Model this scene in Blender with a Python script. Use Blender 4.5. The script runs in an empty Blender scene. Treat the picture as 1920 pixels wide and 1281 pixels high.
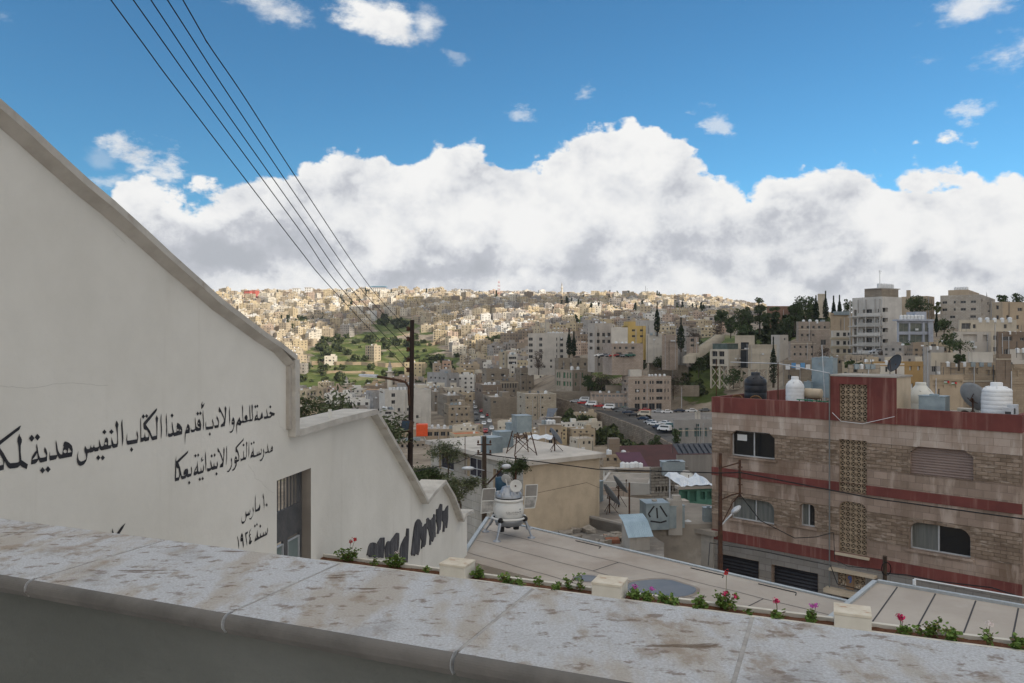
import bpy, math, random
from mathutils import Vector, Matrix, noise as mnoise
from mathutils.geometry import tessellate_polygon
R = math.radians
PI = math.pi
random.seed(7)
SC = bpy.context.scene
COL = SC.collection
F = 1450.0          # focal length in photograph pixels (width 1920)
HY = 640.5          # horizon row

# ------------------------------------------------------------------ geometry helpers
def at(px, py, Y):
    return Vector(((px - 960) / F * Y, Y, (HY - py) / F * Y))
def onz(px, py, z):
    return at(px, py, z * F / (HY - py))
def onplane(px, py, P, d):
    # vertical plane through P with horizontal direction d
    n = Vector((d[1], -d[0])); s = (px - 960) / F
    Y = (n.x * P[0] + n.y * P[1]) / (n.x * s + n.y)
    return at(px, py, Y)
def pxof(p):
    return (960 + F * p[0] / p[1], HY - F * p[2] / p[1])

class MB:
    def __init__(s): s.v = []; s.f = []; s.m = []; s.sm = []
    def add(s, vs, fs, mi=0, M=None, smooth=False):
        b = len(s.v)
        if M is not None: vs = [M @ Vector(v) for v in vs]
        s.v += [tuple(v) for v in vs]
        for f in fs:
            s.f.append([b + i for i in f]); s.m.append(mi); s.sm.append(smooth)
        return s
    def box(s, x0, y0, z0, x1, y1, z1, mi=0, M=None):
        vs = [(x0,y0,z0),(x1,y0,z0),(x1,y1,z0),(x0,y1,z0),(x0,y0,z1),(x1,y0,z1),(x1,y1,z1),(x0,y1,z1)]
        return s.add(vs, [(0,3,2,1),(4,5,6,7),(0,1,5,4),(1,2,6,5),(2,3,7,6),(3,0,4,7)], mi, M)
    def cbox(s, c, sx, sy, sz, mi=0, M=None):
        return s.box(c[0]-sx/2, c[1]-sy/2, c[2]-sz/2, c[0]+sx/2, c[1]+sy/2, c[2]+sz/2, mi, M)
    def quad(s, a, b, c, d, mi=0): return s.add([a,b,c,d], [(0,1,2,3)], mi)
    def lathe(s, prof, c=(0,0,0), n=20, mi=0, M=None, smooth=True, cap=True):
        vs = []; fs = []
        for r, z in prof:
            for k in range(n):
                a = 2*PI*k/n
                vs.append((c[0]+r*math.cos(a), c[1]+r*math.sin(a), c[2]+z))
        for i in range(len(prof)-1):
            for k in range(n):
                k2 = (k+1) % n
                fs.append((i*n+k, i*n+k2, (i+1)*n+k2, (i+1)*n+k))
        s.add(vs, fs, mi, M, smooth)
        if cap:
            s.add(vs[:n], [tuple(range(n))[::-1]], mi, M); s.add(vs[-n:], [tuple(range(n))], mi, M)
        return s
    def tube(s, pts, r, n=8, mi=0, closed=False, smooth=True, cap=True):
        pts = [Vector(p) for p in pts]; N = len(pts)
        if N < 2: return s
        rr = r if isinstance(r, (list, tuple)) else [r]*N
        vs = []; fs = []; up = None
        for i, p in enumerate(pts):
            if closed: t = pts[(i+1) % N] - pts[i-1]
            else: t = (pts[min(i+1, N-1)] - pts[max(i-1, 0)])
            if t.length < 1e-9: t = Vector((0,0,1))
            t.normalize()
            if up is None:
                up = Vector((0,0,1)) if abs(t.z) < .9 else Vector((1,0,0))
            a = t.cross(up)
            if a.length < 1e-4: a = t.cross(Vector((1,0,0)))
            a.normalize(); b = a.cross(t).normalized(); up = b
            for k in range(n):
                an = 2*PI*k/n
                vs.append(p + (a*math.cos(an) + b*math.sin(an)) * rr[i])
        for i in range(N if closed else N-1):
            j = (i+1) % N
            for k in range(n):
                k2 = (k+1) % n
                fs.append((i*n+k, j*n+k, j*n+k2, i*n+k2))
        s.add(vs, fs, mi, None, smooth)
        if cap and not closed:
            s.add(vs[:n], [tuple(range(n))], mi); s.add(vs[-n:], [tuple(range(n))[::-1]], mi)
        return s
    def poly(s, loops, T, mi=0):
        """fill polygon with holes; T maps (x,y)->3D"""
        L = [[Vector((p[0], p[1], 0)) for p in lp] for lp in loops]
        tris = tessellate_polygon(L)
        flat = [p for lp in loops for p in lp]
        return s.add([T(p[0], p[1]) for p in flat], [tuple(t) for t in tris], mi)
    def prism(s, pts, z0, z1, mi=0, M=None):
        n = len(pts)
        tr = tessellate_polygon([[Vector((p[0], p[1], 0)) for p in pts]])
        vs = [(p[0], p[1], z0) for p in pts] + [(p[0], p[1], z1) for p in pts]
        fs = [(i, (i+1) % n, n+(i+1) % n, n+i) for i in range(n)]
        fs += [tuple(n+i for i in t) for t in tr] + [tuple(t)[::-1] for t in tr]
        return s.add(vs, fs, mi, M)
    def sphere(s, c, r, n=12, mi=0, sc=(1,1,1), M=None):
        prof = [(r*math.sin(PI*i/(n//2+2)) if 0 < i < n//2+2 else r*.001, -r*math.cos(PI*i/(n//2+2))) for i in range(n//2+3)]
        vs = []; fs = []
        for rr, z in prof:
            for k in range(n):
                a = 2*PI*k/n
                vs.append((c[0]+rr*math.cos(a)*sc[0], c[1]+rr*math.sin(a)*sc[1], c[2]+z*sc[2]))
        for i in range(len(prof)-1):
            for k in range(n):
                k2 = (k+1) % n
                fs.append((i*n+k, i*n+k2, (i+1)*n+k2, (i+1)*n+k))
        return s.add(vs, fs, mi, M, True)
    def mesh(s, name, mats):
        me = bpy.data.meshes.new(name)
        me.from_pydata(s.v, [], s.f)
        if not isinstance(mats, (list, tuple)): mats = [mats]
        for m in mats: me.materials.append(m)
        if len(mats) > 1: me.polygons.foreach_set('material_index', s.m)
        me.polygons.foreach_set('use_smooth', s.sm)
        me.update()
        return me
    def build(s, name, mats, parent=None, bevel=0):
        o = bpy.data.objects.new(name, s.mesh(name, mats)); COL.objects.link(o)
        if parent: o.parent = parent
        if bevel:
            b = o.modifiers.new('b', 'BEVEL'); b.width = bevel; b.segments = 2; b.limit_method = 'ANGLE'
        return o

def tag(o, label, cat, group=None, kind=None):
    if label: o['label'] = label
    if cat: o['category'] = cat
    if group: o['group'] = group
    if kind: o['kind'] = kind
    return o
def struct(o, kind='structure', label=None):
    o['kind'] = kind
    if label: o['label'] = label
    return o
def thing(name, label, cat, loc=(0,0,0), rz=0, group=None):
    o = bpy.data.objects.new(name, None); COL.objects.link(o)
    o.location = loc; o.rotation_euler = (0,0,rz); o.empty_display_size = .2
    return tag(o, label, cat, group)
KIDS = {}
def dup(root, loc, rz=0, label=None, group=None, scale=None):
    r = root.copy(); COL.objects.link(r); r.location = loc; r.rotation_euler = (0,0,rz)
    if scale: r.scale = (scale,)*3 if not isinstance(scale, tuple) else scale
    if label: r['label'] = label
    if group: r['group'] = group
    if root not in KIDS: KIDS[root] = [(c, list(c.children)) for c in root.children]
    for ch, gs in KIDS[root]:
        c = ch.copy(); COL.objects.link(c); c.parent = r
        for g in gs:
            d = g.copy(); COL.objects.link(d); d.parent = c
    return r

# ------------------------------------------------------------------ materials
MATS = {}
def _n(nt, t, **kw):
    n = nt.nodes.new(t)
    for k, v in kw.items(): setattr(n, k, v)
    return n
def mat(name, c1, c2=None, scale=2.0, rough=.85, metal=0, bump=0, bscale=None, stretch=(1,1,1), stains=(), brick=None, detail=6, spec=.3, contrast=(.3,.7), alpha=None, trans=0):
    if name in MATS: return MATS[name]
    m = bpy.data.materials.new(name); m.use_nodes = True; MATS[name] = m
    nt = m.node_tree; L = nt.links
    bs = nt.nodes['Principled BSDF']
    bs.inputs['Roughness'].default_value = rough; bs.inputs['Metallic'].default_value = metal
    bs.inputs['Specular IOR Level'].default_value = spec
    if c2 is None and not stains and not brick and not bump:
        bs.inputs['Base Color'].default_value = (*c1, 1); return m
    tc = _n(nt, 'ShaderNodeTexCoord')
    def noise(sc, st, det=detail, seed=0.0):
        mp = _n(nt, 'ShaderNodeMapping'); L.new(tc.outputs['Object'], mp.inputs[0])
        mp.inputs['Scale'].default_value = st; mp.inputs['Location'].default_value = (seed, seed*.7, seed*1.3)
        nz = _n(nt, 'ShaderNodeTexNoise'); nz.inputs['Scale'].default_value = sc; nz.inputs['Detail'].default_value = det
        nz.inputs['Roughness'].default_value = .6
        L.new(mp.outputs[0], nz.inputs['Vector']); return nz
    def rng(sock, lo, hi):
        r = _n(nt, 'ShaderNodeMapRange'); r.interpolation_type = 'SMOOTHSTEP'
        r.inputs['From Min'].default_value = lo; r.inputs['From Max'].default_value = hi
        L.new(sock, r.inputs[0]); return r.outputs[0]
    def mix(fac, a, b, mode='MIX'):
        x = _n(nt, 'ShaderNodeMix'); x.data_type = 'RGBA'; x.blend_type = mode
        if isinstance(fac, float): x.inputs[0].default_value = fac
        else: L.new(fac, x.inputs[0])
        for i, c in ((6, a), (7, b)):
            if isinstance(c, tuple): x.inputs[i].default_value = (*c, 1)
            else: L.new(c, x.inputs[i])
        return x.outputs[2]
    def mul(a, k):
        x = _n(nt, 'ShaderNodeMath', operation='MULTIPLY'); L.new(a, x.inputs[0]); x.inputs[1].default_value = k; return x.outputs[0]
    c2 = c2 or c1
    nz = noise(scale, stretch)
    col = mix(rng(nz.outputs[0], *contrast), c1, c2)
    bumpsrc = None
    if brick:
        bw, bh, mort, mcol, var = brick
        sp = _n(nt, 'ShaderNodeSeparateXYZ'); L.new(tc.outputs['Object'], sp.inputs[0])
        ad = _n(nt, 'ShaderNodeMath', operation='ADD'); L.new(sp.outputs[0], ad.inputs[0]); L.new(sp.outputs[1], ad.inputs[1])
        cb = _n(nt, 'ShaderNodeCombineXYZ'); L.new(ad.outputs[0], cb.inputs[0]); L.new(sp.outputs[2], cb.inputs[1])
        bk = _n(nt, 'ShaderNodeTexBrick'); L.new(cb.outputs[0], bk.inputs['Vector'])
        bk.inputs['Scale'].default_value = 1; bk.inputs['Brick Width'].default_value = bw; bk.inputs['Row Height'].default_value = bh
        bk.inputs['Mortar Size'].default_value = mort; bk.inputs['Mortar Smooth'].default_value = .2
        bk.inputs['Color1'].default_value = (1,1,1,1); v = 1-var; bk.inputs['Color2'].default_value = (v, v*.98, v*.95, 1)
        bk.inputs['Mortar'].default_value = (1,1,1,1); bk.offset = .5
        col = mix(1.0, col, bk.outputs[0], 'MULTIPLY')
        col = mix(bk.outputs['Fac'], col, mcol)
        inv = _n(nt, 'ShaderNodeMath', operation='SUBTRACT'); inv.inputs[0].default_value = 1; L.new(bk.outputs['Fac'], inv.inputs[1])
        bumpsrc = inv.outputs[0]
    for i, (sc_, ssc, sst, lo, hi, amt) in enumerate(stains):
        f = mul(rng(noise(ssc, sst, 7, 11.3*(i+1)).outputs[0], lo, hi), amt)
        col = mix(f, col, sc_)
    L.new(col, bs.inputs['Base Color'])
    if bump or bumpsrc:
        b = _n(nt, 'ShaderNodeBump'); b.inputs['Strength'].default_value = 1.0
        b.inputs['Distance'].default_value = max(bump, .004)
        nb = noise(bscale or scale*4, (1,1,1) if bscale else stretch, 5, 3.1)
        if bumpsrc:
            x = _n(nt, 'ShaderNodeMath', operation='ADD'); L.new(bumpsrc, x.inputs[0]); L.new(nb.outputs[0], x.inputs[1]); L.new(x.outputs[0], b.inputs['Height'])
        else: L.new(nb.outputs[0], b.inputs['Height'])
        L.new(b.outputs[0], bs.inputs['Normal'])
    return m

plaster_w = mat('white_plaster', (.665,.65,.605), (.585,.57,.525), .7, .9, bump=.006, bscale=10, stains=[((.36,.33,.28), 1.6, (2.2,2.2,.16), .56, .85, .42), ((.42,.38,.31), .5, (1,1,1.6), .6, .8, .28)])
plaster_cap = mat('aged_coping', (.50,.48,.44), (.38,.36,.33), 3, .9, bump=.012, bscale=18, stains=[((.26,.20,.15), 5, (1,1,1), .55, .75, .6)])
stone_cap = None
paint_black = mat('black_paint', (.016,.017,.022), (.03,.03,.036), 9, .6)
mural_grey = mat('charcoal_relief', (.035,.036,.042), (.10,.10,.11), 5, .8, stretch=(2.5,2.5,.5), bump=.02, bscale=14)
metal_dark = mat('dark_gate_paint', (.055,.06,.065), (.09,.09,.095), 6, .5, bump=.002)
glass_green = mat('frosted_gate_glass', (.13,.17,.17), (.18,.22,.22), 3, .35, spec=.5)
glass_dark = mat('dark_window_glass', (.012,.014,.017), None, rough=.08, spec=.6)
glass_mid = mat('window_pane_far', (.03,.034,.04), (.06,.06,.065), .9, rough=.25, spec=.5)
pale_metal = mat('pale_metal', (.55,.57,.6), (.42,.44,.47), 6, .45, metal=.4)
galv = mat('galvanised_sheet', (.30,.36,.39), (.20,.25,.28), 1.5, .45, metal=.5, stains=[((.22,.15,.10), 2.2, (1,1,.6), .6, .8, .6)])
alum = mat('window_aluminium', (.50,.51,.52), (.42,.43,.44), 5, .5, metal=.3)
rust = mat('rusty_iron', (.10,.05,.03), (.05,.03,.025), 8, .8, metal=.2, bump=.002)
wood_pole = mat('weathered_pole_wood', (.035,.025,.02), (.07,.05,.035), 7, .9, stretch=(1,1,.15), bump=.004)
white_plastic = mat('white_plastic', (.72,.74,.76), (.62,.64,.66), 2.5, .5, stains=[((.40,.37,.31), 2, (1,1,.4), .6, .85, .5)])
black_plastic = mat('black_plastic', (.012,.014,.02), (.03,.033,.04), 3, .4)
roof_cream = mat('painted_roof_membrane', (.40,.365,.325), (.32,.285,.25), .6, .85, bump=.003, bscale=9, stains=[((.22,.17,.13), .35, (1,1,1), .50, .75, .7), ((.47,.45,.42), .9, (1,1,1), .6, .8, .5)])
roof_dirty = mat('dusty_rooftop', (.30,.27,.23), (.19,.17,.15), .5, .95, bump=.02, bscale=4, stains=[((.42,.39,.35), .8, (1,1,1), .55, .75, .6), ((.12,.11,.10), .6, (1,1,1), .62, .75, .6)])
conc = mat('stained_concrete', (.36,.34,.31), (.27,.255,.235), .8, .95, bump=.012, bscale=6, stains=[((.12,.11,.10), 1.2, (1.5,1.5,.25), .52, .8, .75), ((.30,.19,.10), .7, (2,2,.15), .58, .75, .6)])
blackline = mat('bitumen_seam', (.05,.05,.055), None, rough=.9)
cable = mat('black_cable', (.012,.012,.014), None, rough=.6)
dish_grey = mat('dish_grey', (.20,.22,.25), (.15,.165,.19), 3, .6)
dish_white = mat('dish_white', (.60,.60,.58), (.50,.50,.48), 3, .6, stains=[((.32,.22,.14), 4, (1,1,1), .6, .8, .6)])
soil = mat('planter_soil', (.085,.035,.018), (.14,.065,.035), 14, .98, bump=.02, bscale=25)
lime_a = mat('limestone_blocks', (.44,.385,.33), (.35,.30,.25), .7, .9, bump=.006, brick=(.62,.31,.012,(.22,.18,.15),.16), stains=[((.20,.155,.12), 1.1, (1.6,1.6,.22), .5, .8, .65)])
# ------------------------------------------------------------------ camera, sky, sun
cam = bpy.data.cameras.new('camera'); cam.sensor_width = 36; cam.lens = 36*F/1920; cam.clip_end = 20000; cam.clip_start = .05
camo = bpy.data.objects.new('camera', cam); COL.objects.link(camo); camo.location = (0,0,0); camo.rotation_euler = (R(90),0,0)
SC.camera = camo
SUN_EL, SUN_AZ = R(27), R(128)     # azimuth clockwise from +Y (the viewing direction); behind the viewer to the right
sdir = Vector((math.sin(SUN_AZ)*math.cos(SUN_EL), math.cos(SUN_AZ)*math.cos(SUN_EL), math.sin(SUN_EL)))
sl = bpy.data.lights.new('sun', 'SUN'); sl.energy = 5.0; sl.angle = R(.5); sl.color = (1,.91,.77)
so = bpy.data.objects.new('sun', sl); COL.objects.link(so); so.rotation_euler = (-sdir).to_track_quat('-Z','Y').to_euler()
w = bpy.data.worlds.new("World"); SC.world = w; w.use_nodes = True
nt = w.node_tree; L = nt.links; bg = nt.nodes['Background']; bg.inputs[1].default_value = .12
sky = _n(nt, 'ShaderNodeTexSky', sky_type='NISHITA'); sky.sun_disc = False; sky.sun_elevation = SUN_EL; sky.sun_rotation = -SUN_AZ
sky.air_density = 1.0; sky.dust_density = .6; sky.ozone_density = 2.5; sky.altitude = 900
tc = _n(nt, 'ShaderNodeTexCoord'); sp = _n(nt, 'ShaderNodeSeparateXYZ'); L.new(tc.outputs['Generated'], sp.inputs[0])
def mth(op, a, b=None, c=None):
    x = _n(nt, 'ShaderNodeMath', operation=op)
    for i, q in enumerate((a, b, c)):
        if q is None: continue
        if isinstance(q, (int, float)): x.inputs[i].default_value = q
        else: L.new(q, x.inputs[i])
    return x.outputs[0]
X_, Y_, Z_ = sp.outputs
phi = mth('ARCTAN2', X_, Y_)
hor = mth('SQRT', mth('ADD', mth('MULTIPLY', X_, X_), mth('MULTIPLY', Y_, Y_)))
el = mth('DIVIDE', Z_, mth('MAXIMUM', hor, .02))
def pe(px, py):
    a = math.atan((px-960)/F); return a, (HY-py)/F*math.cos(a)
# cloud bank: its upper edge against azimuth
edge = [(-500,230),(-200,280),(0,345),(120,360),(180,345),(215,350),(240,285),(300,305),(350,308),(420,292),(520,292),(560,290),(600,275),(660,262),(700,262),(720,280),(760,262),(800,240),(860,232),(905,240),(950,272),(1000,262),(1040,240),(1080,228),(1100,200),(1140,184),(1200,208),(1250,228),(1300,262),(1362,292),(1378,335),(1420,318),(1500,282),(1600,284),(1660,276),(1700,262),(1750,262),(1800,256),(1850,244),(1900,248),(1950,270),(2200,200),(2600,260)]
fc = _n(nt, 'ShaderNodeFloatCurve'); cv = fc.mapping.curves[0]
pts = [(0.0,.30)] + [((pe(*p)[0]+PI)/(2*PI), pe(*p)[1]/.5) for p in edge] + [(.66,.5),(.78,.35),(.9,.55),(1.0,.30)]
cv.points[0].location = pts[0]; cv.points[1].location = pts[-1]
for p in pts[1:-1]: cv.points.new(*p)
for p in cv.points: p.handle_type = 'AUTO'
fc.mapping.update()
L.new(mth('ADD', mth('MULTIPLY', phi, 1/(2*PI)), .5), fc.inputs['Value'])
B = mth('MULTIPLY', fc.outputs[0], .5)
def wn(scale, st=(1,1,1.5), det=9, rough=.55, off=(0,0,0), lac=2.1):
    mp = _n(nt, 'ShaderNodeMapping'); mp.inputs['Scale'].default_value = st; mp.inputs['Location'].default_value = off
    L.new(tc.outputs['Generated'], mp.inputs[0])
    z = _n(nt, 'ShaderNodeTexNoise'); z.inputs['Scale'].default_value = scale; z.inputs['Detail'].default_value = det
    z.inputs['Roughness'].default_value = rough; z.inputs['Lacunarity'].default_value = lac
    L.new(mp.outputs[0], z.inputs['Vector']); return z.outputs[0]
def vor(scale, st=(1,1,1.4), off=(0,0,0)):
    mp = _n(nt, 'ShaderNodeMapping'); mp.inputs['Scale'].default_value = st; mp.inputs['Location'].default_value = off
    z0 = _n(nt, 'ShaderNodeTexNoise'); z0.inputs['Scale'].default_value = scale*1.3; z0.inputs['Detail'].default_value = 4
    L.new(tc.outputs['Generated'], z0.inputs['Vector'])
    va = _n(nt, 'ShaderNodeVectorMath', operation='MULTIPLY_ADD'); L.new(z0.outputs['Color'], va.inputs[0]); va.inputs[1].default_value = (.5/scale,)*3; L.new(tc.outputs['Generated'], va.inputs[2])
    L.new(va.outputs[0], mp.inputs[0])
    z = _n(nt, 'ShaderNodeTexVoronoi'); z.feature = 'F1'; z.inputs['Scale'].default_value = scale; z.inputs['Detail'].default_value = 2.0; z.inputs['Roughness'].default_value = .5
    z.inputs['Randomness'].default_value = 1
    L.new(mp.outputs[0], z.inputs['Vector']); return z.outputs['Distance']
def sstep(v, lo, hi, t0=0, t1=1):
    r = _n(nt, 'ShaderNodeMapRange'); r.interpolation_type = 'SMOOTHSTEP'
    for k, q in (('From Min', lo), ('From Max', hi), ('To Min', t0), ('To Max', t1)): r.inputs[k].default_value = q
    L.new(v, r.inputs[0]); return r.outputs[0]
nA = wn(9, det=6); nB = vor(11); nF = wn(34, det=4, rough=.6)
disp = mth('ADD', mth('MULTIPLY', mth('SUBTRACT', nA, .5), .10), mth('ADD', mth('MULTIPLY', mth('SUBTRACT', nB, .42), .050), mth('MULTIPLY', mth('SUBTRACT', nF, .5), .036)))
dep = mth('SUBTRACT', mth('SUBTRACT', B, el), disp)
soft = sstep(dep, -.001, .010)
# separate clouds above the bank
def blob(px, py, rx, ry, rot=0, amp=1.5, str_=1.0, lo=.0, hi=.9):
    a, e = pe(px, py); c, s_ = math.cos(rot), math.sin(rot)
    dx = mth('SUBTRACT', phi, a); dy = mth('SUBTRACT', el, e)
    x = mth('DIVIDE', mth('ADD', mth('MULTIPLY', dx, c), mth('MULTIPLY', dy, s_)), rx/F)
    y = mth('DIVIDE', mth('SUBTRACT', mth('MULTIPLY', dy, c), mth('MULTIPLY', dx, s_)), ry/F)
    d = mth('SQRT', mth('ADD', mth('MULTIPLY', x, x), mth('MULTIPLY', y, y)))
    v = mth('ADD', mth('SUBTRACT', 1, d), mth('MULTIPLY', mth('SUBTRACT', wispn, .5), amp*2))
    return mth('MULTIPLY', sstep(v, lo, hi), str_)
wispn = wn(16, (1,1,2.0), 6, .62, (3,1,2))
cl = [blob(520,22,75,34,-.1,1.3,.8), blob(705,38,120,52,-.28,1.0,1.0,.1,.7), blob(800,50,38,40,-.2,1.0,.85), blob(1830,8,100,34,0,1.3,.8), blob(1345,232,44,26,-.3,2.6,.6), blob(1838,204,50,26,.2,2.6,.6),
      blob(966,213,34,20,0,2.6,.5), blob(275,292,80,34,-.35,2.2,.8), blob(212,340,40,16,0,2.0,.55), blob(1095,180,24,20,0,2.6,.45), blob(850,100,30,16,-.4,2.4,.3), blob(190,300,30,26,-.4,1.3,.25),
      blob(-700,-300,400,160,.1,1.3,.9), blob(2500,-100,380,200,.1,1.3,.9)]
wis = cl[0]
for q in cl[1:]: wis = mth('MAXIMUM', wis, q)
# unseen broken cloud added overhead and behind the viewer for warmer, brighter ambient light
over = mth('MULTIPLY', sstep(mth('MAXIMUM', mth('MULTIPLY', Z_, 1.0), mth('MULTIPLY', Y_, -1.2)), .47, .60), sstep(wn(3.2, (1,1,1), 4, .55, (7,7,7)), .36, .52))
alpha = mth('MAXIMUM', soft, mth('MAXIMUM', wis, over))
# modelling of the cloud: billows, and the difference of density towards the sun
def soft_blob(px, py, rx, ry, amp):
    a, e = pe(px, py)
    x = mth('DIVIDE', mth('SUBTRACT', phi, a), rx/F); y = mth('DIVIDE', mth('SUBTRACT', elw, e), ry/F)
    d = mth('ADD', mth('MULTIPLY', x, x), mth('MULTIPLY', y, y))
    return mth('MULTIPLY', sstep(d, 0, 1, 1, 0), amp)
elw = mth('ADD', el, mth('MULTIPLY', mth('SUBTRACT', nA, .5), .16))
shade = None
for q in [(430,455,260,62,-.42), (620,500,330,48,-.34), (300,500,200,60,-.2), (640,370,160,70,-.20), (900,320,130,50,-.16), (820,440,120,40,-.18), (1000,500,260,45,-.2), (1150,400,150,60,-.12), (1400,420,160,60,-.16),
          (1480,505,360,40,-.22), (1620,360,220,40,-.14), (1250,330,120,40,-.14), (1800,520,260,45,-.22), (1780,460,90,40,-.2), (1560,460,90,40,-.2),
          (350,380,120,40,.2), (930,420,160,60,.25), (1160,260,150,70,.25), (860,265,120,40,.3), (1680,430,110,55,.26), (1840,400,120,60,.24), (1850,300,160,40,.2), (560,330,160,40,.12), (1480,330,160,34,.2), (720,470,60,20,.12)]:
    sb = soft_blob(*q); shade = sb if shade is None else mth('ADD', shade, sb)
rel = mth('SUBTRACT', wn(9, (1,1,1.15), 8, .58), wn(9, (1,1,1.15), 8, .58, off=(-.015,-.004,.040)))
bil = sstep(nB, .08, .60, 1, 0)
rimw = sstep(dep, .0, .06, 1, 0)
br = mth('ADD', mth('ADD', .92, mth('MULTIPLY', rel, 2.3)), mth('ADD', mth('MULTIPLY', rimw, .20), mth('MULTIPLY', mth('SUBTRACT', bil, .5), .62)))
br = mth('ADD', br, mth('MULTIPLY', shade, .8))
brc = sstep(br, -.2, 1.0)
cr = _n(nt, 'ShaderNodeValToRGB'); L.new(brc, cr.inputs[0])
els = cr.color_ramp.elements; els[0].position = 0; els[0].color = (.50,.525,.57,1); els[1].position = 1; els[1].color = (1.0,1.0,.99,1)
for p, c in ((.3,(.60,.62,.67,1)), (.6,(.82,.835,.86,1))):
    e = els.new(p); e.color = c
CLOUD_GAIN = 7.7
gain = _n(nt, 'ShaderNodeVectorMath', operation='SCALE'); L.new(cr.outputs[0], gain.inputs[0]); gain.inputs['Scale'].default_value = CLOUD_GAIN
tint = _n(nt, 'ShaderNodeMix', data_type='RGBA', blend_type='MULTIPLY'); tint.inputs[0].default_value = 1; L.new(sky.outputs[0], tint.inputs[6]); tint.inputs[7].default_value = (.54,1.0,1.14,1)
mx = _n(nt, 'ShaderNodeMix', data_type='RGBA'); L.new(alpha, mx.inputs[0]); L.new(tint.outputs[2], mx.inputs[6])
ovm = _n(nt, 'ShaderNodeMix', data_type='RGBA', blend_type='MULTIPLY'); L.new(over, ovm.inputs[0]); L.new(gain.outputs[0], ovm.inputs[6]); ovm.inputs[7].default_value = (1.56,1.46,1.33,1); L.new(ovm.outputs[2], mx.inputs[7])  # added overhead cloud is boosted and warmed to lift the shaded side
L.new(mx.outputs[2], bg.inputs[0])
w.cycles.sampling_method = 'MANUAL'; w.cycles.sample_map_resolution = 512
SC.view_settings.view_transform = 'Standard'; SC.view_settings.look = 'None'; SC.view_settings.exposure = 0; SC.view_settings.gamma = 1
SC.cycles.max_bounces = 5; SC.cycles.diffuse_bounces = 3; SC.cycles.glossy_bounces = 2; SC.cycles.transparent_max_bounces = 8
SC.cycles.use_adaptive_sampling = True; SC.cycles.adaptive_threshold = .02
# ================================================================== the inscribed wall on the left
WP = Vector((-4.2, 0)); WD = Vector((.1732, .9849)); WN = Vector((.9849, -.1732))   # plane point, direction, normal towards the viewer
def wall_uz(px, py):
    p = onplane(px, py, WP, WD); q = Vector((p.x, p.y)) - WP
    return (q.dot(WD), p.z)
def W3(u, z, off=0):
    return Vector((WP.x + WD.x*u + WN.x*off, WP.y + WD.y*u + WN.y*off, z))
pathA = [(0,204),(39,238),(79,275),(148,337),(196,376),(258,431),(308,477),(365,527),(402,560),(442,590),(483,621),(517,644),(546,667)]
pathB = [(546,806),(586,795),(621,785),(666,774),(697,767)]
pathC = [(697,767),(713.6,793),(735,830),(759,871),(777,903),(795,938)]
pathD = [(795,938),(809,920),(829,900)]
pathE = [(829,900),(846,928),(857,957),(863,973)]
pathF = [(863,973),(868,962),(879,957)]
def UZ(path): return [wall_uz(*p) for p in path]
A = UZ(pathA)
s0 = (A[1][1]-A[0][1])/(A[1][0]-A[0][0])
A = [(A[0][0]-9, A[0][1]-9*s0*1.0+.3), (A[0][0]-3, A[0][1]-3*s0)] + A
Bq, Cq, Dq, Eq, Fq = map(UZ, (pathB, pathC, pathD, pathE, pathF))
uB = Bq[0][0]
prof = A + [(uB, A[-1][1])] + Bq + Cq[1:] + Dq[1:] + Eq[1:] + Fq[1:]
prof = [(u, z - .03) for u, z in prof]
wallT = thing('inscribed_wall', 'tall white plastered wall with stepped sloping coping and painted Arabic writing', 'wall')
d0, dz = wall_uz(519, 906)[0], -1.575
d1 = wall_uz(583, 876)[0]
ZB = -5.6
wmb = MB()
out = [(prof[0][0], ZB)] + prof + [(prof[-1][0], ZB)]
hole = [(d0, -4.3), (d0, dz), (d1, dz), (d1, -4.3)]
def subdiv_fill(mb, loops, off, mi=0): mb.poly(loops, lambda u, z: W3(u, z, off), mi)
# split at the change of wall plane (second part stands 4 cm back)
ub = wall_uz(622, 900)[0]
def clip(poly, u0, keep_lt):
    r = []
    for i, p in enumerate(poly):
        q = poly[(i+1) % len(poly)]
        ip = (p[0] <= u0) == keep_lt or p[0] == u0; iq = (q[0] <= u0) == keep_lt or q[0] == u0
        if ip: r.append(p)
        if ip != iq and p[0] != q[0]:
            t = (u0-p[0])/(q[0]-p[0]); r.append((u0, p[1]+t*(q[1]-p[1])))
    return r
o1, o2_ = clip(out, ub, True), clip(out, ub, False)
T = .34
subdiv_fill(wmb, [o1, hole], 0); subdiv_fill(wmb, [o2_], -.045)
wmb.quad(W3(ub, ZB, 0), W3(ub, ZB, -.05), W3(ub, -.9, -.05), W3(ub, -.9, 0))
subdiv_fill(wmb, [out, hole], -T)
for a, b in zip(out, out[1:] + out[:1]):
    wmb.quad(W3(*a, -.045), W3(*b, -.045), W3(*b, -T), W3(*a, -T))
for a, b in zip(hole, hole[1:] + hole[:1]):
    wmb.quad(W3(*a, 0), W3(*b, 0), W3(*b, -T), W3(*a, -T), 1)
wmb.build('wall_body', [plaster_w, mat('bare_cement_reveal', (.24,.215,.19), (.19,.17,.15), 2, .95)], wallT)
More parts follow.
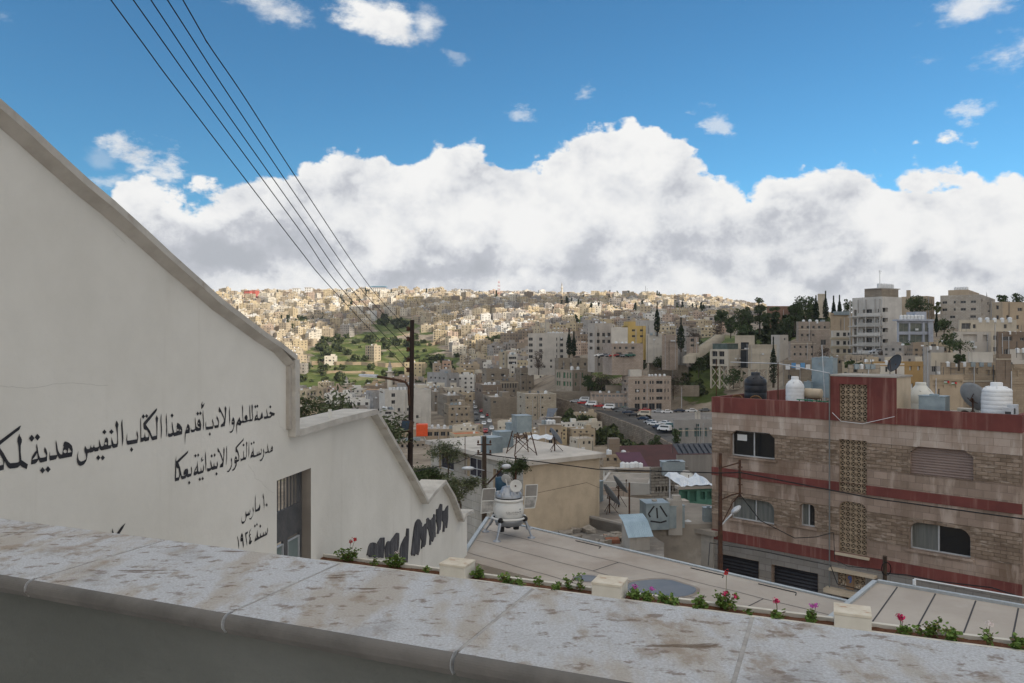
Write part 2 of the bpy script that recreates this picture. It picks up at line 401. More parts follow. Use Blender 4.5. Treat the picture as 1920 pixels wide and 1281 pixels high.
# coping: a slab that follows the profile and a small moulding below it
def sweep(name, pts, h, front, back, m, drop=0.0, front2=None):
    mb = MB(); n = len(pts); ins = []
    for i in range(n):
        a = Vector(pts[max(i-1,0)]); b = Vector(pts[min(i+1,n-1)]); p = Vector(pts[i])
        if 0 < i < n-1:
            t1 = (p-a).normalized(); t2 = (b-p).normalized(); t = (t1+t2).normalized(); k = 1/max(.4, t.dot(t1))
        else: t = (b-a).normalized(); k = 1
        nn = Vector((t.y, -t.x)); 
        ins.append((p + nn*drop*k, p + nn*(drop+h)*k))
    f2 = front if front2 is None else front2
    for (a, b), (c, d) in zip(ins, ins[1:]):
        jf = 0
        F1 = [W3(*a, front), W3(*b, f2), W3(*d, f2), W3(*c, front)]
        B1 = [W3(*a, back), W3(*b, back), W3(*d, back), W3(*c, back)]
        mb.add(F1+B1, [(0,1,2,3), (7,6,5,4), (0,3,7,4), (1,5,6,2)])
    a, b = ins[0]; mb.quad(W3(*a, front), W3(*a, back), W3(*b, back), W3(*b, front))
    a, b = ins[-1]; mb.quad(W3(*a, front), W3(*b, front), W3(*b, back), W3(*a, back))
    return mb.build(name, m, wallT)
def dense(pts, st=.25):
    r = []; random.seed(3)
    for a, b in zip(pts, pts[1:]):
        L_ = math.dist(a, b); n = max(1, int(L_/st))
        for i in range(n):
            j = random.uniform(-.006, .006)
            r.append((a[0]+(b[0]-a[0])*i/n, a[1]+(b[1]-a[1])*i/n + (j if i else 0)))
    return r + [pts[-1]]
copA = dense(A) 
cove_m = mat('cove_moulding', (.44,.41,.37), (.34,.315,.28), 4, .95, bump=.004, bscale=20)
sweep('coping', copA, .058, .085, -T-.08, plaster_cap)
sweep('coping_moulding', copA[:-1] + [(uB-.06, A[-1][1]-.03)], .058, .082, -.01, cove_m, .0575, .004)
zb = Bq[0][1]
cvm = MB(); 
a = W3(uB-.12, 0, 0)
def upright(u0, u1, z0, z1, f, b, m, name):
    mb = MB(); vs = [W3(u, z, o) for z in (z0, z1) for o in (f, b) for u in (u0, u1)]
    mb.add(vs, [(0,1,5,4), (2,6,7,3), (0,2,3,1), (4,5,7,6), (0,4,6,2), (1,3,7,5)]); return mb.build(name, m, wallT)
upright(uB-.075, uB+.04, zb-.07, A[-1][1]-.045, .09, -T-.078, plaster_cap, 'coping')
upright(uB-.135, uB-.075, zb+.02, A[-1][1]-.12, .045, -.01, cove_m, 'coping_moulding')
sweep('coping', [(uB+.04, Bq[0][1])] + Bq[1:], .080, .09, -T-.10, plaster_cap)
sweep('coping', dense(Cq), .062, .09, -T-.10, plaster_cap)
sweep('coping', Dq, .07, .088, -T-.10, plaster_cap)
sweep('coping', Eq, .062, .09, -T-.10, plaster_cap)
sweep('coping', Fq + [(Fq[-1][0]+.12, Fq[-1][1])], .07, .088, -T-.10, plaster_cap)
# gate in the doorway
gate = thing('metal_gate', 'dark grey metal gate with two frosted glass panels and barred transom in the white wall', 'gate')
go = -.15
def wq(mb, u0, z0, u1, z1, f, b, mi=0):
    vs = [W3(u, z, o) for z in (z0, z1) for o in (f, b) for u in (u0, u1)]
    return mb.add(vs, [(0,1,5,4), (2,6,7,3), (0,2,3,1), (4,5,7,6), (0,4,6,2), (1,3,7,5)], mi)
tz = dz-.42; gw = d1-d0
mb = MB()
wq(mb, d0, tz-.36, d1, tz, go+.03, go); wq(mb, d0, -4.3, d0+.06, dz, go+.028, go+.001); wq(mb, d1-.07, -4.3, d1, dz, go+.028, go+.001)
mid = d0+gw*.50
wq(mb, mid-.05, -4.3, mid+.06, tz-.362, go+.03, go+.0005); wq(mb, d0, dz-.03, d1, dz, go+.026, go+.002)
mb.build('gate_frame', metal_dark, gate)
for k, (a, b, zt) in enumerate(((d0+.06, mid-.05, tz-.40), (mid+.06, d1-.07, tz-.40))):
    mb = MB(); wq(mb, a, -4.3, b, zt, go+.012, go+.004); g = mb.build('gate_panel', glass_green, gate)
    mb = MB(); wq(mb, a, -4.3, a+.012, zt, go+.034, go+.013); wq(mb, b-.012, -4.3, b, zt, go+.034, go+.013); wq(mb, a, zt-.012, b, zt, go+.035, go+.013)
    mb.build('bead', pale_metal, g)
mb = MB()
for k in range(9):
    u = d0 + .06 + (gw-.12)*(k+.5)/9; mb.tube([W3(u, tz, go+.015), W3(u, dz-.02, go+.015)], .008, 6)
mb.build('transom_grille', metal_dark, gate)
mb = MB(); mb.tube([W3(mid-.02, -3.25, go+.03), W3(mid-.02, -3.25, go+.075), W3(mid-.02, -3.42, go+.075), W3(mid-.02, -3.42, go+.03)], .009, 6)
mb.build('handle', rust, gate)

# lettering, brushed on the wall
def circ(x, y, r, n=10, ry=None): return [(x+r*math.cos(2*PI*i/n), y+(ry or r)*math.sin(2*PI*i/n)) for i in range(n)]
def dia(x, y, a, b): return [(x-a, y+2), (x-1, y-b), (x+a, y-2), (x+1, y+b)]
def tri(x, y): pass
TX = []
def T_(S, ox, oy, items, line):
    for it in items:
        if isinstance(it, tuple): it = [dia(*it)]
        TX.append((line, [[(ox+p[0]/S, oy+p[1]/S) for p in lp] for lp in it]))
T_(11.644, 0, 790, [
 [[(-150,520),(0,415),(405,115),(453,90),(412,190),(345,235),(0,510),(-150,640)]],
 [[(-60,520),(0,600),(65,690),(120,790),(175,880),(215,915),(330,905),(390,895),(415,870),(405,700),(395,540),(370,440),(375,370),(398,310),(418,265),(420,310),(445,345),(468,400),(465,460),(443,530),(443,680),(460,845),(600,940),(575,1048),(490,1005),(430,965),(380,1010),(300,1025),(210,1035),(165,1010),(130,950),(92,870),(78,940),(72,1055),(0,1075),(-60,1085),(-60,975),(0,965),(60,950),(65,890),(50,830),(0,740),(-60,660)]],
 (682,370,62,78), (810,348,60,75),
 [[(795,480),(805,540),(840,740),(870,800),(920,795),(1000,775),(1005,740),(955,660),(955,610),(970,565),(1005,620),(1025,700),(1015,870),(880,905),(855,885),(830,835),(800,890),(760,925),(670,945),(668,920),(690,770),(740,690),(790,635),(780,560)],[(800,690),(755,770),(695,840),(815,815),(812,770)]],
 (918,1070,58,70), (1040,1050,60,70),
 [[(1078,650),(1085,750),(1240,735),(1215,600),(1208,480),(1215,410),(1230,480),(1260,640),(1290,700),(1320,725),(1350,720),(1370,600),(1385,545),(1370,540),(1390,460),(1410,440),(1440,445),(1500,470),(1560,530),(1582,620),(1575,700),(1560,770),(1300,820),(1275,805),(1245,745),(1220,825),(1080,860),(1068,800),(1068,720)], circ(1413,658,40), [(1490,580),(1558,668),(1475,690),(1470,665),(1482,620)]],
], 0)
T_(11.644, 130, 770, [
 [[(188,880),(178,1000),(200,1080),(240,1112),(290,1100),(350,1065),(362,1030),(350,950),(325,900),(318,860),(330,780),(340,775),(355,810),(375,840),(420,840),(445,810),(462,735),(465,800),(490,810),(515,790),(528,735),(535,790),(560,805),(605,800),(640,780),(638,700),(643,625),(660,690),(680,770),(705,785),(745,760),(755,700),(770,620),(800,585),(830,610),(840,660),(838,760),(880,755),(915,745),(908,670),(913,575),(930,640),(955,720),(1000,730),(1035,710),(1040,600),(1030,480),(1015,390),(992,320),(1015,220),(1040,245),(1065,300),(1050,380),(1050,500),(1058,700),(1040,795),(960,818),(930,800),(910,760),(895,825),(690,870),(660,850),(640,800),(625,880),(550,895),(525,870),(505,900),(450,920),(430,910),(390,935),(380,1020),(360,1100),(310,1175),(240,1208),(195,1195),(160,1130),(155,1060),(165,960)], circ(789,718,30)],
 (758,468,46,55), (910,463,50,56), (622,1028,46,57), (722,1030,48,57),
 [[(1148,185),(1158,350),(1175,600),(1165,700),(1145,785),(1142,700),(1140,550),(1122,330),(1130,250)]],
 [[(1253,480),(1255,655),(1290,655),(1475,625),(1478,590),(1458,510),(1465,440),(1485,490),(1498,580),(1475,710),(1265,748),(1245,720),(1235,620)]], (1352,852,36,55),
], 0)
T_(11.644, 230, 740, [
 [[(393,490),(395,600),(400,940),(440,940),(465,920),(475,830),(490,920),(520,935),(560,925),(565,850),(520,770),(505,780),(460,755),(448,700),(445,630),(470,590),(700,330),(745,295),(735,350),(715,385),(500,655),(520,690),(590,790),(640,915),(700,905),(735,890),(730,700),(725,600),(712,520),(735,450),(768,520),(752,620),(752,760),(745,975),(640,998),(610,940),(575,850),(568,1000),(480,1025),(460,1000),(440,1025),(380,1038),(378,600),(380,530)]],
 (443,478,34,52), (517,468,34,45),
 [[(840,415),(840,560),(852,780),(835,975),(825,900),(830,760),(818,560),(825,480)]],
 [[(948,400),(958,550),(965,780),(955,925),(945,900),(945,700),(932,540),(938,470)]],
 [[(985,790),(990,850),(1040,850),(1085,830),(1070,700),(1065,620),(1075,590),(1100,750),(1120,830),(1165,820),(1180,720),(1168,700),(1190,615),(1240,645),(1285,710),(1298,780),(1292,865),(1120,912),(1095,880),(1070,915),(1000,930),(985,900)], circ(1198,772,23), [(1242,745),(1278,798),(1236,800)]],
 (1072,458,32,48),
 [[(1420,640),(1450,680),(1462,750),(1450,840),(1370,850),(1362,950),(1355,1100),(1350,1000),(1350,860),(1365,790),(1390,720),(1405,650)],[(1410,720),(1425,755),(1385,768)]],
 [[(1480,700),(1490,765),(1540,765),(1580,745),(1575,620),(1568,530),(1578,490),(1590,600),(1605,700),(1650,725),(1690,715),(1640,690),(1622,640),(1635,570),(1665,530),(1695,580),(1712,660),(1700,780),(1610,800),(1580,775),(1560,815),(1500,828),(1482,800)], circ(1650,628,15)],
 (1632,415,30,45), (1690,408,28,42),
 [[(1750,325),(1758,450),(1772,650),(1755,785),(1748,700),(1750,600),(1738,450)]],
 [[(1735,145),(1730,215),(1745,225),(1785,180),(1755,270),(1720,312),(1705,300),(1715,250),(1710,210)]],
], 0)
T_(11.644, 370, 740, [
 [[(182,580),(185,700),(210,705),(320,690),(335,660),(315,580),(325,525),(345,600),(350,660),(335,745),(195,770),(175,740),(170,640)]], (267,862,26,40),
 [[(365,660),(380,675),(445,662),(455,610),(410,510),(420,465),(455,530),(470,600),(455,720),(375,735),(365,710)]],
 [[(470,265),(500,320),(570,470),(590,560),(600,400),(585,300),(605,250),(630,300),(620,400),(605,600),(590,690),(510,708),(500,690),(515,650),(550,625),(578,580),(570,520),(500,380),(480,395),(460,370),(458,340)]],
 [[(700,240),(705,400),(712,550),(692,690),(690,500),(684,370)]],
 [[(775,490),(800,530),(812,600),(800,700),(770,800),(735,835),(715,835),(690,810),(745,795),(780,730),(788,655),(745,655),(742,620),(750,560)], circ(770,592,13)],
 [[(855,610),(880,560),(915,490),(930,560),(960,580),(985,560),(975,400),(970,280),(983,210),(990,300),(990,480),(995,570),(1030,575),(1060,560),(1030,545),(1022,500),(1045,450),(1075,445),(1090,490),(1085,560),(1140,545),(1130,400),(1130,270),(1140,210),(1148,350),(1155,540),(1180,540),(1195,510),(1180,350),(1175,240),(1190,205),(1205,260),(1200,380),(1210,500),(1195,575),(1150,585),(1110,580),(1060,605),(1000,620),(960,620),(930,680),(865,655),(858,700),(855,880),(845,780),(845,650)], circ(900,600,11)],
 (1262,265,24,38), (1305,252,24,36),
 [[(1300,345),(1305,430),(1315,510),(1350,520),(1370,500),(1385,430),(1405,380),(1420,430),(1425,510),(1350,560),(1330,565),(1300,555),(1240,575),(1240,550),(1260,470),(1298,430),(1292,380)],[(1293,468),(1272,518),(1298,512)]],
 [[(1445,450),(1455,480),(1500,475),(1515,450),(1502,380),(1505,300),(1525,400),(1535,470),(1580,470),(1610,440),(1565,415),(1585,370),(1620,385),(1690,408),(1675,460),(1630,465),(1590,510),(1530,520),(1460,535),(1448,510)]], (1588,268,24,38),
], 0)
T_(12.81, 320, 820, [
 [[(122,440),(125,580),(380,350),(415,318),(400,385),(175,610),(215,720),(260,930),(310,925),(360,895),(300,905),(305,830),(340,765),(390,750),(415,790),(410,880),(480,870),(490,830),(475,740),(490,700),(505,770),(505,840),(480,935),(400,965),(365,940),(350,985),(265,1012),(245,990),(225,900),(190,1035),(95,1058),(92,1000),(105,600)],[(128,700),(120,973),(192,958),(203,900),(180,745),(150,745)]], (438,1092,32,45),
 [[(635,550),(645,680),(660,820),(690,825),(715,810),(715,720),(735,810),(770,790),(780,650),(795,720),(795,780),(775,850),(660,895),(630,870),(600,910),(545,920),(545,870),(570,780),(625,680)],[(628,705),(595,780),(572,828),(623,812)]],
 (588,445,30,44), (655,428,26,44), (692,1010,30,46), (760,992,28,46),
 [[(762,465),(745,500),(760,545),(790,520),(770,560),(720,610),(740,570),(725,530),(740,480)]],
 [[(832,330),(840,450),(850,650),(832,830),(828,650),(818,450)]],
 [[(865,715),(870,745),(930,745),(960,730),(950,640),(950,540),(970,620),(985,710),(1020,700),(1035,600),(1045,690),(1100,690),(1100,620),(1108,570),(1130,650),(1110,755),(985,790),(965,770),(940,810),(880,825),(865,790)]],
 (978,450,28,42), (1050,428,26,44), (1092,878,28,44),
 [[(1125,245),(1160,310),(1220,430),(1250,540),(1265,450),(1258,300),(1275,230),(1290,300),(1285,400),(1270,560),(1262,650),(1255,715),(1170,730),(1190,650),(1230,620),(1240,580),(1165,365),(1130,360),(1118,310)]],
], 1)
T_(14.236, 410, 810, [
 [[(208,360),(215,480),(215,700),(195,900),(190,850),(198,650),(192,450)]],
 [[(335,685),(350,760),(350,880),(320,980),(270,1060),(235,1075),(210,1045),(260,1030),(300,970),(335,880),(335,800),(318,740)]],
 [[(665,160),(650,230),(475,430),(520,530),(545,650),(540,770),(480,810),(470,900),(420,1010),(375,1040),(340,1015),(385,995),(425,940),(450,850),(415,830),(415,760),(425,700),(450,640),(480,680),(485,740),(525,740),(520,640),(480,530),(455,555),(445,520),(445,420),(470,380),(620,220)], circ(452,735,17)],
 [[(575,690),(590,720),(640,705),(655,660),(650,560),(660,480),(665,600),(675,680),(720,680),(730,600),(735,400),(725,290),(740,250),(755,300),(745,450),(740,650),(715,740),(650,750),(580,785)]], (655,350,26,42),
 [[(803,215),(808,400),(812,550),(795,700),(790,600),(795,400)]],
 [[(912,400),(925,520),(935,620),(990,620),(1010,600),(1020,520),(1030,590),(1055,590),(1070,500),(1080,570),(1120,560),(1130,520),(1118,470),(1130,435),(1142,500),(1130,600),(1080,625),(940,680),(900,670),(840,700),(845,650),(870,560),(905,500)],[(893,562),(872,610),(903,608)]],
 (868,315,22,42), (932,285,22,42),
 [[(1190,440),(1210,520),(1200,640),(1160,740),(1120,785),(1080,745),(1130,735),(1170,670),(1190,590),(1180,500)]],
 [[(1230,520),(1240,530),(1280,530),(1300,500),(1290,400),(1300,300),(1310,420),(1330,520),(1370,520),(1395,430),(1420,360),(1440,420),(1435,510),(1340,560),(1300,555),(1235,580)], circ(1406,470,13)],
], 1)
T_(10.675, 430, 920, [
 (743,287,22,36), [[(672,50),(690,150),(698,280),(690,365),(685,280),(682,180),(662,120)]],
 [[(518,75),(520,200),(522,380),(550,375),(590,330),(600,260),(615,330),(600,400),(530,425),(512,425),(508,300),(510,150)]],
 [[(468,320),(485,400),(470,490),(430,580),(400,575),(390,550),(425,555),(460,500),(475,440),(460,370)]],
 [[(245,500),(240,590),(260,625),(300,610),(325,560),(315,480),(325,400),(335,470),(365,460),(375,410),(380,460),(400,440),(408,360),(415,420),(405,490),(340,520),(325,590),(290,650),(260,675),(240,650),(235,580)]],
], 2)
T_(10.675, 430, 920, [
 [[(558,780),(565,900),(580,930),(605,920),(615,840),(625,905),(665,890),(680,820),(685,880),(715,870),(720,810),(735,855),(755,830),(752,760),(762,740),(768,810),(745,890),(640,940),(570,980),(495,1025),(505,980),(545,880)],[(546,892),(522,958),(548,940)]],
 (507,708,16,36), (547,680,14,32), (614,712,18,38),
 [[(435,755),(405,830),(405,860),(430,880),(405,905),(425,950),(420,1000),(455,1000),(430,1060),(405,1082),(385,1060),(395,1000),(405,960),(385,900),(400,870),(390,840),(405,800)]],
 [[(310,850),(325,840),(345,830),(365,810),(360,860),(335,870),(335,930),(350,1030),(348,1110),(330,1000),(318,920)]],
 [[(245,845),(265,890),(275,1000),(285,1080),(278,1150),(265,1100),(255,1010),(230,1025),(215,990),(225,900)], circ(245,935,11)],
 [[(155,905),(178,980),(190,1080),(183,1180),(172,1080),(165,980),(152,940)]],
], 3)
T_(3.2018, 0, 640, [ [[(752,1090),(735,1125),(690,1195),(650,1240),(625,1230),(697,1155),(725,1115)]], [[(672,1122),(682,1158),(690,1240),(672,1240),(668,1158)]] ], 4)
lines = {}
for k, (ln, loops) in enumerate(TX):
    mb = lines.setdefault(ln, MB())
    lp = [[wall_uz(*p) for p in l] for l in loops]
    mb.poly(lp, lambda u, z, kk=k: W3(u, z, .003 + (kk % 3)*.0006))
for ln, mb in lines.items(): mb.build('lettering_line', paint_black, wallT)
S8 = 8.005
sil = [
 [(95,975),(125,840),(150,790),(190,780),(240,815),(270,760),(300,710),(350,705),(350,850),(335,1015),(130,995),(120,965)],
 [(372,1010),(370,850),(395,775),(450,760),(500,690),(540,635),(568,640),(570,720),(555,900),(550,1045),(430,1040),(425,990),(400,1000)],
 [(585,1000),(590,870),(610,800),(640,740),(680,680),(690,570),(715,570),(715,700),(705,850),(695,1080),(640,1060),(620,990)],
 [(755,950),(780,720),(800,560),(820,480),(860,430),(910,490),(905,600),(885,650),(875,900),(855,970),(850,900),(835,960),(820,930),(800,985),(785,940),(765,980)],
 [(895,570),(940,540),(975,495),(985,520),(975,700),(965,810),(950,830),(945,850),(930,830),(905,875),(915,760),(897,700)],
 [(985,540),(985,430),(1005,410),(1040,450),(1085,400),(1090,355),(1110,360),(1110,520),(1113,700),(1095,700),(1070,770),(1060,740),(1065,620),(1055,640),(1045,810),(1030,820),(1035,700),(1015,600),(1000,570)],
 [(1130,460),(1132,280),(1165,270),(1190,200),(1213,205),(1205,400),(1185,590),(1170,600),(1160,650),(1140,650),(1150,560)],
 [(1212,420),(1215,310),(1250,310),(1280,250),(1300,225),(1300,400),(1285,560),(1272,565),(1272,450),(1255,500),(1245,620),(1225,620),(1235,480)]]
for sp_ in sil:
    mb = MB(); base = [wall_uz(680+x/S8, 920+y/S8) for x, y in sp_]
    # ragged outline
    pts = []
    for a, b in zip(base, base[1:]+base[:1]):
        n = max(1, int(math.dist(a, b)/.06))
        for i in range(n):
            t = i/n; j = random.uniform(-.012, .012) if i else 0
            pts.append((a[0]+(b[0]-a[0])*t+j, a[1]+(b[1]-a[1])*t+j))
    mb.poly([pts], lambda u, z: W3(u, z, -.02))
    for a, b in zip(pts, pts[1:]+pts[:1]): mb.quad(W3(*a, -.02), W3(*b, -.02), W3(*b, -.05), W3(*a, -.05))
    mb.build('figure_relief', mural_grey, wallT)
# hairline cracks
crk = mat('plaster_crack', (.42,.41,.38), None, rough=.95)
mb = MB()
for path in ([(465,870),(478,890),(478,897),(490,903),(497,912),(508,922),(517,925)], [(0,724),(40,727),(62,728),(90,722),(130,718),(170,721),(210,724)], [(522,786),(526,800),(536,812)], [(212,432),(216,437),(240,460)]):
    pp = []
    for a, b in zip(path, path[1:]):
        for i in range(5):
            t = i/5; pp.append((a[0]+(b[0]-a[0])*t+random.uniform(-1,1), a[1]+(b[1]-a[1])*t+random.uniform(-1,1)))
    q = [wall_uz(*p) for p in pp]
    for a, b in zip(q, q[1:]):
        d = (Vector(b)-Vector(a)).normalized(); nn = Vector((-d.y, d.x))*.0011
        mb.quad(W3(a[0]-nn.x, a[1]-nn.y, .0012), W3(b[0]-nn.x, b[1]-nn.y, .0012), W3(b[0]+nn.x, b[1]+nn.y, .0012), W3(a[0]+nn.x, a[1]+nn.y, .0012))
mb.build('crack', crk, wallT)

# ================================================================== parapet the photograph is taken over
stone_cap = mat('bush_hammered_stone', (.57,.60,.64), (.42,.435,.46), 170, .95, bump=.005, bscale=260, contrast=(.30,.68), detail=3,
   stains=[((.38,.33,.265), 2.8, (2.2,.8,1), .48, .62, .62), ((.27,.21,.15), 8, (1.5,1.0,1), .53, .66, .6), ((.17,.12,.085), 24, (.9,1.4,1), .55, .66, .7), ((.13,.09,.06), 3.4, (.9,4.5,1), .64, .67, .8), ((.27,.27,.28), 5, (1,1,1), .54, .74, .5)])
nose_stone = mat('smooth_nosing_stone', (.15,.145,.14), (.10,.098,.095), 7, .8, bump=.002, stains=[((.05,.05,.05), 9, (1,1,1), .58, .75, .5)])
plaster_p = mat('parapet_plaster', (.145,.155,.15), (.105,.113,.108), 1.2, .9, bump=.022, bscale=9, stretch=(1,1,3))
pw = thing('parapet', 'broad stone topped parapet with brown lichen stains across the bottom', 'wall')
PF0 = onz(0, 972, -.6); PF1 = onz(1920, 1222, -.6); PN0 = onz(0, 1083, -.6)
pd = (PF1-PF0).normalized(); pn = Vector((pd.y, -pd.x, 0))     # towards the viewer
wid = abs((PN0-PF0).dot(pn)) - .02
def Pp(t, q, z): return PF0 + pd*t + pn*q + Vector((0,0,z))
def tcap(px, py): return (onz(px, py, -.6)-PF0).dot(pd)
js = sorted(tcap(*p) for p in ((118,1070),(452,1140),(920,1170),(1394,1215)))
js = [js[0]-.52*2, js[0]-.5] + js + [js[-1]+.52, js[-1]+1.05, js[-1]+1.6]
gap = .009
for a, b in zip(js, js[1:]):
    mb = MB(); n = 7; prof_ = [(0, -.042), (0, 0)]
    for i in range(n): 
        an = PI/2*i/(n-1); prof_.append((wid-.018+.018*math.sin(an)+.02, -.018+.018*math.cos(an)))
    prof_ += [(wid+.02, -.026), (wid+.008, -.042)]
    x0, x1 = a+gap/2, b-gap/2
    k = len(prof_); vs = [Pp(t, q, z) for t in (x0, x1) for q, z in prof_]
    fs = [(i, i+1, k+i+1, k+i) for i in range(k-1)] + [(k-1, 0, k, 2*k-1), tuple(range(k))[::-1], tuple(range(k, 2*k))]
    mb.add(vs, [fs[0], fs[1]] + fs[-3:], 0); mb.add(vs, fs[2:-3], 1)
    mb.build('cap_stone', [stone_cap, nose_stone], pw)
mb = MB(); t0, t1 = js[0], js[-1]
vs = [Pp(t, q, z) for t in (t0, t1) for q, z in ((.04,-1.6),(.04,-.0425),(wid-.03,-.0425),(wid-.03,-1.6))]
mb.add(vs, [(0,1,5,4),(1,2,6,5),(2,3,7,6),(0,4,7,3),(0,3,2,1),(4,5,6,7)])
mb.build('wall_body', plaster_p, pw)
jm = mat('pale_joint_mortar', (.40,.395,.385), (.26,.255,.25), 20, .95, bump=.002)
for t in js[1:-1]:
    mb = MB(); vs = [Pp(tt, q, z) for tt in (t-gap/2, t+gap/2) for q, z in ((0.003,-.04),(.003,-.0012),(wid-.012,-.0012),(wid-.012,-.04))]
    mb.add(vs, [(0,1,5,4),(1,2,6,5),(2,3,7,6),(0,3,2,1),(4,5,6,7)]); mb.build('mortar_joint', jm, pw)

# ================================================================== planter with square stone posts
plant_white = mat('planter_white_paint', (.62,.60,.54), (.54,.52,.46), 3, .85, bump=.003, stains=[((.40,.34,.26), 2.0, (1,1,1), .58, .8, .5)])
post_stone = mat('post_stone_top', (.60,.56,.48), (.52,.47,.38), 6, .85, bump=.004, stains=[((.34,.17,.09), 9, (1,2.4,1), .56, .7, .75)])
pl = thing('planter', 'long white trough planter of dark soil below the parapet', 'planter')
Q0 = at(1109, 1091, 2.6*F/450.5); Q0.z = 0; ld = Vector((.925, -.380, 0)).normalized(); ln_ = Vector((-ld.y, ld.x, 0))
def Q(t, q, z): return Q0 + ld*t + ln_*q + Vector((0,0,z))
def qbox(mb, t0, t1, q0, q1, z0, z1, mi=0):
    vs = [Q(t,q,z) for z in (z0,z1) for q in (q0,q1) for t in (t0,t1)]
    mb.add(vs, [(0,1,3,2)[::-1],(4,5,7,6),(0,1,5,4),(1,3,7,5),(3,2,6,7),(2,0,4,6)][0:], mi)
tl, tr_ = -3.85, 6.5
mb = MB(); qbox(mb, tl, tr_, .005, .055, -3.3, -2.755); mb.build('near_rim', plant_white, pl)
mb = MB(); qbox(mb, tl, tr_, .25, .30, -3.6, -2.75); mb.build('far_rim', plant_white, pl)
mb = MB(); qbox(mb, tl-.05, tl, .005, .30, -3.5, -2.752); mb.build('end_rim', plant_white, pl)
mb = MB()
n = 160
vs = []; fs = []
for i in range(n+1):
    for j in range(5):
        t = tl + (tr_-tl)*i/n; q = .054 + .197*j/4
        vs.append(Q(t, q, -2.784 + .014*mnoise.noise(Vector((t*9, q*9, 0)))))
for i in range(n):
    for j in range(4): fs.append((i*5+j, (i+1)*5+j, (i+1)*5+j+1, i*5+j+1))
mb.add(vs, fs); so_ = mb.build('soil', soil, pl)
for px_, py_, dsc in ((822,1057,'square white post on the planter beside the mural wall'), (1109,1091,'square white post on the planter in front of the puddle'), (1564,1152,'square white post on the planter before the roof corner')):
    a = onz(px_, py_, -2.6); t = (a-Q0).dot(ld)
    p = thing('stone_post', dsc, 'post', Q(t, 0, -3.4), math.atan2(ld.y, ld.x), 'square posts along the planter')
    mb = MB(); mb.box(0,0,0,.328,.292,.77); mb.build('post_body', plant_white, p, bevel=.006)
    mb = MB(); mb.box(-.004,-.004,.771,.332,.296,.80); mb.build('post_cap', post_stone, p, bevel=.005)
# geranium plants
leaf_g = mat('geranium_leaf', (.085,.16,.03), (.14,.22,.045), 25, .6, spec=.4)
leaf_y = mat('geranium_leaf_yellowing', (.13,.17,.03), (.20,.20,.05), 25, .6)
leaf_r = mat('geranium_leaf_withered', (.13,.09,.05), (.07,.05,.03), 25, .7)
stem_g = mat('geranium_stem', (.10,.13,.04), (.14,.10,.05), 9, .7)
fl = {'red': mat('red_petals', (.55,.012,.02), (.40,.01,.015), 30, .6), 'pink': mat('pink_petals', (.62,.03,.14), (.45,.02,.10), 30, .6),
      'purple': mat('purple_petals', (.50,.10,.40), (.32,.06,.28), 30, .6), 'white': mat('white_petals', (.75,.70,.68), (.6,.5,.5), 30, .6)}
def geranium(t, q, size, flowers, label, grp, thin=False, seed=0):
    rnd = random.Random(seed)
    g = thing('geranium', label, 'plant', Q(t, q, -2.785), rnd.uniform(0,6), grp)
    st = MB(); lf = MB()
    ns = int(4 + size*14) if not thin else 4
    tips = []
    for k in range(ns):
        a = rnd.uniform(0, 6.28); r_ = size*rnd.uniform(.1,.75)*(.5 if thin else 1); h = size*rnd.uniform(.35,.75)*(1.2 if thin else 1)
        tip = Vector((math.cos(a)*r_, math.sin(a)*r_*.55, h)); tips.append(tip)
        st.tube([(0,0,-.01), tip*.5+Vector((0,0,h*.12)), tip], .0035, 5)
    nl = int(40 + size*760) if not thin else int(22+size*110)
    for k in range(nl):
        tp = rnd.choice(tips); f = rnd.uniform(.35,1.08)
        c = tp*f + Vector((rnd.gauss(0,.022), rnd.gauss(0,.018), rnd.gauss(0,.018)))
        c.z = max(c.z, .01); r_ = rnd.uniform(.012,.024)
        nrm = Vector((rnd.gauss(0,.6), rnd.gauss(-.3,.6), 1)).normalized(); u_ = nrm.cross(Vector((rnd.random(),1,rnd.random()))).normalized(); v_ = nrm.cross(u_)
        nn = 8; vs = [c - nrm*.005] + [c + (u_*math.cos(2*PI*i/nn) + v_*math.sin(2*PI*i/nn))*r_*(1 if i % 2 else .82) + nrm*.004 for i in range(nn)]
        lf.add(vs, [(0, i+1, (i+1) % nn + 1) for i in range(nn)], 0 if rnd.random() > .16 else (1 if rnd.random() > .4 else 2))
    st.build('stem', stem_g, g); lf.build('leaves', [leaf_g, leaf_y, leaf_r], g)
    for kind, n_, hh in flowers:
        for k in range(n_):
            a = rnd.uniform(0,6.28); c = Vector((math.cos(a)*size*.5*rnd.random(), -size*.3*rnd.random(), size*hh*rnd.uniform(.85,1.1)))
            fm = MB(); 
            for j in range(26):
                o = Vector((rnd.gauss(0,.014), rnd.gauss(0,.014), rnd.gauss(0,.011))); r_ = rnd.uniform(.007,.012)
                nrm = (o + Vector((0,-.01,.012))).normalized(); u_ = nrm.cross(Vector((.3,.8,.1))).normalized(); v_ = nrm.cross(u_)
                vs = [c+o+(u_*math.cos(2*PI*i/6)+v_*math.sin(2*PI*i/6))*r_ for i in range(6)]; fm.add(vs, [tuple(range(6))])
            f_ = fm.build('flower', fl[kind], g)
            sm = MB(); sm.tube([(c.x*.4, c.y*.4, size*.4), c], .0025, 5); sm.build('flower_stalk', stem_g, f_)
GR = 'geraniums growing in the planter'
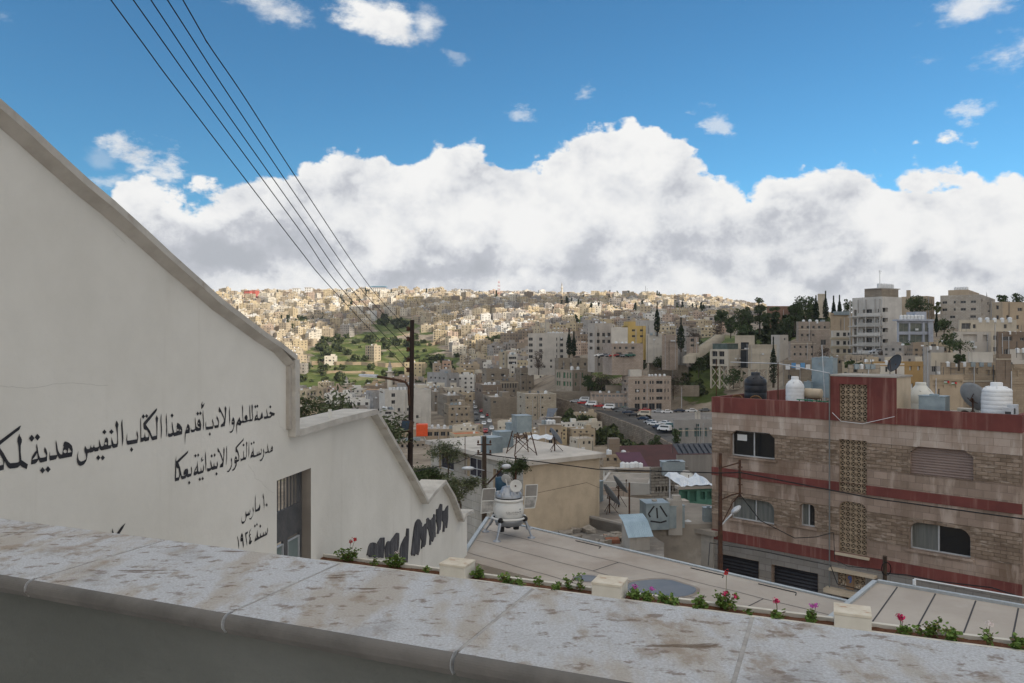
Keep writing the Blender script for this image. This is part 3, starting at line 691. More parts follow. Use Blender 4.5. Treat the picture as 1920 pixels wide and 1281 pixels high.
glist = [(655,1045,.22,[('red',2,1.25)],'full geranium with two bright red blooms at the wall end of the planter',0),
 (700,1056,.13,[],'low straggly geranium next to the red blooming one',1), (742,1057,.20,[('white',1,.95)],'leafy geranium with a small white bloom, below the mural figures',0),
 (800,1068,.10,[],'single tiny sprig just before the first white post',1),
 (900,1078,.15,[],'small geranium just right of the first post',0), (948,1090,.13,[],'low bright green geranium, second beyond the first post',0), (972,1094,.10,[],'little geranium close beside the low bright green one',0),
 (1012,1098,.15,[],'thin geranium halfway between the first and second post',1), (1041,1103,.11,[],'small round geranium just before the tall thin pair',0), (1072,1092,.20,[],'tall thin geranium before the small puddle',1), (1088,1103,.19,[],'withering geranium leaning on the second post',1),
 (1190,1120,.13,[('purple',1,1.3)],'geranium with one purple bloom just past the second post',0), (1212,1124,.13,[('purple',1,1.3)],'geranium with a larger purple bloom below the big puddle',0), (1252,1131,.17,[],'dense low geranium without blooms below the big puddle',0), (1313,1139,.16,[],'round geranium left of the tall pink blooming one',0),
 (1360,1139,.24,[('pink',2,.8),('red',1,1.5)],'large bushy geranium with pink and red blooms on tall stalks',0), (1402,1152,.06,[],'tiny seedling alone on bare soil right of the bushy geranium',1),
 (1459,1157,.12,[('pink',2,1.5)],'small geranium with one fat pink bloom before the third post',0), (1522,1165,.14,[('purple',2,1.3)],'geranium with two purple blooms nearest the third post',0),
 (1694,1186,.12,[('pink',3,1.5)],'geranium with stacked crimson blooms right of the third post',0), (1745,1190,.18,[],'taller leafy geranium on the lower right part of the planter',0), (1785,1200,.16,[],'spreading geranium leaning along the rim',0),
 (1852,1205,.19,[('white',1,1.2)],'geranium with a withered pale flower head',1), (1905,1216,.14,[],'last geranium at the right edge of the picture',0)]
for i, (px_, py_, sz, flw, lab, thin) in enumerate(glist):
    p = onz(px_, py_+9, -2.80); t = (p-Q0).dot(ld); q = min(.2, max(.1, (p-Q0).dot(ln_)))
    geranium(t, q, sz, flw, lab, GR, bool(thin), i+10)

# ================================================================== gallery roofs below
ZR = -5.0
def rz(px, py, z=ZR): p = onz(px, py, z); return (p.x, p.y)
r1 = thing('gallery_roof', 'pale flat roof of painted membrane sheets with a shallow puddle', 'roof')
c1_ = rz(917,973); c2_ = rz(1610,1135)
rd = (Vector(c2_)-Vector(c1_)).normalized()
e1 = rz(868,1048)
polyR = [c1_, c2_, (5.9,13.0), (8.5,9.5), (1.6,14.9), (1.15,15.75), (-.9,17.55), e1]
mb = MB(); mb.prism(polyR, ZR-1.2, ZR); mb.build('roof_deck', roof_cream, r1)
flash = mat('roof_edge_flashing', (.42,.45,.47), (.34,.37,.39), 4, .5, metal=.3)
def edge_rim(pts, z0, h, wdt, name, m, par):
    mb = MB()
    for a, b in zip(pts, pts[1:]):
        a, b = Vector(a), Vector(b); d = (b-a).normalized(); n_ = Vector((-d.y, d.x))*wdt
        L_ = (b-a).length
        v = [(*a, z0), (*b, z0), (*(b+n_), z0), (*(a+n_), z0), (*a, z0+h), (*b, z0+h), (*(b+n_), z0+h), (*(a+n_), z0+h)]
        mb.add(v, [(0,3,2,1),(4,5,6,7),(0,1,5,4),(1,2,6,5),(2,3,7,6),(3,0,4,7)])
    return mb.build(name, m, par)
edge_rim([c1_, c2_], ZR-.3, .33, .09, 'roof_edge', flash, r1)
edge_rim([e1, c1_], ZR-.3, .36, .09, 'roof_edge', flash, r1)
mb = MB(); rn = Vector((-rd.y, rd.x)) * -1
def inpoly(p, poly):
    r = False
    for (x1,y1),(x2,y2) in zip(poly, poly[1:]+poly[:1]):
        if (y1 > p[1]) != (y2 > p[1]) and p[0] < (x2-x1)*(p[1]-y1)/(y2-y1)+x1: r = not r
    return r
for k in range(1, 9):
    run = []
    for i in range(200):
        p = Vector(c1_) + rd*(i*.07-3) + rn*(k*.92) + rn*.012*math.sin(i*.3+k)
        if inpoly(p, polyR) and inpoly(p+rd*.07, polyR): run.append(p)
        else:
            if len(run) > 1: break
    for a, b in zip(run, run[1:]): mb.quad((*(a-rn*.009), ZR+.004), (*(b-rn*.009), ZR+.004), (*(b+rn*.009), ZR+.004), (*(a+rn*.009), ZR+.004))
for k, s_ in ((1,5.2),(2,7.0),(3,4.4),(2,1.5),(1,8.7),(4,6.0)):
    a = Vector(c1_)+rd*s_+rn*(k*.92); b = a+rn*.9
    if inpoly(a, polyR) and inpoly(b, polyR): mb.quad((*(a-rd*.012), ZR+.0045), (*(b-rd*.012), ZR+.0045), (*(b+rd*.012), ZR+.0045), (*(a+rd*.012), ZR+.0045))
mb.build('sheet_seam', blackline, r1)
mb = MB()
for s_ in (3.3, 6.6, 8.2): 
    a = Vector(c1_)+rd*s_; mb.tube([(*(a+rn*.15), ZR+.01), (*(a+rd*.8+rn*.14), ZR+.01), (*(a+rd*.86+rn*.3), ZR+.01)], .010, 6)
mb.build('drain_pipe', blackline, r1)
# metal strip along the near edge
mb = MB(); mb.tube([(-1.3,17.5,ZR-.1), (-.3,16.4,ZR-.02), (.9,15.5,ZR+.0), (2.2,14.2,ZR)], .03, 8); mb.build('edge_pipe', flash, r1)
# puddles
water = mat('rain_water', (.11,.108,.108), (.16,.15,.14), .8, rough=.16, spec=.14)
def puddle(cpx, cpy, rx, ry, label, seed):
    c = onz(cpx, cpy, ZR); a_ = onz(cpx+rx, cpy, ZR); b_ = onz(cpx, cpy-ry, ZR); rx_ = (a_-c).length; ry_ = (b_-c).length
    pts = []
    for i in range(40):
        an = 2*PI*i/40; k = 1+.16*mnoise.noise(Vector((math.cos(an)*1.5, math.sin(an)*1.5, seed)))
        pts.append((c.x+math.cos(an)*rx_*k, c.y+math.sin(an)*ry_*k))
    mb = MB(); mb.poly([pts], lambda x, y: (x, y, ZR+.007)); o = mb.build('puddle', water); tag(o, label, 'puddle', 'puddles on the gallery roof')
    mb = MB(); pts2 = [(c.x+(p[0]-c.x)*1.10, c.y+(p[1]-c.y)*1.16) for p in pts]; mb.poly([pts2], lambda x, y: (x, y, ZR+.0055))
    mb.build('wet_margin', mat('wet_silt_margin', (.16,.12,.085), (.24,.20,.16), 3, .5), o)
puddle(1100, 1085, 24, 6, 'small rain puddle left of the second post on the pale roof', 1)
puddle(1236, 1104, 62, 17, 'large rain puddle reflecting sky on the pale roof', 4)
# second roof, right
r2 = thing('lower_right_roof', 'flat pale roof of wide sheets at the lower right corner', 'roof')
ZQ = -4.5
k1 = Vector(rz(1645,1093,ZQ)); k2 = Vector(rz(1920,1141,ZQ)); k0 = Vector(rz(1608,1140,ZQ))
dd = (k2-k1).normalized(); ee = Vector((dd.y, -dd.x))
polyQ = [tuple(k1), tuple(k1+dd*7), tuple(k1+dd*7+ee*5.5), tuple(k1+ee*5.5+dd*(-.3))]
mb = MB(); mb.prism(polyQ, ZQ-2.5, ZQ); mb.build('roof_deck', roof_cream, r2)
edge_rim([tuple(k1), tuple(k1+dd*7)], ZQ-.2, .25, .08, 'roof_edge', flash, r2)
edge_rim([tuple(k1+ee*5.5-dd*.3), tuple(k1)], ZQ-.2, .245, .08, 'roof_edge', flash, r2)
mb = MB()
for k in range(9):
    a = k1+dd*(.35+.62*k)+ee*.05; b = a+ee*5.4+dd*.12
    mb.quad((*(a-dd*.012), ZQ+.004), (*(a+dd*.012), ZQ+.004), (*(b+dd*.012), ZQ+.004), (*(b-dd*.012), ZQ+.004))
mb.build('sheet_seam', blackline, r2)
mb = MB(); mb.tube([(*(k1+dd*.6-ee*.12), ZQ+.16), (*(k1+dd*7-ee*.12), ZQ+.12)], .012, 8); mb.tube([(*(k1+dd*.6-ee*.12), ZQ-.1), (*(k1+dd*.6-ee*.12), ZQ+.14)], .03, 8); mb.build('water_pipe', white_plastic, r2)
# ================================================================== terrain
COLS = {
 -600: [(10,-14),(60,-20),(150,-32),(300,-40),(600,-38),(900,0),(1300,60),(1450,82),(1700,85),(2600,20)],
 400: [(10,-14),(60,-20),(150,-32),(300,-40),(600,-38),(800,-18),(1000,18),(1300,66),(1450,84),(1700,86),(2600,20)],
 600: [(10,-14),(60,-20),(150,-30),(300,-38),(450,-40),(600,-38),(700,-31),(800,-19),(1000,14),(1300,66),(1450,88),(1700,92),(2600,20)],
 760: [(10,-14),(60,-20),(150,-30),(300,-38),(450,-38),(600,-36),(700,-29),(800,-17),(1000,14),(1300,66),(1450,89),(1700,92),(2600,20)],
 900: [(10,-14),(60,-20),(150,-30),(300,-36),(450,-33),(600,-29),(700,-20),(850,0),(1000,20),(1300,66),(1450,84),(1700,88),(2600,20)],
 1000:[(10,-14),(60,-20),(150,-30),(300,-36),(400,-30),(450,-26),(600,-16),(750,-2),(1000,26),(1300,66),(1450,82),(1700,86),(2600,20)],
 1100:[(10,-14),(60,-21),(150,-31),(260,-36),(335,-33),(360,-26),(400,-16),(450,-12),(600,-10),(800,8),(1000,28),(1300,66),(1450,80),(1700,84),(2600,20)],
 1200:[(10,-14),(60,-22),(150,-31),(250,-37),(330,-31),(345,-27),(400,-10),(470,-6),(600,-5),(800,10),(1000,30),(1300,66),(1450,82),(1700,84),(2600,20)],
 1300:[(10,-14),(60,-23),(150,-33),(230,-37),(290,-31),(325,-26),(360,-14),(400,-6),(470,-1),(600,0),(800,14),(1000,32),(1300,64),(1450,76),(1700,78),(2600,20)],
 1400:[(10,-14),(60,-23),(150,-33),(230,-36),(290,-28),(330,-17),(370,-8),(410,-1),(470,2),(600,4),(800,16),(1000,30),(1300,54),(1450,62),(1700,66),(2600,20)],
 1500:[(10,-14),(60,-22),(110,-24),(150,-24),(200,-20),(250,-14),(330,-6),(380,2),(430,6),(600,10),(1000,26),(1400,40),(1700,46),(2600,20)],
 1650:[(10,-14),(60,-20),(110,-18),(150,-15),(200,-9),(250,-5),(320,3),(400,12),(500,14),(1000,20),(1400,30),(2600,20)],
 1920:[(10,-14),(60,-18),(110,-13),(150,-9),(200,-4),(250,1),(320,7),(400,16),(500,18),(1000,20),(1400,30),(2600,20)],
 2600:[(10,-14),(60,-16),(110,-10),(150,-6),(200,0),(250,5),(320,12),(400,20),(500,22),(1000,24),(2600,20)],
}
CK = sorted(COLS)
def colz(c, Y):
    t = COLS[c]
    if Y <= t[0][0]: return t[0][1]
    for (a, za), (b, zb_) in zip(t, t[1:]):
        if Y <= b:
            s = (Y-a)/(b-a); return za+(zb_-za)*s
    return t[-1][1]
def tz(px, Y):
    px = min(max(px, CK[0]), CK[-1])
    for a, b in zip(CK, CK[1:]):
        if px <= b: s = (px-a)/(b-a); return colz(a, Y)*(1-s)+colz(b, Y)*s
def tzXY(x, y):
    if y < 8: return -14.0
    return tz(960+F*x/y, y)
def hit(px, py, Y0=60, Y1=1600):
    """distance at which the line of sight meets the terrain"""
    Y = Y0
    while Y < Y1:
        if tz(px, Y) >= (HY-py)/F*Y: return Y
        Y *= 1.008
    return None
GZ = [(650,672,80,36),(610,715,52,32),(700,695,80,40),(770,680,70,44),(825,690,44,26),(740,612,45,18),(700,640,45,20),(640,730,60,16),(720,715,50,20),(790,715,40,26),(865,695,16,8),(900,672,30,8),(560,722,20,14),(800,620,20,10),
      (1095,785,60,24),(1150,815,40,26),(1310,715,50,40),(1345,648,55,22),(1240,665,40,12),(1200,560,0,0),(1420,640,70,14),(1090,600,14,8),(1330,735,40,20),(1130,700,40,12),(1170,735,60,14),(1260,700,50,20)]
def grass_w(px, py):
    v = 0
    for cx, cy, rx, ry in GZ:
        if rx: v = max(v, 1.2-math.hypot((px-cx)/rx, (py-cy)/ry))
    return max(0, min(.78, v*1.5))
rows = []; r_ = 9.0
while r_ < 4200: rows.append(r_); r_ *= 1.022
azs = [i*R(.42)-R(42) for i in range(201)]
azs = [R(a) for a in range(-180,-42,6)] + azs + [R(a) for a in range(48,181,6)]
vs = []; cols_ = []
for a in azs:
    for r_ in rows:
        if abs(a) < R(61): Y = r_*math.cos(a); px = 960+F*math.tan(a)
        else: Y = r_*.45; px = 960+F*math.tan(R(61))*(1 if a > 0 else -1)
        z = tz(px, Y) if abs(a) < R(75) else -14 - min(6, r_*.02)
        z += min(1, max(0, (r_-60)/100))*1.6*mnoise.noise(Vector((r_*math.sin(a)*.03, r_*math.cos(a)*.03, 0)))
        vs.append((r_*math.sin(a), r_*math.cos(a), z))
        g = 0
        if abs(a) < R(45) and r_ > 100: g = grass_w(px, HY - z*F/Y)
        cols_.append(g)
nr = len(rows); na = len(azs)
fs = [(i*nr+j, (i+1)*nr+j, (i+1)*nr+j+1, i*nr+j+1) for i in range(na-1) for j in range(nr-1)]
me = bpy.data.meshes.new('hillside_ground'); me.from_pydata(vs, [], fs)
at_ = me.attributes.new('grass', 'FLOAT', 'POINT'); at_.data.foreach_set('value', cols_)
gm = bpy.data.materials.new('hillside_ground'); gm.use_nodes = True; nt = gm.node_tree; L = nt.links
bs = nt.nodes['Principled BSDF']; bs.inputs['Roughness'].default_value = .95; bs.inputs['Specular IOR Level'].default_value = .1
tcg = _n(nt, 'ShaderNodeTexCoord')
def gn(sc, det=8, off=0):
    mp = _n(nt, 'ShaderNodeMapping'); mp.inputs['Location'].default_value = (off, off, off); L.new(tcg.outputs['Object'], mp.inputs[0])
    z = _n(nt, 'ShaderNodeTexNoise'); z.inputs['Scale'].default_value = sc; z.inputs['Detail'].default_value = det; z.inputs['Roughness'].default_value = .65; L.new(mp.outputs[0], z.inputs['Vector']); return z.outputs[0]
def ramp(f, *els_):
    r = _n(nt, 'ShaderNodeValToRGB'); L.new(f, r.inputs[0]); e = r.color_ramp.elements
    e[0].position, e[0].color = els_[0][0], (*els_[0][1], 1); e[1].position, e[1].color = els_[-1][0], (*els_[-1][1], 1)
    for p, c in els_[1:-1]: q = e.new(p); q.color = (*c, 1)
    return r.outputs[0]
dirt = ramp(gn(.09), (.3,(.13,.11,.085)), (.5,(.24,.20,.155)), (.7,(.36,.31,.25)))
grs = ramp(gn(.05, 8, 5), (.32,(.04,.05,.02)), (.43,(.07,.095,.028)), (.54,(.105,.13,.038)), (.63,(.20,.175,.10)))
atn = _n(nt, 'ShaderNodeAttribute', attribute_name='grass')
m1 = _n(nt, 'ShaderNodeMath', operation='ADD'); L.new(atn.outputs['Fac'], m1.inputs[0])
m0 = _n(nt, 'ShaderNodeMath', operation='MULTIPLY_ADD'); L.new(gn(.035, 6, 9), m0.inputs[0]); m0.inputs[1].default_value = 2.4; m0.inputs[2].default_value = -1.2
L.new(m0.outputs[0], m1.inputs[1])
mr = _n(nt, 'ShaderNodeMapRange'); mr.inputs['From Min'].default_value = .34; mr.inputs['From Max'].default_value = .46; L.new(m1.outputs[0], mr.inputs[0])
mxg = _n(nt, 'ShaderNodeMix', data_type='RGBA'); L.new(mr.outputs[0], mxg.inputs[0]); L.new(dirt, mxg.inputs[6]); L.new(grs, mxg.inputs[7]); L.new(mxg.outputs[2], bs.inputs['Base Color'])
bmp = _n(nt, 'ShaderNodeBump'); bmp.inputs['Distance'].default_value = 1.2; L.new(gn(.25, 8, 2), bmp.inputs['Height']); L.new(bmp.outputs[0], bs.inputs['Normal'])
me.materials.append(gm); me.polygons.foreach_set('use_smooth', [True]*len(fs))
go_ = bpy.data.objects.new('hillside_ground', me); COL.objects.link(go_); struct(go_)

# ================================================================== clouds overhead that shade the near slope
clm = bpy.data.materials.new('cloud_body'); clm.use_nodes = True; nt = clm.node_tree; L = nt.links
bs = nt.nodes['Principled BSDF']; nt.nodes.remove(bs)
df = _n(nt, 'ShaderNodeBsdfDiffuse'); df.inputs[0].default_value = (.9,.9,.9,1); tr = _n(nt, 'ShaderNodeBsdfTranslucent'); tr.inputs[0].default_value = (.80,.80,.82,1)
ms = _n(nt, 'ShaderNodeMixShader'); ms.inputs[0].default_value = .45; L.new(df.outputs[0], ms.inputs[1]); L.new(tr.outputs[0], ms.inputs[2]); L.new(ms.outputs[0], nt.nodes['Material Output'].inputs[0])
def shade_cloud(name, gpts, H, label, seed):
    """cloud bank of height H lying between the sun and the ground outline gpts [(x, y)]"""
    off = Vector((sdir.x, sdir.y))/sdir.z*H
    pts = []
    for a, b in zip(gpts, gpts[1:]+gpts[:1]):
        n = max(2, int(math.dist(a, b)/60))
        for i in range(n):
            t = i/n; x = a[0]+(b[0]-a[0])*t; y = a[1]+(b[1]-a[1])*t
            k = mnoise.noise(Vector((x*.008, y*.008, seed)))*42
            pts.append((x+off.x+k, y+off.y+k*.8))
    cx = sum(p[0] for p in pts)/len(pts); cy = sum(p[1] for p in pts)/len(pts)
    mb = MB(); n = len(pts); rings = []
    for f_, z in ((.55, H-14), (.97, H-2), (1.0, H+8), (.96, H+26), (.8, H+52), (.45, H+78)):
        rings.append([(cx+(p[0]-cx)*f_, cy+(p[1]-cy)*f_, z+14*mnoise.noise(Vector((p[0]*.01, p[1]*.01, z)))) for p in pts])
    vs = [p for r in rings for p in r]; fs = [(i*n+k, i*n+(k+1) % n, (i+1)*n+(k+1) % n, (i+1)*n+k) for i in range(len(rings)-1) for k in range(n)]
    fs += [tuple(range(n))[::-1], tuple((len(rings)-1)*n+k for k in range(n))]
    mb.add(vs, fs, 0, None, True)
    o = mb.build(name, clm); struct(o, 'stuff', label); return o
def gp(px, Y): return ((px-960)/F*Y, Y)
shade_outline = [(-170,-60), (-170,60), gp(620,330), gp(760,470), gp(900,560), gp(935,700), gp(985,860), gp(1070,1000), gp(1200,1120), gp(1500,1150), gp(1900,900), gp(2400,500), (420,60), (300,-60)]
shade_cloud('cloud', shade_outline, 420, 'thin cloud bank overhead', 1)
shade_cloud('cloud', [gp(640,1180), gp(700,1290), gp(860,1330), gp(1000,1420), gp(1090,1380), gp(1050,1270), gp(900,1200), gp(800,1150)], 430, 'small cloud overhead', 3)
shade_cloud('cloud', [gp(560,1020), gp(600,1100), gp(700,1120), gp(790,1080), gp(760,1010), gp(640,980)], 430, 'small cloud overhead', 8)

# ================================================================== far hillside town
hw = [mat('far_wall_%s' % n, a, b, .25, .9) for n, a, b in (
 ('cream',(.52,.44,.32),(.44,.37,.26)), ('sand',(.44,.36,.26),(.36,.30,.215)), ('pale',(.62,.57,.48),(.52,.47,.39)), ('grey',(.36,.33,.30),(.29,.265,.24)),
 ('buff',(.50,.41,.27),(.42,.34,.22)), ('pink',(.47,.36,.28),(.39,.30,.235)), ('white',(.72,.70,.66),(.60,.58,.54)), ('brown',(.30,.24,.18),(.24,.19,.145)))]
f_roof = mat('far_flat_roof', (.40,.36,.31), (.27,.245,.22), .3, .95)
f_win = mat('far_window', (.035,.034,.036), (.07,.065,.06), .6, .4)
f_tank = mat('far_tank_white', (.75,.76,.77), None, rough=.6)
f_red = mat('far_tile_red', (.46,.16,.07), (.38,.13,.06), .5, .9)
HM = hw + [f_roof, f_win, f_tank, f_red]
WI, RI, TI, DI = 9, 8, 10, 11
def house(mb, rnd, w_, d_, h_, wi, M, tile=False, detail=True):
    p_ = .8
    mb.box(-w_/2, 0, -6, w_/2, d_, h_, wi, M)
    mb.add([(-w_/2+.3, .3, h_+.03), (w_/2-.3, .3, h_+.03), (w_/2-.3, d_-.3, h_+.03), (-w_/2+.3, d_-.3, h_+.03)], [(0,1,2,3)], DI if tile else RI, M)
    for a in ((-w_/2, 0, w_/2, .28), (-w_/2, .28, -w_/2+.28, d_-.28), (w_/2-.28, .28, w_/2, d_-.28), (-w_/2, d_-.28, w_/2, d_)):
        mb.box(a[0], a[1], h_+.001, a[2], a[3], h_+p_, wi, M)
    st = rnd.random()
    sx = rnd.uniform(-w_/2+1, w_/2-4.5); sw = rnd.uniform(3,5)
    if st < .7: mb.box(sx, d_*.35, h_+.04, sx+sw, d_*.35+3.6, h_+rnd.uniform(2.4,3.4), wi, M)
    for k in range(rnd.choice((0,1,1,2,3))):
        tx = rnd.uniform(-w_/2+.8, w_/2-2); mb.box(tx, .9, h_+.05, tx+1.1, 2, h_+rnd.uniform(1.5,2.1), TI, M)
    if not detail: 
        pass
    fl = max(1, int(h_/3.1)); style = rnd.random()
    for s_, (o, dx, ln, ny) in enumerate((((-w_/2, 0), (1,0), w_, (0,-1)), ((w_/2, 0), (0,1), d_, (1,0)), ((-w_/2, 0), (0,1), d_, (-1,0)))):
        nW = max(2, int(ln/rnd.uniform(2.9,4.2))); sp_ = ln/nW
        big = rnd.random() < .25 and s_ == 0; bk = rnd.randrange(nW)
        for f in range(fl):
            z = h_ - (f+1)*3.1 + .95
            for k in range(nW):
                if rnd.random() < .16: continue
                ww = sp_*.62 if (big and k == bk) else rnd.choice((1.1,1.3,1.5)); c = (k+.5)*sp_
                e = .06
                def P(t, zz): return (o[0]+dx[0]*t+ny[0]*e, o[1]+dx[1]*t+ny[1]*e, zz)
                a, b = c-ww/2, c+ww/2
                mb.add([P(a,z), P(b,z), P(b,z+1.35+.5*(big and k == bk)), P(a,z+1.35+.5*(big and k == bk))], [(0,1,2,3)], WI, M)
        if s_ == 0 and style < .4:
            for f in range(fl):
                z = h_-(f+1)*3.1-.05; a = rnd.uniform(0, w_*.4); mb.box(-w_/2+a, -1.1, z, -w_/2+a+w_*.45, 0, z+1.0, wi, M)
rnd = random.Random(11)
cells = {}
def free(x, y, r):
    k = (int(x//24), int(y//24))
    for i in (-1,0,1):
        for j in (-1,0,1):
            for (a, b, q) in cells.get((k[0]+i, k[1]+j), ()):
                if (a-x)**2+(b-y)**2 < (r+q)**2: return False
    return True
def put(x, y, r): cells.setdefault((int(x//24), int(y//24)), []).append((x, y, r))
# places kept free for named things (x, y, r)
houses = []
tries = 0
while tries < 90000 and len(houses) < 4700:
    tries += 1
    px = rnd.uniform(120, 1560); u = rnd.random(); Y = math.sqrt(545**2 + u*(1560**2-545**2))
    if px > 1010 and Y < 600: continue
    if px > 1360 and Y < 900: continue
    if px < 1010 and Y < 620 and px > 880: pass
    z = tz(px, Y); py = HY - z*F/Y
    if max(grass_w(px, py), grass_w(px, py-9)) > .12 and rnd.random() > .0015: continue
    x = (px-960)/F*Y; r_ = rnd.uniform(5.2, 8.6)
    if not free(x, Y, r_*.98): continue
    put(x, Y, r_)
    houses.append((x, Y, z, px, py, r_))
houses.sort(key=lambda h: h[5]/h[1]*(1 if h[4] < 735 else .5)*(.1 if h[3] < 430 or (h[3] < 545 and h[4] > 610) else 1), reverse=True)
def colour_pick(rnd, px, py):
    if px < 860: return rnd.choices(range(8), (26,22,16,8,16,6,8,5))[0]
    return rnd.choices(range(8), (18,20,14,18,10,9,6,9))[0]
names = ['cream','sand coloured','pale stone','grey','buff yellow','pinkish','white','brown']
protos = {}
for wi in range(8):
    for v in range(5):
        mb = MB(); rr = random.Random(wi*10+v)
        w_ = (13, 16, 18, 14, 11)[v]; h_ = (9.6, 12.6, 9.8, 16.0, 6.8)[v]
        house(mb, rr, w_, rr.uniform(10,13), h_, wi, None, tile=(v == 2 and wi in (0,4)))
        protos[(wi, v)] = mb.mesh('house', HM)
stuff = MB()
kinds_ = ['three storey','four storey','broad three storey','tall five storey','small two storey']
for i, (x, y, z, px, py, r_) in enumerate(houses):
    wi = colour_pick(rnd, px, py); v = rnd.choices(range(5), (30,26,18,10,22))[0]
    yaw = math.atan2(-x, y)*0 + rnd.gauss(0,.28) + (-.25 if px < 900 else .2) + rnd.choice((0,0,0,.7,-.7))
    s_ = r_/8.6
    if i < 205:
        o = bpy.data.objects.new('hillside_house', protos[(wi, v)]); COL.objects.link(o)
        o.location = (x, y, z); o.rotation_euler = (0,0,yaw); o.scale = (s_, s_, s_*rnd.uniform(.9,1.15))
        where = 'left of the pole' if px < 772 else ('right of the pole' if px < 985 else 'above the tower block')
        high = 'at the foot of' if y < 720 else ('low on' if y < 860 else 'halfway up')
        tag(o, f'{names[wi]} {kinds_[v]} house {high} the hill {where}', 'house', 'houses packed on the far hillside')
    else:
        M = Matrix.Translation((x, y, z)) @ Matrix.Rotation(yaw, 4, 'Z') @ Matrix.Scale(s_, 4)
        rr = random.Random(i); w_ = rr.uniform(11,18)
        house(stuff, rr, w_, rr.uniform(9,12), rr.choice((6.4,9.5,9.6,12.6,12.8,15.8)), wi, M, tile=rr.random() < .03, detail=False)
o = stuff.build('far_town', HM); struct(o, 'stuff', 'dense mass of small flat roofed houses covering the far hill')

# ---- trees of the far hill
leaf_far = mat('far_foliage', (.035,.048,.02), (.06,.075,.03), .8, .9)
leaf_far2 = mat('far_foliage_light', (.065,.085,.03), (.10,.115,.045), .8, .9)
bark = mat('bark', (.09,.07,.05), (.05,.04,.03), 4, .95)
def blob_leaves(mb, rnd, n, shape, size, mi=0):
    for k in range(n):
        p = shape(rnd); nrm = Vector((rnd.gauss(0,1), rnd.gauss(0,1), rnd.gauss(0,1))).normalized()
        u_ = nrm.orthogonal().normalized()*size*rnd.uniform(.6,1.3); v_ = nrm.cross(u_).normalized()*size*rnd.uniform(.5,1.1)
        p = Vector(p); mb.add([p-u_-v_, p+u_-v_*.6, p+u_*.8+v_, p-u_*.7+v_], [(0,1,2,3)], mi)
def cyp_shape(h, r):
    def f(rnd):
        t = rnd.random()**.8; rr = r*(math.sin(min(1, t*1.15+.12)*PI)**.6)*(1-.35*t); a = rnd.uniform(0,2*PI); q = rr*math.sqrt(rnd.random())
        return (q*math.cos(a), q*math.sin(a), .04*h+t*h*.96)
    return f
def round_shape(h, r, lobes=7, seed=0):
    rs = random.Random(seed); L_ = []
    for k in range(20 if h > 2.2*r else 9):
        zf = rs.uniform(.22,.88); e = 1-.5*abs(zf-.5)
        L_.append((rs.uniform(-.6,.6)*r*e, rs.uniform(-.6,.6)*r*e, h*zf, max(r*rs.uniform(.36,.62), h*.10)*e))
    def f(rnd):
        c = rnd.choice(L_); d = Vector((rnd.gauss(0,1), rnd.gauss(0,1), rnd.gauss(0,1))).normalized()*c[3]*rnd.uniform(.6,1)
        return (c[0]+d.x, c[1]+d.y, c[2]+d.z*.75)
    return f
def make_tree(name, label, cat, h, r, kind, n, leaf, m, seed=1, group=None, mats2=None, trunk_r=None):
    t = thing(name, label, cat, (0,0,0), 0, group); rr = random.Random(seed)
    mb = MB()
    if kind == 'cyp': blob_leaves(mb, rr, n, cyp_shape(h, r), leaf)
    else: blob_leaves(mb, rr, n, round_shape(h, r, 8, seed), leaf)
    if mats2: mb.m = [0 if rr.random() < .6 else 1 for _ in mb.m]
    mb.build('crown', [m, mats2] if mats2 else m, t)
    tm = MB(); tr_ = trunk_r or h*.022
    tm.tube([(0,0,-1.0), (h*.01,0,h*.3), (0,h*.01,h*.62)], [tr_*1.4, tr_, tr_*.5], 7)
    if kind != 'cyp':
        for k in range(5):
            a = rr.uniform(0,6.28); tm.tube([(0,0,h*rr.uniform(.2,.4)), (math.cos(a)*r*.35, math.sin(a)*r*.35, h*.55), (math.cos(a)*r*.6, math.sin(a)*r*.6, h*.7)], [tr_*.6, tr_*.4, tr_*.15], 5)
    tm.build('trunk', bark, t); return t
fc_ = make_tree('cypress_tree', 'dark cypress standing among the houses of the far hill', 'tree', 14, 2.0, 'cyp', 170, 1.0, leaf_far, 3, 'cypresses on the far hillside')
ft = make_tree('bushy_tree', 'dark bushy tree standing between houses of the far hill', 'tree', 8, 4.6, 'round', 260, .95, leaf_far, 5, 'bushy trees on the far hillside', leaf_far2)
first = {id(fc_): True, id(ft): True}
def place(proto, x, y, z, rz=0, scale=1, label=None, group=None):
    if first.pop(id(proto), None):
        proto.location = (x, y, z); proto.rotation_euler = (0,0,rz); proto.scale = (scale,)*3 if not isinstance(scale, tuple) else scale
        if label: proto['label'] = label
        if group: proto['group'] = group
        return proto
    return dup(proto, (x, y, z), rz, label, group, scale)
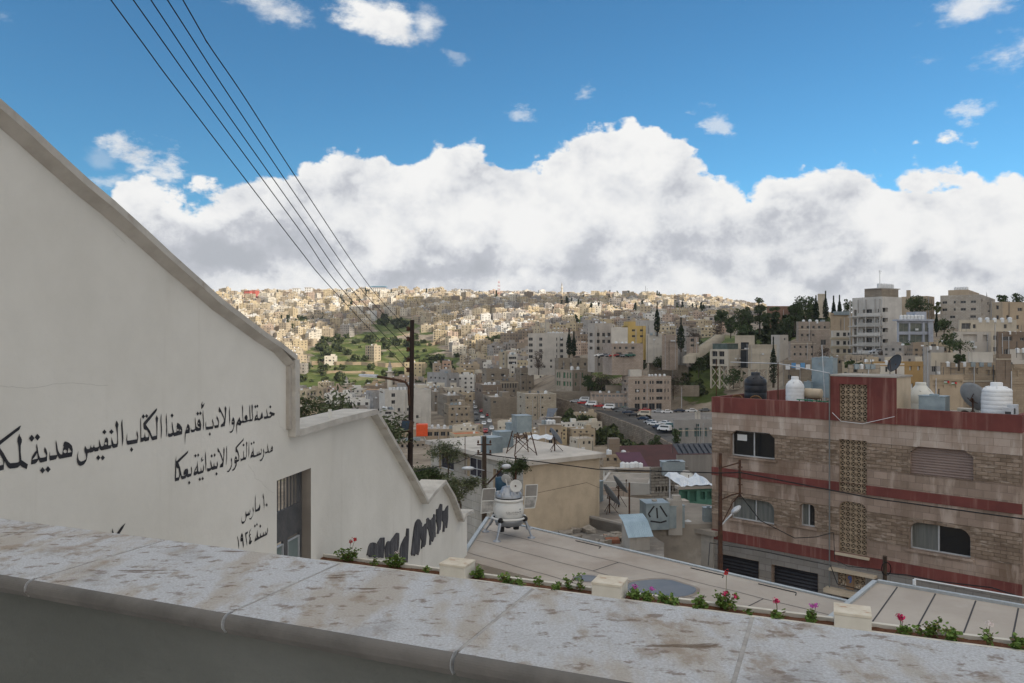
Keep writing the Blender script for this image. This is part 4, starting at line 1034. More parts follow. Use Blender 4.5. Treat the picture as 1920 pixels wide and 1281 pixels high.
for (cx, cy, rx, ry, n, k) in [(565,612,30,10,14,'t'),(590,600,24,10,8,'t'),(540,615,20,12,5,'c'),(600,655,40,6,6,'t'),(730,605,14,8,6,'t'),(755,610,14,10,5,'t'),(690,640,60,6,8,'t'),(617,640,14,10,4,'t'),(1062,578,16,8,9,'c'),(1080,582,14,6,6,'c'),(1115,590,14,8,6,'c'),
     (1140,588,12,8,4,'t'),(1050,585,20,10,6,'t'),(1190,592,16,8,5,'c'),(1270,585,30,6,8,'c'),(1320,590,30,6,8,'c'),(1230,600,40,8,9,'t'),(1060,605,30,8,8,'t'),(930,640,10,14,5,'t'),(880,620,14,10,4,'t'),(505,582,20,8,4,'t'),(660,575,20,10,4,'t'),
     (1180,545,10,3,2,'c'),(1240,556,14,5,3,'c'),(1260,560,16,6,4,'t'),(520,544,5,2,1,'c'),(690,548,4,3,1,'c'),(755,547,6,3,2,'c'),(790,540,30,3,2,'c'),(820,690,20,12,6,'t'),(790,735,24,14,7,'t'),(640,690,50,20,7,'t'),(760,650,40,10,6,'t'),(1370,590,20,10,6,'t'),(1120,560,40,12,6,'c'),(900,560,60,12,6,'c'),(620,560,60,14,7,'c')]:
    for j in range(n):
        px = cx+rnd.gauss(0,.55)*rx; py = cy+rnd.gauss(0,.5)*ry; Y = hit(px, py+1, 500)
        if not Y: Y = 1380
        place(fc_ if k == 'c' else ft, (px-960)/F*Y, Y, tz(px, Y)-.5, rnd.uniform(0,6), rnd.uniform(.7,1.25), ('dark cypress' if k == 'c' else 'dark bushy tree') + (' high' if Y > 1100 else (' halfway up' if Y > 800 else ' low')) + ' on the far hill, ' + ('left of the utility pole' if px < 765 else ('right of the utility pole' if px < 985 else ('above the tower block' if px < 1140 else 'above the yellow house'))))
for j in range(70):
    px = rnd.uniform(560, 860); py = rnd.uniform(635, 730)
    if grass_w(px, py) < .15: continue
    Y = hit(px, py, 500)
    if Y: place(ft, (px-960)/F*Y, Y, tz(px, Y)-.6, rnd.uniform(0,6), rnd.uniform(.35,.9), 'dark bush on the green terraces, ' + ('left' if px < 765 else 'right') + ' of the utility pole', 'bushes on the green terraces')
# terrace walls and rows of houses on the green slope
tw_ = mat('terrace_stone', (.40,.31,.21), (.30,.23,.155), .15, .95)
def terrace(px0, px1, py0, py1, h, lab):
    mb = MB(); n = 14; P = []
    for i in range(n+1):
        px = px0+(px1-px0)*i/n; py = py0+(py1-py0)*i/n; Y = hit(px, py, 450) or 700; P.append(Vector(((px-960)/F*Y, Y, tz(px, Y))))
    for a, b_ in zip(P, P[1:]):
        mb.add([a+Vector((0,-1,-1)), b_+Vector((0,-1,-1)), b_+Vector((0,-1,h)), a+Vector((0,-1,h)), a+Vector((0,4,-1)), b_+Vector((0,4,-1)), b_+Vector((0,4,h)), a+Vector((0,4,h))], [(0,1,2,3),(3,2,6,7),(0,3,7,4),(1,5,6,2)])
    o = mb.build('terrace_wall', tw_); tag(o, lab, 'wall')
terrace(585, 800, 684, 690, 3.5, 'long ochre terrace wall crossing the green slope')
terrace(600, 700, 700, 702, 2, 'lower terrace wall at the left of the green slope')
terrace(700, 830, 716, 720, 2, 'terrace wall behind the white minaret')
terrace(700, 770, 642, 628, 1, 'pale path wall slanting over the upper green slope')
terrace(800, 870, 648, 640, 2.5, 'white hoarding like wall right of the pole')
# ---- landmarks on the skyline
def landmark(name, label, px0, px1, ptop, Y, d_, wm, fl, cat='building', base=None, yaw=0):
    w_ = (px1-px0)/F*Y; z0 = base if base is not None else tz((px0+px1)/2, Y)-4; h_ = (HY-ptop)/F*Y - z0
    t = thing(name, label, cat, ((px0+px1)/2/F*Y - 960/F*Y, Y, z0), yaw)
    mb = MB(); mb.box(-w_/2, 0, 0, w_/2, d_, h_); mb.build('wall', wm, t)
    mb = MB(); mb.box(-w_/2-.3, -.3, h_+.002, w_/2+.3, d_+.3, h_+.6); mb.build('roof', f_roof, t)
    nW = max(2, int(w_/3.4))
    for f in range(fl):
        mb = MB()
        for k in range(nW):
            c = -w_/2+(k+.5)*w_/nW; mb.quad((c-.8, -.08, h_-(f+1)*3.3+1), (c+.8, -.08, h_-(f+1)*3.3+1), (c+.8, -.08, h_-(f+1)*3.3+2.5), (c-.8, -.08, h_-(f+1)*3.3+2.5))
        mb.build('window_row', f_win, t)
    return t
redw = mat('far_red_render', (.50,.13,.10), (.42,.11,.085), .4, .9)
bluew = mat('far_blue_roof', (.25,.42,.55), None, rough=.7)
yelw = mat('far_yellow_render', (.60,.45,.20), (.54,.40,.17), .4, .9)
landmark('red_block', 'salmon red apartment block on the left skyline', 457, 468.5, 545, 1330, 14, redw, 3, yaw=-.2)
landmark('red_block', 'second salmon red block touching its twin on the left skyline', 469.5, 479, 544.5, 1336, 14, redw, 3, yaw=-.2)
t = landmark('long_white_hall', 'long white hall with a blue roof edge on the skyline', 694, 722, 540.5, 1400, 20, hw[6], 2)
mb = MB(); mb.box(-13,-.6,(HY-537.5)/F*1400-t.location.z,15,20,(HY-536.3)/F*1400-t.location.z); mb.build('canopy', bluew, t)
landmark('yellow_block', 'yellow six storey block high on the far hillside', 763, 785, 557, 1270, 16, yelw, 5, yaw=-.3)
landmark('grey_tower', 'slim grey tower block on the skyline between mast and minaret', 974, 982, 547, 1380, 12, hw[3], 4)
landmark('white_institute', 'long white building with rows of windows near the right end of the far hill', 1331, 1354, 573, 1250, 20, hw[6], 3, yaw=.4)
landmark('hotel_block', 'grey tower with roof antenna on the skyline', 869, 882, 543, 1370, 14, hw[3], 4)
for (a, b, c, s_) in ((548,560,541,'left'),(571,583,539.5,'centre left')):
    landmark('pale_skyline_block', f'tall pale block on the skyline at the {s_}, left of the wires', a, b, c, 1390, 14, hw[6], 4)
# red and white lattice mast
ms_ = thing('radio_mast', 'red and white lattice radio mast on the skyline', 'mast', at(935.5, 552, 1390))
H_ = (552-524.5)/F*1390
mred = mat('mast_red', (.45,.05,.04), None); mwht = mat('mast_white', (.7,.68,.66), None)
nseg = 8
for k in range(nseg):
    mb = MB(); z0, z1 = H_*k/nseg, H_*(k+1)/nseg; a0, a1 = 2.2-1.1*k/nseg, 2.2-1.1*(k+1)/nseg
    for sx, sy in ((1,1),(1,-1),(-1,1),(-1,-1)): mb.tube([(sx*a0,sy*a0,z0),(sx*a1,sy*a1,z1)], .22, 4)
    mb.tube([(-a0,-a0,z0),(a1,-a1,z1)], .15, 4); mb.tube([(a0,-a0,z0),(-a1,-a1,z1)], .15, 4)
    mb.build('mast_segment', mred if k % 2 == 0 else mwht, ms_)
for k in (3,5):
    mb = MB(); mb.box(-2.6,-2.6,H_*k/nseg,2.6,2.6,H_*k/nseg+.5); mb.build('platform', mwht, ms_)
def minaret(px, py0, py1, Y, r_, label):
    t = thing('minaret', label, 'minaret', at(px, py1, Y)); h = (py1-py0)/F*Y
    mb = MB(); mb.lathe([(r_*1.2,0),(r_*1.1,h*.35),(r_,h*.55)], n=12); mb.build('shaft', hw[2], t)
    mb = MB(); mb.lathe([(r_*1.0,h*.5501),(r_*1.75,h*.585),(r_*1.75,h*.61),(r_*.95,h*.612)], n=12); mb.build('balcony', hw[2], t)
    mb = MB(); mb.lathe([(r_*.8,h*.6121),(r_*.75,h*.74)], n=12); mb.lathe([(r_*1.15,h*.7401),(r_*1.15,h*.755)], n=12); mb.build('upper_shaft', hw[6], t)
    mb = MB(); mb.lathe([(r_*.85,h*.7551),(r_*.6,h*.84),(r_*.15,h*.95),(r_*.05,h)], n=12); mb.build('spire', hw[3], t)
minaret(1053.5, 529, 556, 1400, 1.6, 'slender minaret on the skyline beside a small dome')
t = thing('mosque', 'domed mosque on the skyline below the slender minaret', 'mosque', at(1060, 560, 1396))
mb = MB(); mb.box(-12,0,-4,12,16,8.5); mb.build('prayer_hall', hw[1], t); mb = MB(); mb.sphere((-1,7,8.5), 4.2, 14); mb.build('dome', hw[3], t)
minaret(731, 676, 728, 500, 1.5, 'white minaret rising in front of the green slope')
minaret(650, 704, 742, 520, 1.2, 'slim pointed minaret behind the olive tree')
t = thing('antenna_tower', 'small stone tower with an antenna on the right skyline', 'tower', at(1213, 551, 1440))
mb = MB(); mb.box(-5,0,-3,5,9,5); mb.box(-9,1,-3,9,10,2); mb.build('tower_wall', hw[3], t); mb = MB(); mb.tube([(-2,4,4.9),(-2,4,15)], .3, 5); mb.tube([(1,4,4.9),(1,4,10)], .2, 5); mb.build('antenna', f_win, t)
# ================================================================== buildings of the middle distance
wm = {}
def W(name, a=None, b=None, brick=None, st=True):
    if name not in wm:
        b = b or tuple(c*.8 for c in a)
        wm[name] = mat('mid_' + name, a, b, .22, .92, bump=.02, bscale=2, brick=brick,
            stains=[(tuple(c*.42 for c in a), .5, (1.5,1.5,.2), .52, .8, .55), ((min(1,a[0]*1.3),min(1,a[1]*1.3),min(1,a[2]*1.3)), .25, (1,1,1), .55, .75, .4)] if st else ())
    return wm[name]
BRK = (1.2, .55, .03, (.20,.17,.14), .14)
W('whit2', (.50,.47,.43)); W('whit3', (.55,.53,.50)); W('limp', (.36,.31,.27), None, BRK)
W('lime', (.40,.35,.29), None, BRK); W('limed', (.29,.25,.20), None, BRK); W('pink', (.42,.35,.30), None, BRK); W('whit', (.58,.55,.50)); W('crm', (.50,.45,.37)); W('gry', (.33,.32,.31)); W('yel', (.58,.42,.16)); W('och', (.36,.24,.11)); W('brn', (.20,.155,.12)); W('tan', (.42,.34,.25)); W('blg', (.40,.43,.50)); W('redst', (.26,.15,.11), None, BRK)
mid_win = mat('mid_window_glass', (.02,.022,.026), (.05,.052,.055), .7, .2, spec=.5)
mid_frame = mat('mid_window_frame', (.30,.29,.28), None, rough=.6)
grn = mat('green_shutter_paint', (.02,.13,.05), (.015,.10,.04), 2, .6)
shut = mat('grey_shutter', (.20,.21,.22), (.15,.16,.17), 3, .6)
rail = mat('balcony_rail', (.10,.10,.10), None, rough=.6)
tank_m = mat('roof_tank_white', (.66,.68,.70), (.56,.58,.60), 1.5, .55)
steel_t = mat('roof_tank_steel', (.30,.35,.38), (.22,.27,.30), 1.2, .5, metal=.4)
class B: pass
def bldg(name, label, pl, pc, pr, ptop, pbot, Y, yaw, m, R=None, Lw=None, mL=None, parapet=.7, dep=None, group=None, shade=.35, roofm=None, slab=None, below=6, frame=mid_frame, pane=mid_win, cat='building', arched=False):
    a = math.radians(yaw); v = Vector((math.cos(a), math.sin(a))); u = Vector((-math.sin(a), math.cos(a)))
    C = Vector(((pc-960)/F*Y, Y))
    def ln(d, px):
        s = (px-960)/F; return (s*C.y - C.x)/(d.x - s*d.y)
    b = B(); b.LV = ln(v, pr); b.LU = (ln(u, pl) if pl < pc else (dep or b.LV*.7))
    if b.LU <= 0 or b.LU > 26: b.LU = dep or 11
    if b.LV <= 0 or b.LV > 60: b.LV = 14
    z1 = (HY-ptop)/F*Y; zb_ = (HY-pbot)/F*Y - below; b.h = z1-zb_; b.z = zb_; b.C = C; b.v = v; b.u = u; b.Y = Y
    t = thing(name, label, cat, (C.x, C.y, zb_), a, group); b.t = t
    def cols_to(face, cols, rows):
        out_ = []
        for (r0, r1) in rows:
            for (c0, c1) in cols:
                d = v if face == 'R' else u
                q0, q1 = ln(d, c0), ln(d, c1)
                if q0 > q1: q0, q1 = q1, q0
                za, zc = (HY-r1)/F*Y - zb_, (HY-r0)/F*Y - zb_
                Lm = b.LV if face == 'R' else b.LU
                q0, q1 = max(q0, .15), min(q1, Lm-.15)
                if q1-q0 > .15: out_.append((q0, za, q1, min(zc, b.h-.2)))
        return out_
    hR = []; hL = []
    for cols, rows in (R or []): hR += cols_to('R', cols, rows)
    for cols, rows in (Lw or []): hL += cols_to('L', cols, rows)
    rs = random.Random(int(pc*7+ptop*3)); auto = dep != 0 and 'blank' not in label and 'plain' not in label and b.Y > 60 and b.h > 4
    def addauto(hs, Lm):
        n = int(Lm/3.4)
        for k in range(n):
            for f_ in range(int(b.h/3.2)):
                if rs.random() < .3: continue
                c = Lm*(k+.5)/n; q = (c-.55, b.h-1.1-3.2*f_-1.3, c+.55, b.h-1.1-3.2*f_)
                if q[1] > .5 and q[0] > .3 and q[2] < Lm-.3 and not any(q[0]-.3 < h[2] and q[2]+.3 > h[0] and q[1]-.3 < h[3] and q[3]+.3 > h[1] for h in hs): hs.append(q)
    if auto and (not hL) and b.LU > 4 and pl < pc-2: addauto(hL, b.LU)
    if auto and not hR and b.LV > 4: addauto(hR, b.LV)
    if auto and hR and min(h[1] for h in hR) > 5.5 and shade < .8:
        lo_ = min(h[1] for h in hR); n0 = len(hR); tmp = []; addauto(tmp, b.LV); hR += [h for h in tmp if h[3] < lo_-.6][:14]
    if auto:
        for k in range(rs.choice((1,2,2,3))):
            x = rs.uniform(.03,.97)*b.LV; pm = MB(); pm.box(x, -.14, .3, x+.12, -.02, b.h-rs.uniform(0,3)); pm.build('drain_pipe', rail if k % 2 else pale_metal, t)
        for k in range(rs.choice((0,1,2))):
            x = rs.uniform(.1,.85)*b.LV; z = b.h-rs.choice((2.9,6.1,4.2)); pm = MB(); pm.box(x, -.45, z, x+.85, -.03, z+.6); pm.build('air_conditioner', tank_m, t)
        if rs.random() < .5: pm = MB(); z = b.h-rs.choice((3.2,.9)); pm.box(-.06, -.07, z, b.LV+.06, -.003, z+.22); pm.build('string_course', W('crm') if rs.random() < .5 else m, t)
        if rs.random() < .45:
            x = rs.uniform(.1,.6)*b.LV; pm = MB()
            for i in range(3): pm.tube([(x+i*1.2, .6, b.h-.6), (x+i*1.2, .6, b.h+rs.uniform(.6,2.2))], .05, 4)
            pm.build('starter_bars' if False else 'roof_aerial', rail, t)
    mb = MB()
    def face(T, Lm, holes, N):
        mi = 1 if N and mL else 0; loops = [[(0,0),(Lm,0),(Lm,b.h),(0,b.h)]] + [[(q[0],q[1]),(q[0],q[3]),(q[2],q[3]),(q[2],q[1])] for q in holes]
        mb.poly(loops, lambda x, y: T(x, y, 0), mi)
        for q in holes:
            c = [(q[0],q[1]),(q[2],q[1]),(q[2],q[3]),(q[0],q[3])]
            for (x0,y0),(x1,y1) in zip(c, c[1:]+c[:1]): mb.quad(T(x0,y0,0), T(x1,y1,0), T(x1,y1,shade), T(x0,y0,shade))
    TR = lambda x, z, o: (x, o, z); TL = lambda y, z, o: (o, y, z)
    face(TR, b.LV, hR, 0); face(TL, b.LU, hL, 1)
    mb.quad((b.LV,0,0),(b.LV,b.LU,0),(b.LV,b.LU,b.h),(b.LV,0,b.h)); mb.quad((0,b.LU,0),(b.LV,b.LU,0),(b.LV,b.LU,b.h),(0,b.LU,b.h))
    if parapet:
        w_ = .25; x0, y0, x1, y1 = w_, w_, b.LV-w_, b.LU-w_; zt = b.h; zr = b.h-parapet
        for p, q in (((x0,y0),(x1,y0)),((x1,y0),(x1,y1)),((x1,y1),(x0,y1)),((x0,y1),(x0,y0))): mb.quad((*p,zr),(*q,zr),(*q,zt),(*p,zt))
        O_ = [(0,0),(b.LV,0),(b.LV,b.LU),(0,b.LU)]; I_ = [(x0,y0),(x1,y0),(x1,y1),(x0,y1)]
        for k in range(4): mb.quad((*O_[k],zt),(*O_[(k+1)%4],zt),(*I_[(k+1)%4],zt),(*I_[k],zt))
    mb.build('wall', [m, mL] if mL else m, t)
    rm = MB(); zr = b.h-parapet if parapet else b.h
    if parapet: rm.quad((.25,.25,zr),(b.LV-.25,.25,zr),(b.LV-.25,b.LU-.25,zr),(.25,b.LU-.25,zr))
    else: rm.box(-.25,-.25,zr+.002,b.LV+.25,b.LU+.25,zr+.22)
    rm.build('roof', roofm or f_roof, t); b.zr = zr
    for T, hs in ((TR, hR), (TL, hL)):
        for q in hs:
            w_, h_ = q[2]-q[0], q[3]-q[1]; o = shade-.04
            wmb = MB(); f_ = min(.07, w_*.12)
            for (xa, za, xb, zb2) in ((q[0],q[1],q[0]+f_,q[3]),(q[2]-f_,q[1],q[2],q[3]),(q[0]+f_,q[1],q[2]-f_,q[1]+f_),(q[0]+f_,q[3]-f_,q[2]-f_,q[3])) + (((q[0]+w_/2-f_/2,q[1]+f_,q[0]+w_/2+f_/2,q[3]-f_),) if w_ > 1 else ()):
                wmb.quad(T(xa,za,o-.04), T(xb,za,o-.04), T(xb,zb2,o-.04), T(xa,zb2,o-.04), 0)
            wmb.quad(T(q[0],q[1],o), T(q[2],q[1],o), T(q[2],q[3],o), T(q[0],q[3],o), 1)
            wmb.build('window', [frame, pane], t)
            if slab: 
                pass
    def loc(fx, fy, z=None): 
        p = C + v*(fx*b.LV) + u*(fy*b.LU); return Vector((p.x, p.y, zb_ + (zr if z is None else z)))
    b.loc = loc
    return b
# ---- roof equipment
def tank_mesh(big=False):
    mb = MB(); n = 14
    pr = [(.001,0),(.55,0),(.56,.05)]
    for k in range(6): z = .1+.18*k; pr += [(.56,z),(.575,z+.04),(.56,z+.08)]
    pr += [(.56,1.2),(.50,1.32),(.25,1.40),(.22,1.40),(.22,1.48),(.001,1.49)]
    mb.lathe(pr, n=n, cap=False); return mb
wt = tank_mesh().build('water_tank', tank_m); tag(wt, 'white plastic water tank on a roof', 'water tank', 'white water tanks on the roofs')
mb = MB(); mb.box(-.6,-.6,0,.6,.6,1.2); mb.box(-.64,-.64,1.201,.64,.64,1.25); mb.box(-.2,-.2,1.2505,.2,.2,1.3)
stk = mb.build('steel_tank', steel_t); tag(stk, 'square steel water tank on a roof', 'water tank', 'square steel tanks on the roofs')
mb = MB(); pr_ = [(.001,.0),(.25,.02),(.45,.07),(.6,.13)]
Mx = Matrix.Translation((0,0,1.0)) @ Matrix.Rotation(R(-60), 4, 'X')
mb.lathe(pr_, n=14, M=Mx, cap=False); mb.tube([(0,0,0),(0,0,1.0)], .03, 5); mb.tube([(0,.1,1.0),(0,-.35,1.35)], .015, 4)
ds = mb.build('satellite_dish', dish_grey); tag(ds, 'small grey satellite dish on a roof', 'satellite dish', 'small dishes on the roofs')
used1 = set()
def copy1(o, loc, rz=0, s=1, label=None, group=None):
    if o.name not in used1: used1.add(o.name); c = o
    else: c = o.copy(); COL.objects.link(c)
    c.location = loc; c.rotation_euler = (0,0,rz); c.scale = (s,)*3
    if label: c['label'] = label
    if group: c['group'] = group
    return c
def tanks(b, n, desc, fx=(.15,.85), fy=(.2,.6), kinds=(wt, wt, stk), seed=0, s=1.0):
    if b.Y < 210: s *= .58
    r = random.Random(seed)
    for k in range(n):
        o = r.choice(kinds); nm = {'water_tank': 'white tank', 'steel_tank': 'steel tank', 'satellite_dish': 'grey dish'}[o.name.split('.')[0]]
        copy1(o, b.loc(fx[0]+(fx[1]-fx[0])*(k+.5)/n, r.uniform(*fy)), r.uniform(-.5,.5) if o is ds else 0, s*r.uniform(.9,1.1), f'{nm} on the roof of {desc}', f'roof equipment of {desc}')
def box_on(b, fx0, fx1, fy0, fy1, h_, m, name='stair_tower'):
    mb = MB(); mb.box(fx0*b.LV, fy0*b.LU, b.zr+.003, fx1*b.LV, fy1*b.LU, b.zr+h_); return mb.build(name, m, b.t)
def fac(a, z, n, w_):   # n columns between pixels a and z, each w_ wide
    return [(a+(z-a)*(k+.5)/n-w_/2, a+(z-a)*(k+.5)/n+w_/2) for k in range(n)]
AP = 'apartment_block'
b = bldg(AP, 'pale tower block with a tall chimney beside a dark cypress', 990,990.2,1064,625,682,410,4,W('whit2',(.50,.47,.43)), R=[([(991.5,999),(1011,1017),(1043,1045),(1050.5,1056)], [(633,639),(644,650),(655,661),(666,672)])], dep=14)
mb = MB(); mb.box(b.LV*.46, 3, b.zr+.01, b.LV*.55, 5.5, b.h+6); mb.build('chimney', W('crm'), b.t)
mb = MB(); 
for k in range(8): mb.box(b.LV*.5+k*1.1, 1.2, b.zr+.01, b.LV*.5+k*1.1+.8, 2.2, b.zr+1.4)
mb.build('tank_row', tank_m, b.t)
b = bldg(AP, 'stone apartment block with balconies above the parked cars', 1102,1115,1148,606,672,332,24,W('limw',(.44,.40,.36)), R=[(fac(1117,1147,3,5.5),[(624,631),(637,643.5),(650,656.5)])], Lw=[([(1105,1111)],[(624,631),(637,643),(650,656)])], group=None)
tanks(b, 3, 'the block with balconies', seed=1)
b = bldg(AP, 'blank white gable block beside the yellow house', 1146,1146.2,1177,614,655,328,6,W('whit'), dep=12)
b = bldg('yellow_house', 'bright yellow stepped house among pale blocks', 1167,1178,1211,611,650,345,16,W('yel'), R=[([(1185,1191),(1200,1206)],[(617.5,621.5),(628.5,632.5)])])
box_on(b, .0, .45, .1, .8, 2.6, W('yel')); 
b = bldg('low_shop_block', 'low pinkish block with a flat roof below the blank gable', 1130,1147,1206,644,676,315,10,W('pink'), R=[([(1151,1155),(1161,1165),(1172,1177),(1184,1190)],[(650,655)]), ([(1155,1166),(1178,1186)],[(661,669)])])
tanks(b, 4, 'the low pinkish block', seed=4)
b = bldg(AP, 'grey white house behind the yellow one', 1192,1192.2,1228,601,650,380,8,W('gry2',(.46,.45,.44)), R=[(fac(1205,1227,3,3),[(606,610),(616,620)])], dep=12)
b = bldg(AP, 'small white house with blue grey shadows left of the tall cypress', 1211,1211.2,1241,626,655,345,5,W('whit'), R=[(fac(1213,1240,3,4),[(630,636)])], dep=10); tanks(b, 2, 'the small white house', seed=5)
b = bldg(AP, 'reddish stone house between the two tall cypresses', 1241,1241.2,1271,628,668,338,4,W('pink'), R=[(fac(1246,1270,4,3),[(640,644),(651,658)])], dep=10)
b = bldg(AP, 'pinkish house with a white balcony right of the second cypress', 1287,1293,1310,632,662,340,20,W('pink'), R=[([(1295,1302)],[(634,641),(644,650)])])
b = bldg(AP, 'long low grey house under the bare trees', 1262,1268,1300,634,660,350,10,W('gry'), R=[(fac(1270,1298,4,3),[(640,645)])])
# glass and frame building on stilts
sw_ = W('stilt', (.52,.47,.39))
def stilts(b, n0, n1, hgt, m):
    for i in range(n0):
        for j in range(n1):
            x = .4+(b.LV-.8)*i/(n0-1); y = .4+(b.LU-.8)*j/(n1-1)
            mb = MB(); mb.box(x-.3,y-.3,-hgt,x+.3,y+.3,-.002); mb.build('stilt', m, b.t)
    for i in range(n0-1):
        x0 = .4+(b.LV-.8)*i/(n0-1); x1 = .4+(b.LV-.8)*(i+1)/(n0-1)
        for z0 in (-hgt*.5, -hgt):
            mb = MB(); mb.tube([(x0,.41,z0),(x1,.41,z0+hgt*.48)], .22, 4); mb.tube([(x1,.43,z0),(x0,.43,z0+hgt*.48)], .22, 4); mb.box(x0,.3,z0-.2,x1,.55,z0+.2); mb.build('bracing', m, b.t)
    for j in range(n1-1):
        y0 = .4+(b.LU-.8)*j/(n1-1); y1 = .4+(b.LU-.8)*(j+1)/(n1-1)
        for z0 in (-hgt*.5, -hgt):
            mb = MB(); mb.tube([(.41,y0,z0),(.41,y1,z0+hgt*.48)], .22, 4); mb.tube([(.43,y1,z0),(.43,y0,z0+hgt*.48)], .22, 4); mb.build('bracing', m, b.t)
b = bldg('stilt_building', 'cream modernist block raised on braced stilts above the green slope', 1331,1366,1393,655,687,318,38,sw_, R=[([(1382,1384.5),(1387,1390)],[(674,678)])], Lw=[([(1335,1345),(1348,1358)],[(659,669),(674,683.5)])], below=0, shade=.5, parapet=.3)
stilts(b, 2, 3, 9.5, sw_)
mb = MB(); mb.box(.5,1,b.zr+.05,b.LV*.8,b.LU-1,b.zr+2.6); mb.build('glass_penthouse', mat('green_glass',(.06,.09,.085),(.12,.15,.14),.5,.15), b.t); mb = MB(); mb.box(.3,.8,b.zr+2.61,b.LV*.82,b.LU-.8,b.zr+2.8); mb.build('penthouse_roof', f_roof, b.t)
b = bldg('stilt_building', 'second cream block on stilts, partly behind a cypress', 1403,1403.2,1456,646,693,312,6,sw_, R=[([(1405,1424),(1427,1446)],[(652,662),(665,675.5),(680,690)])], below=0, shade=.5, parapet=.3, dep=10)
stilts(b, 4, 2, 7, sw_)
b = bldg('glass_link', 'dark glazed stair link joining the two stilt blocks', 1389,1389.2,1404,642,690,322,5,mat('dark_link_glass',(.025,.03,.033),(.05,.055,.06),.4,.2), parapet=.2, dep=6, below=0)
b = bldg('cube_house', 'plain cream cube house above the stilt blocks', 1378,1378.2,1415,629,648,345,5,W('crm'), R=[([(1400,1402.5)],[(631,638)])], dep=9)
b = bldg(AP, 'pale house with a broad plain gable right of the stilt blocks', 1446,1462,1478,628,676,335,34,W('whit2'), R=[([(1470,1473)],[(634,638)])])
# rose coloured block over the garages by the car park
b = bldg(AP, 'rose stone block with a roof cabin over shuttered garages by the car park', 1166,1178,1258.5,706,770,312,8,W('rose',(.47,.39,.33),None,BRK), R=[([(1191,1194.2),(1196,1199.4),(1206,1210.5),(1218,1221),(1222.8,1226),(1230.5,1242.5),(1246,1248.3),(1252,1254)],[(714.5,720.5),(729.5,736.5),(744.5,750.5)]), ([(1190,1200),(1204,1215),(1217,1228),(1230.5,1241)],[(757,769)])], Lw=[([(1169,1174)],[(714,720),(729,736),(744,750)])], pane=mid_win, below=2)
mb = MB(); mb.box(b.LV*.06,1,b.zr+.01,b.LV*.33,6,b.h+2.6); mb.build('roof_cabin', W('whit'), b.t)
for z in (.33,.56,.79):
    mb = MB(); mb.box(-.9,1,b.h*z,-.0,b.LU*.8,b.h*z+.9); mb.build('balcony', W('pink'), b.t)
tanks(b, 5, 'the rose stone block', fx=(.5,.95), seed=8)
b = bldg('shop_row', 'long low row of shuttered shops along the road', 1100,1107,1178,737,767,316,-6,W('pink'), R=[(fac(1109,1177,8,6),[(755,765)]), (fac(1109,1177,9,5),[(740,744)])], dep=10, pane=shut, below=2)
tanks(b, 3, 'the shop row', seed=9)
# stone villa with arches
b = bldg('stone_villa', 'old stone villa with arched windows and a deep porch on the slope', 1217,1217.2,1291,681,712,350,4,W('lime'), R=[([(1220,1226)],[(684,694)]), ([(1229,1238)],[(683,706)]), (fac(1241,1288,5,3.4),[(685,693),(699,707)])], dep=14, shade=.6)
mb = MB(); mb.box(-.3,-.25,b.h-.001-9.6,b.LV*.3,.0,b.h-9.2); mb.build('porch_slab', W('crm'), b.t)
tanks(b, 4, 'the stone villa', fx=(.3,.7), kinds=(stk,), seed=10)
# green shuttered building
b = bldg('green_shuttered_house', 'old stone house with tall green shutters above the garden wall', 1042,1073,1101,694,729,345,40,W('lime'), Lw=[([(1044,1046.5),(1048,1050.5),(1056,1060),(1063,1065.5),(1068,1070.5)],[(699,710),(716,725)])], R=[([(1079,1082),(1091,1094)],[(700,710)]), ([(1078,1081)],[(717,724)])], pane=grn, parapet=.4)
tanks(b, 2, 'the green shuttered house', kinds=(wt,), seed=12, s=1.3)
b = bldg(AP, 'flat grey house with a water tank behind the green shuttered house', 1040,1047,1108,672,700,372,6,W('limed'), R=[(fac(1050,1104,4,4),[(680,686)])])
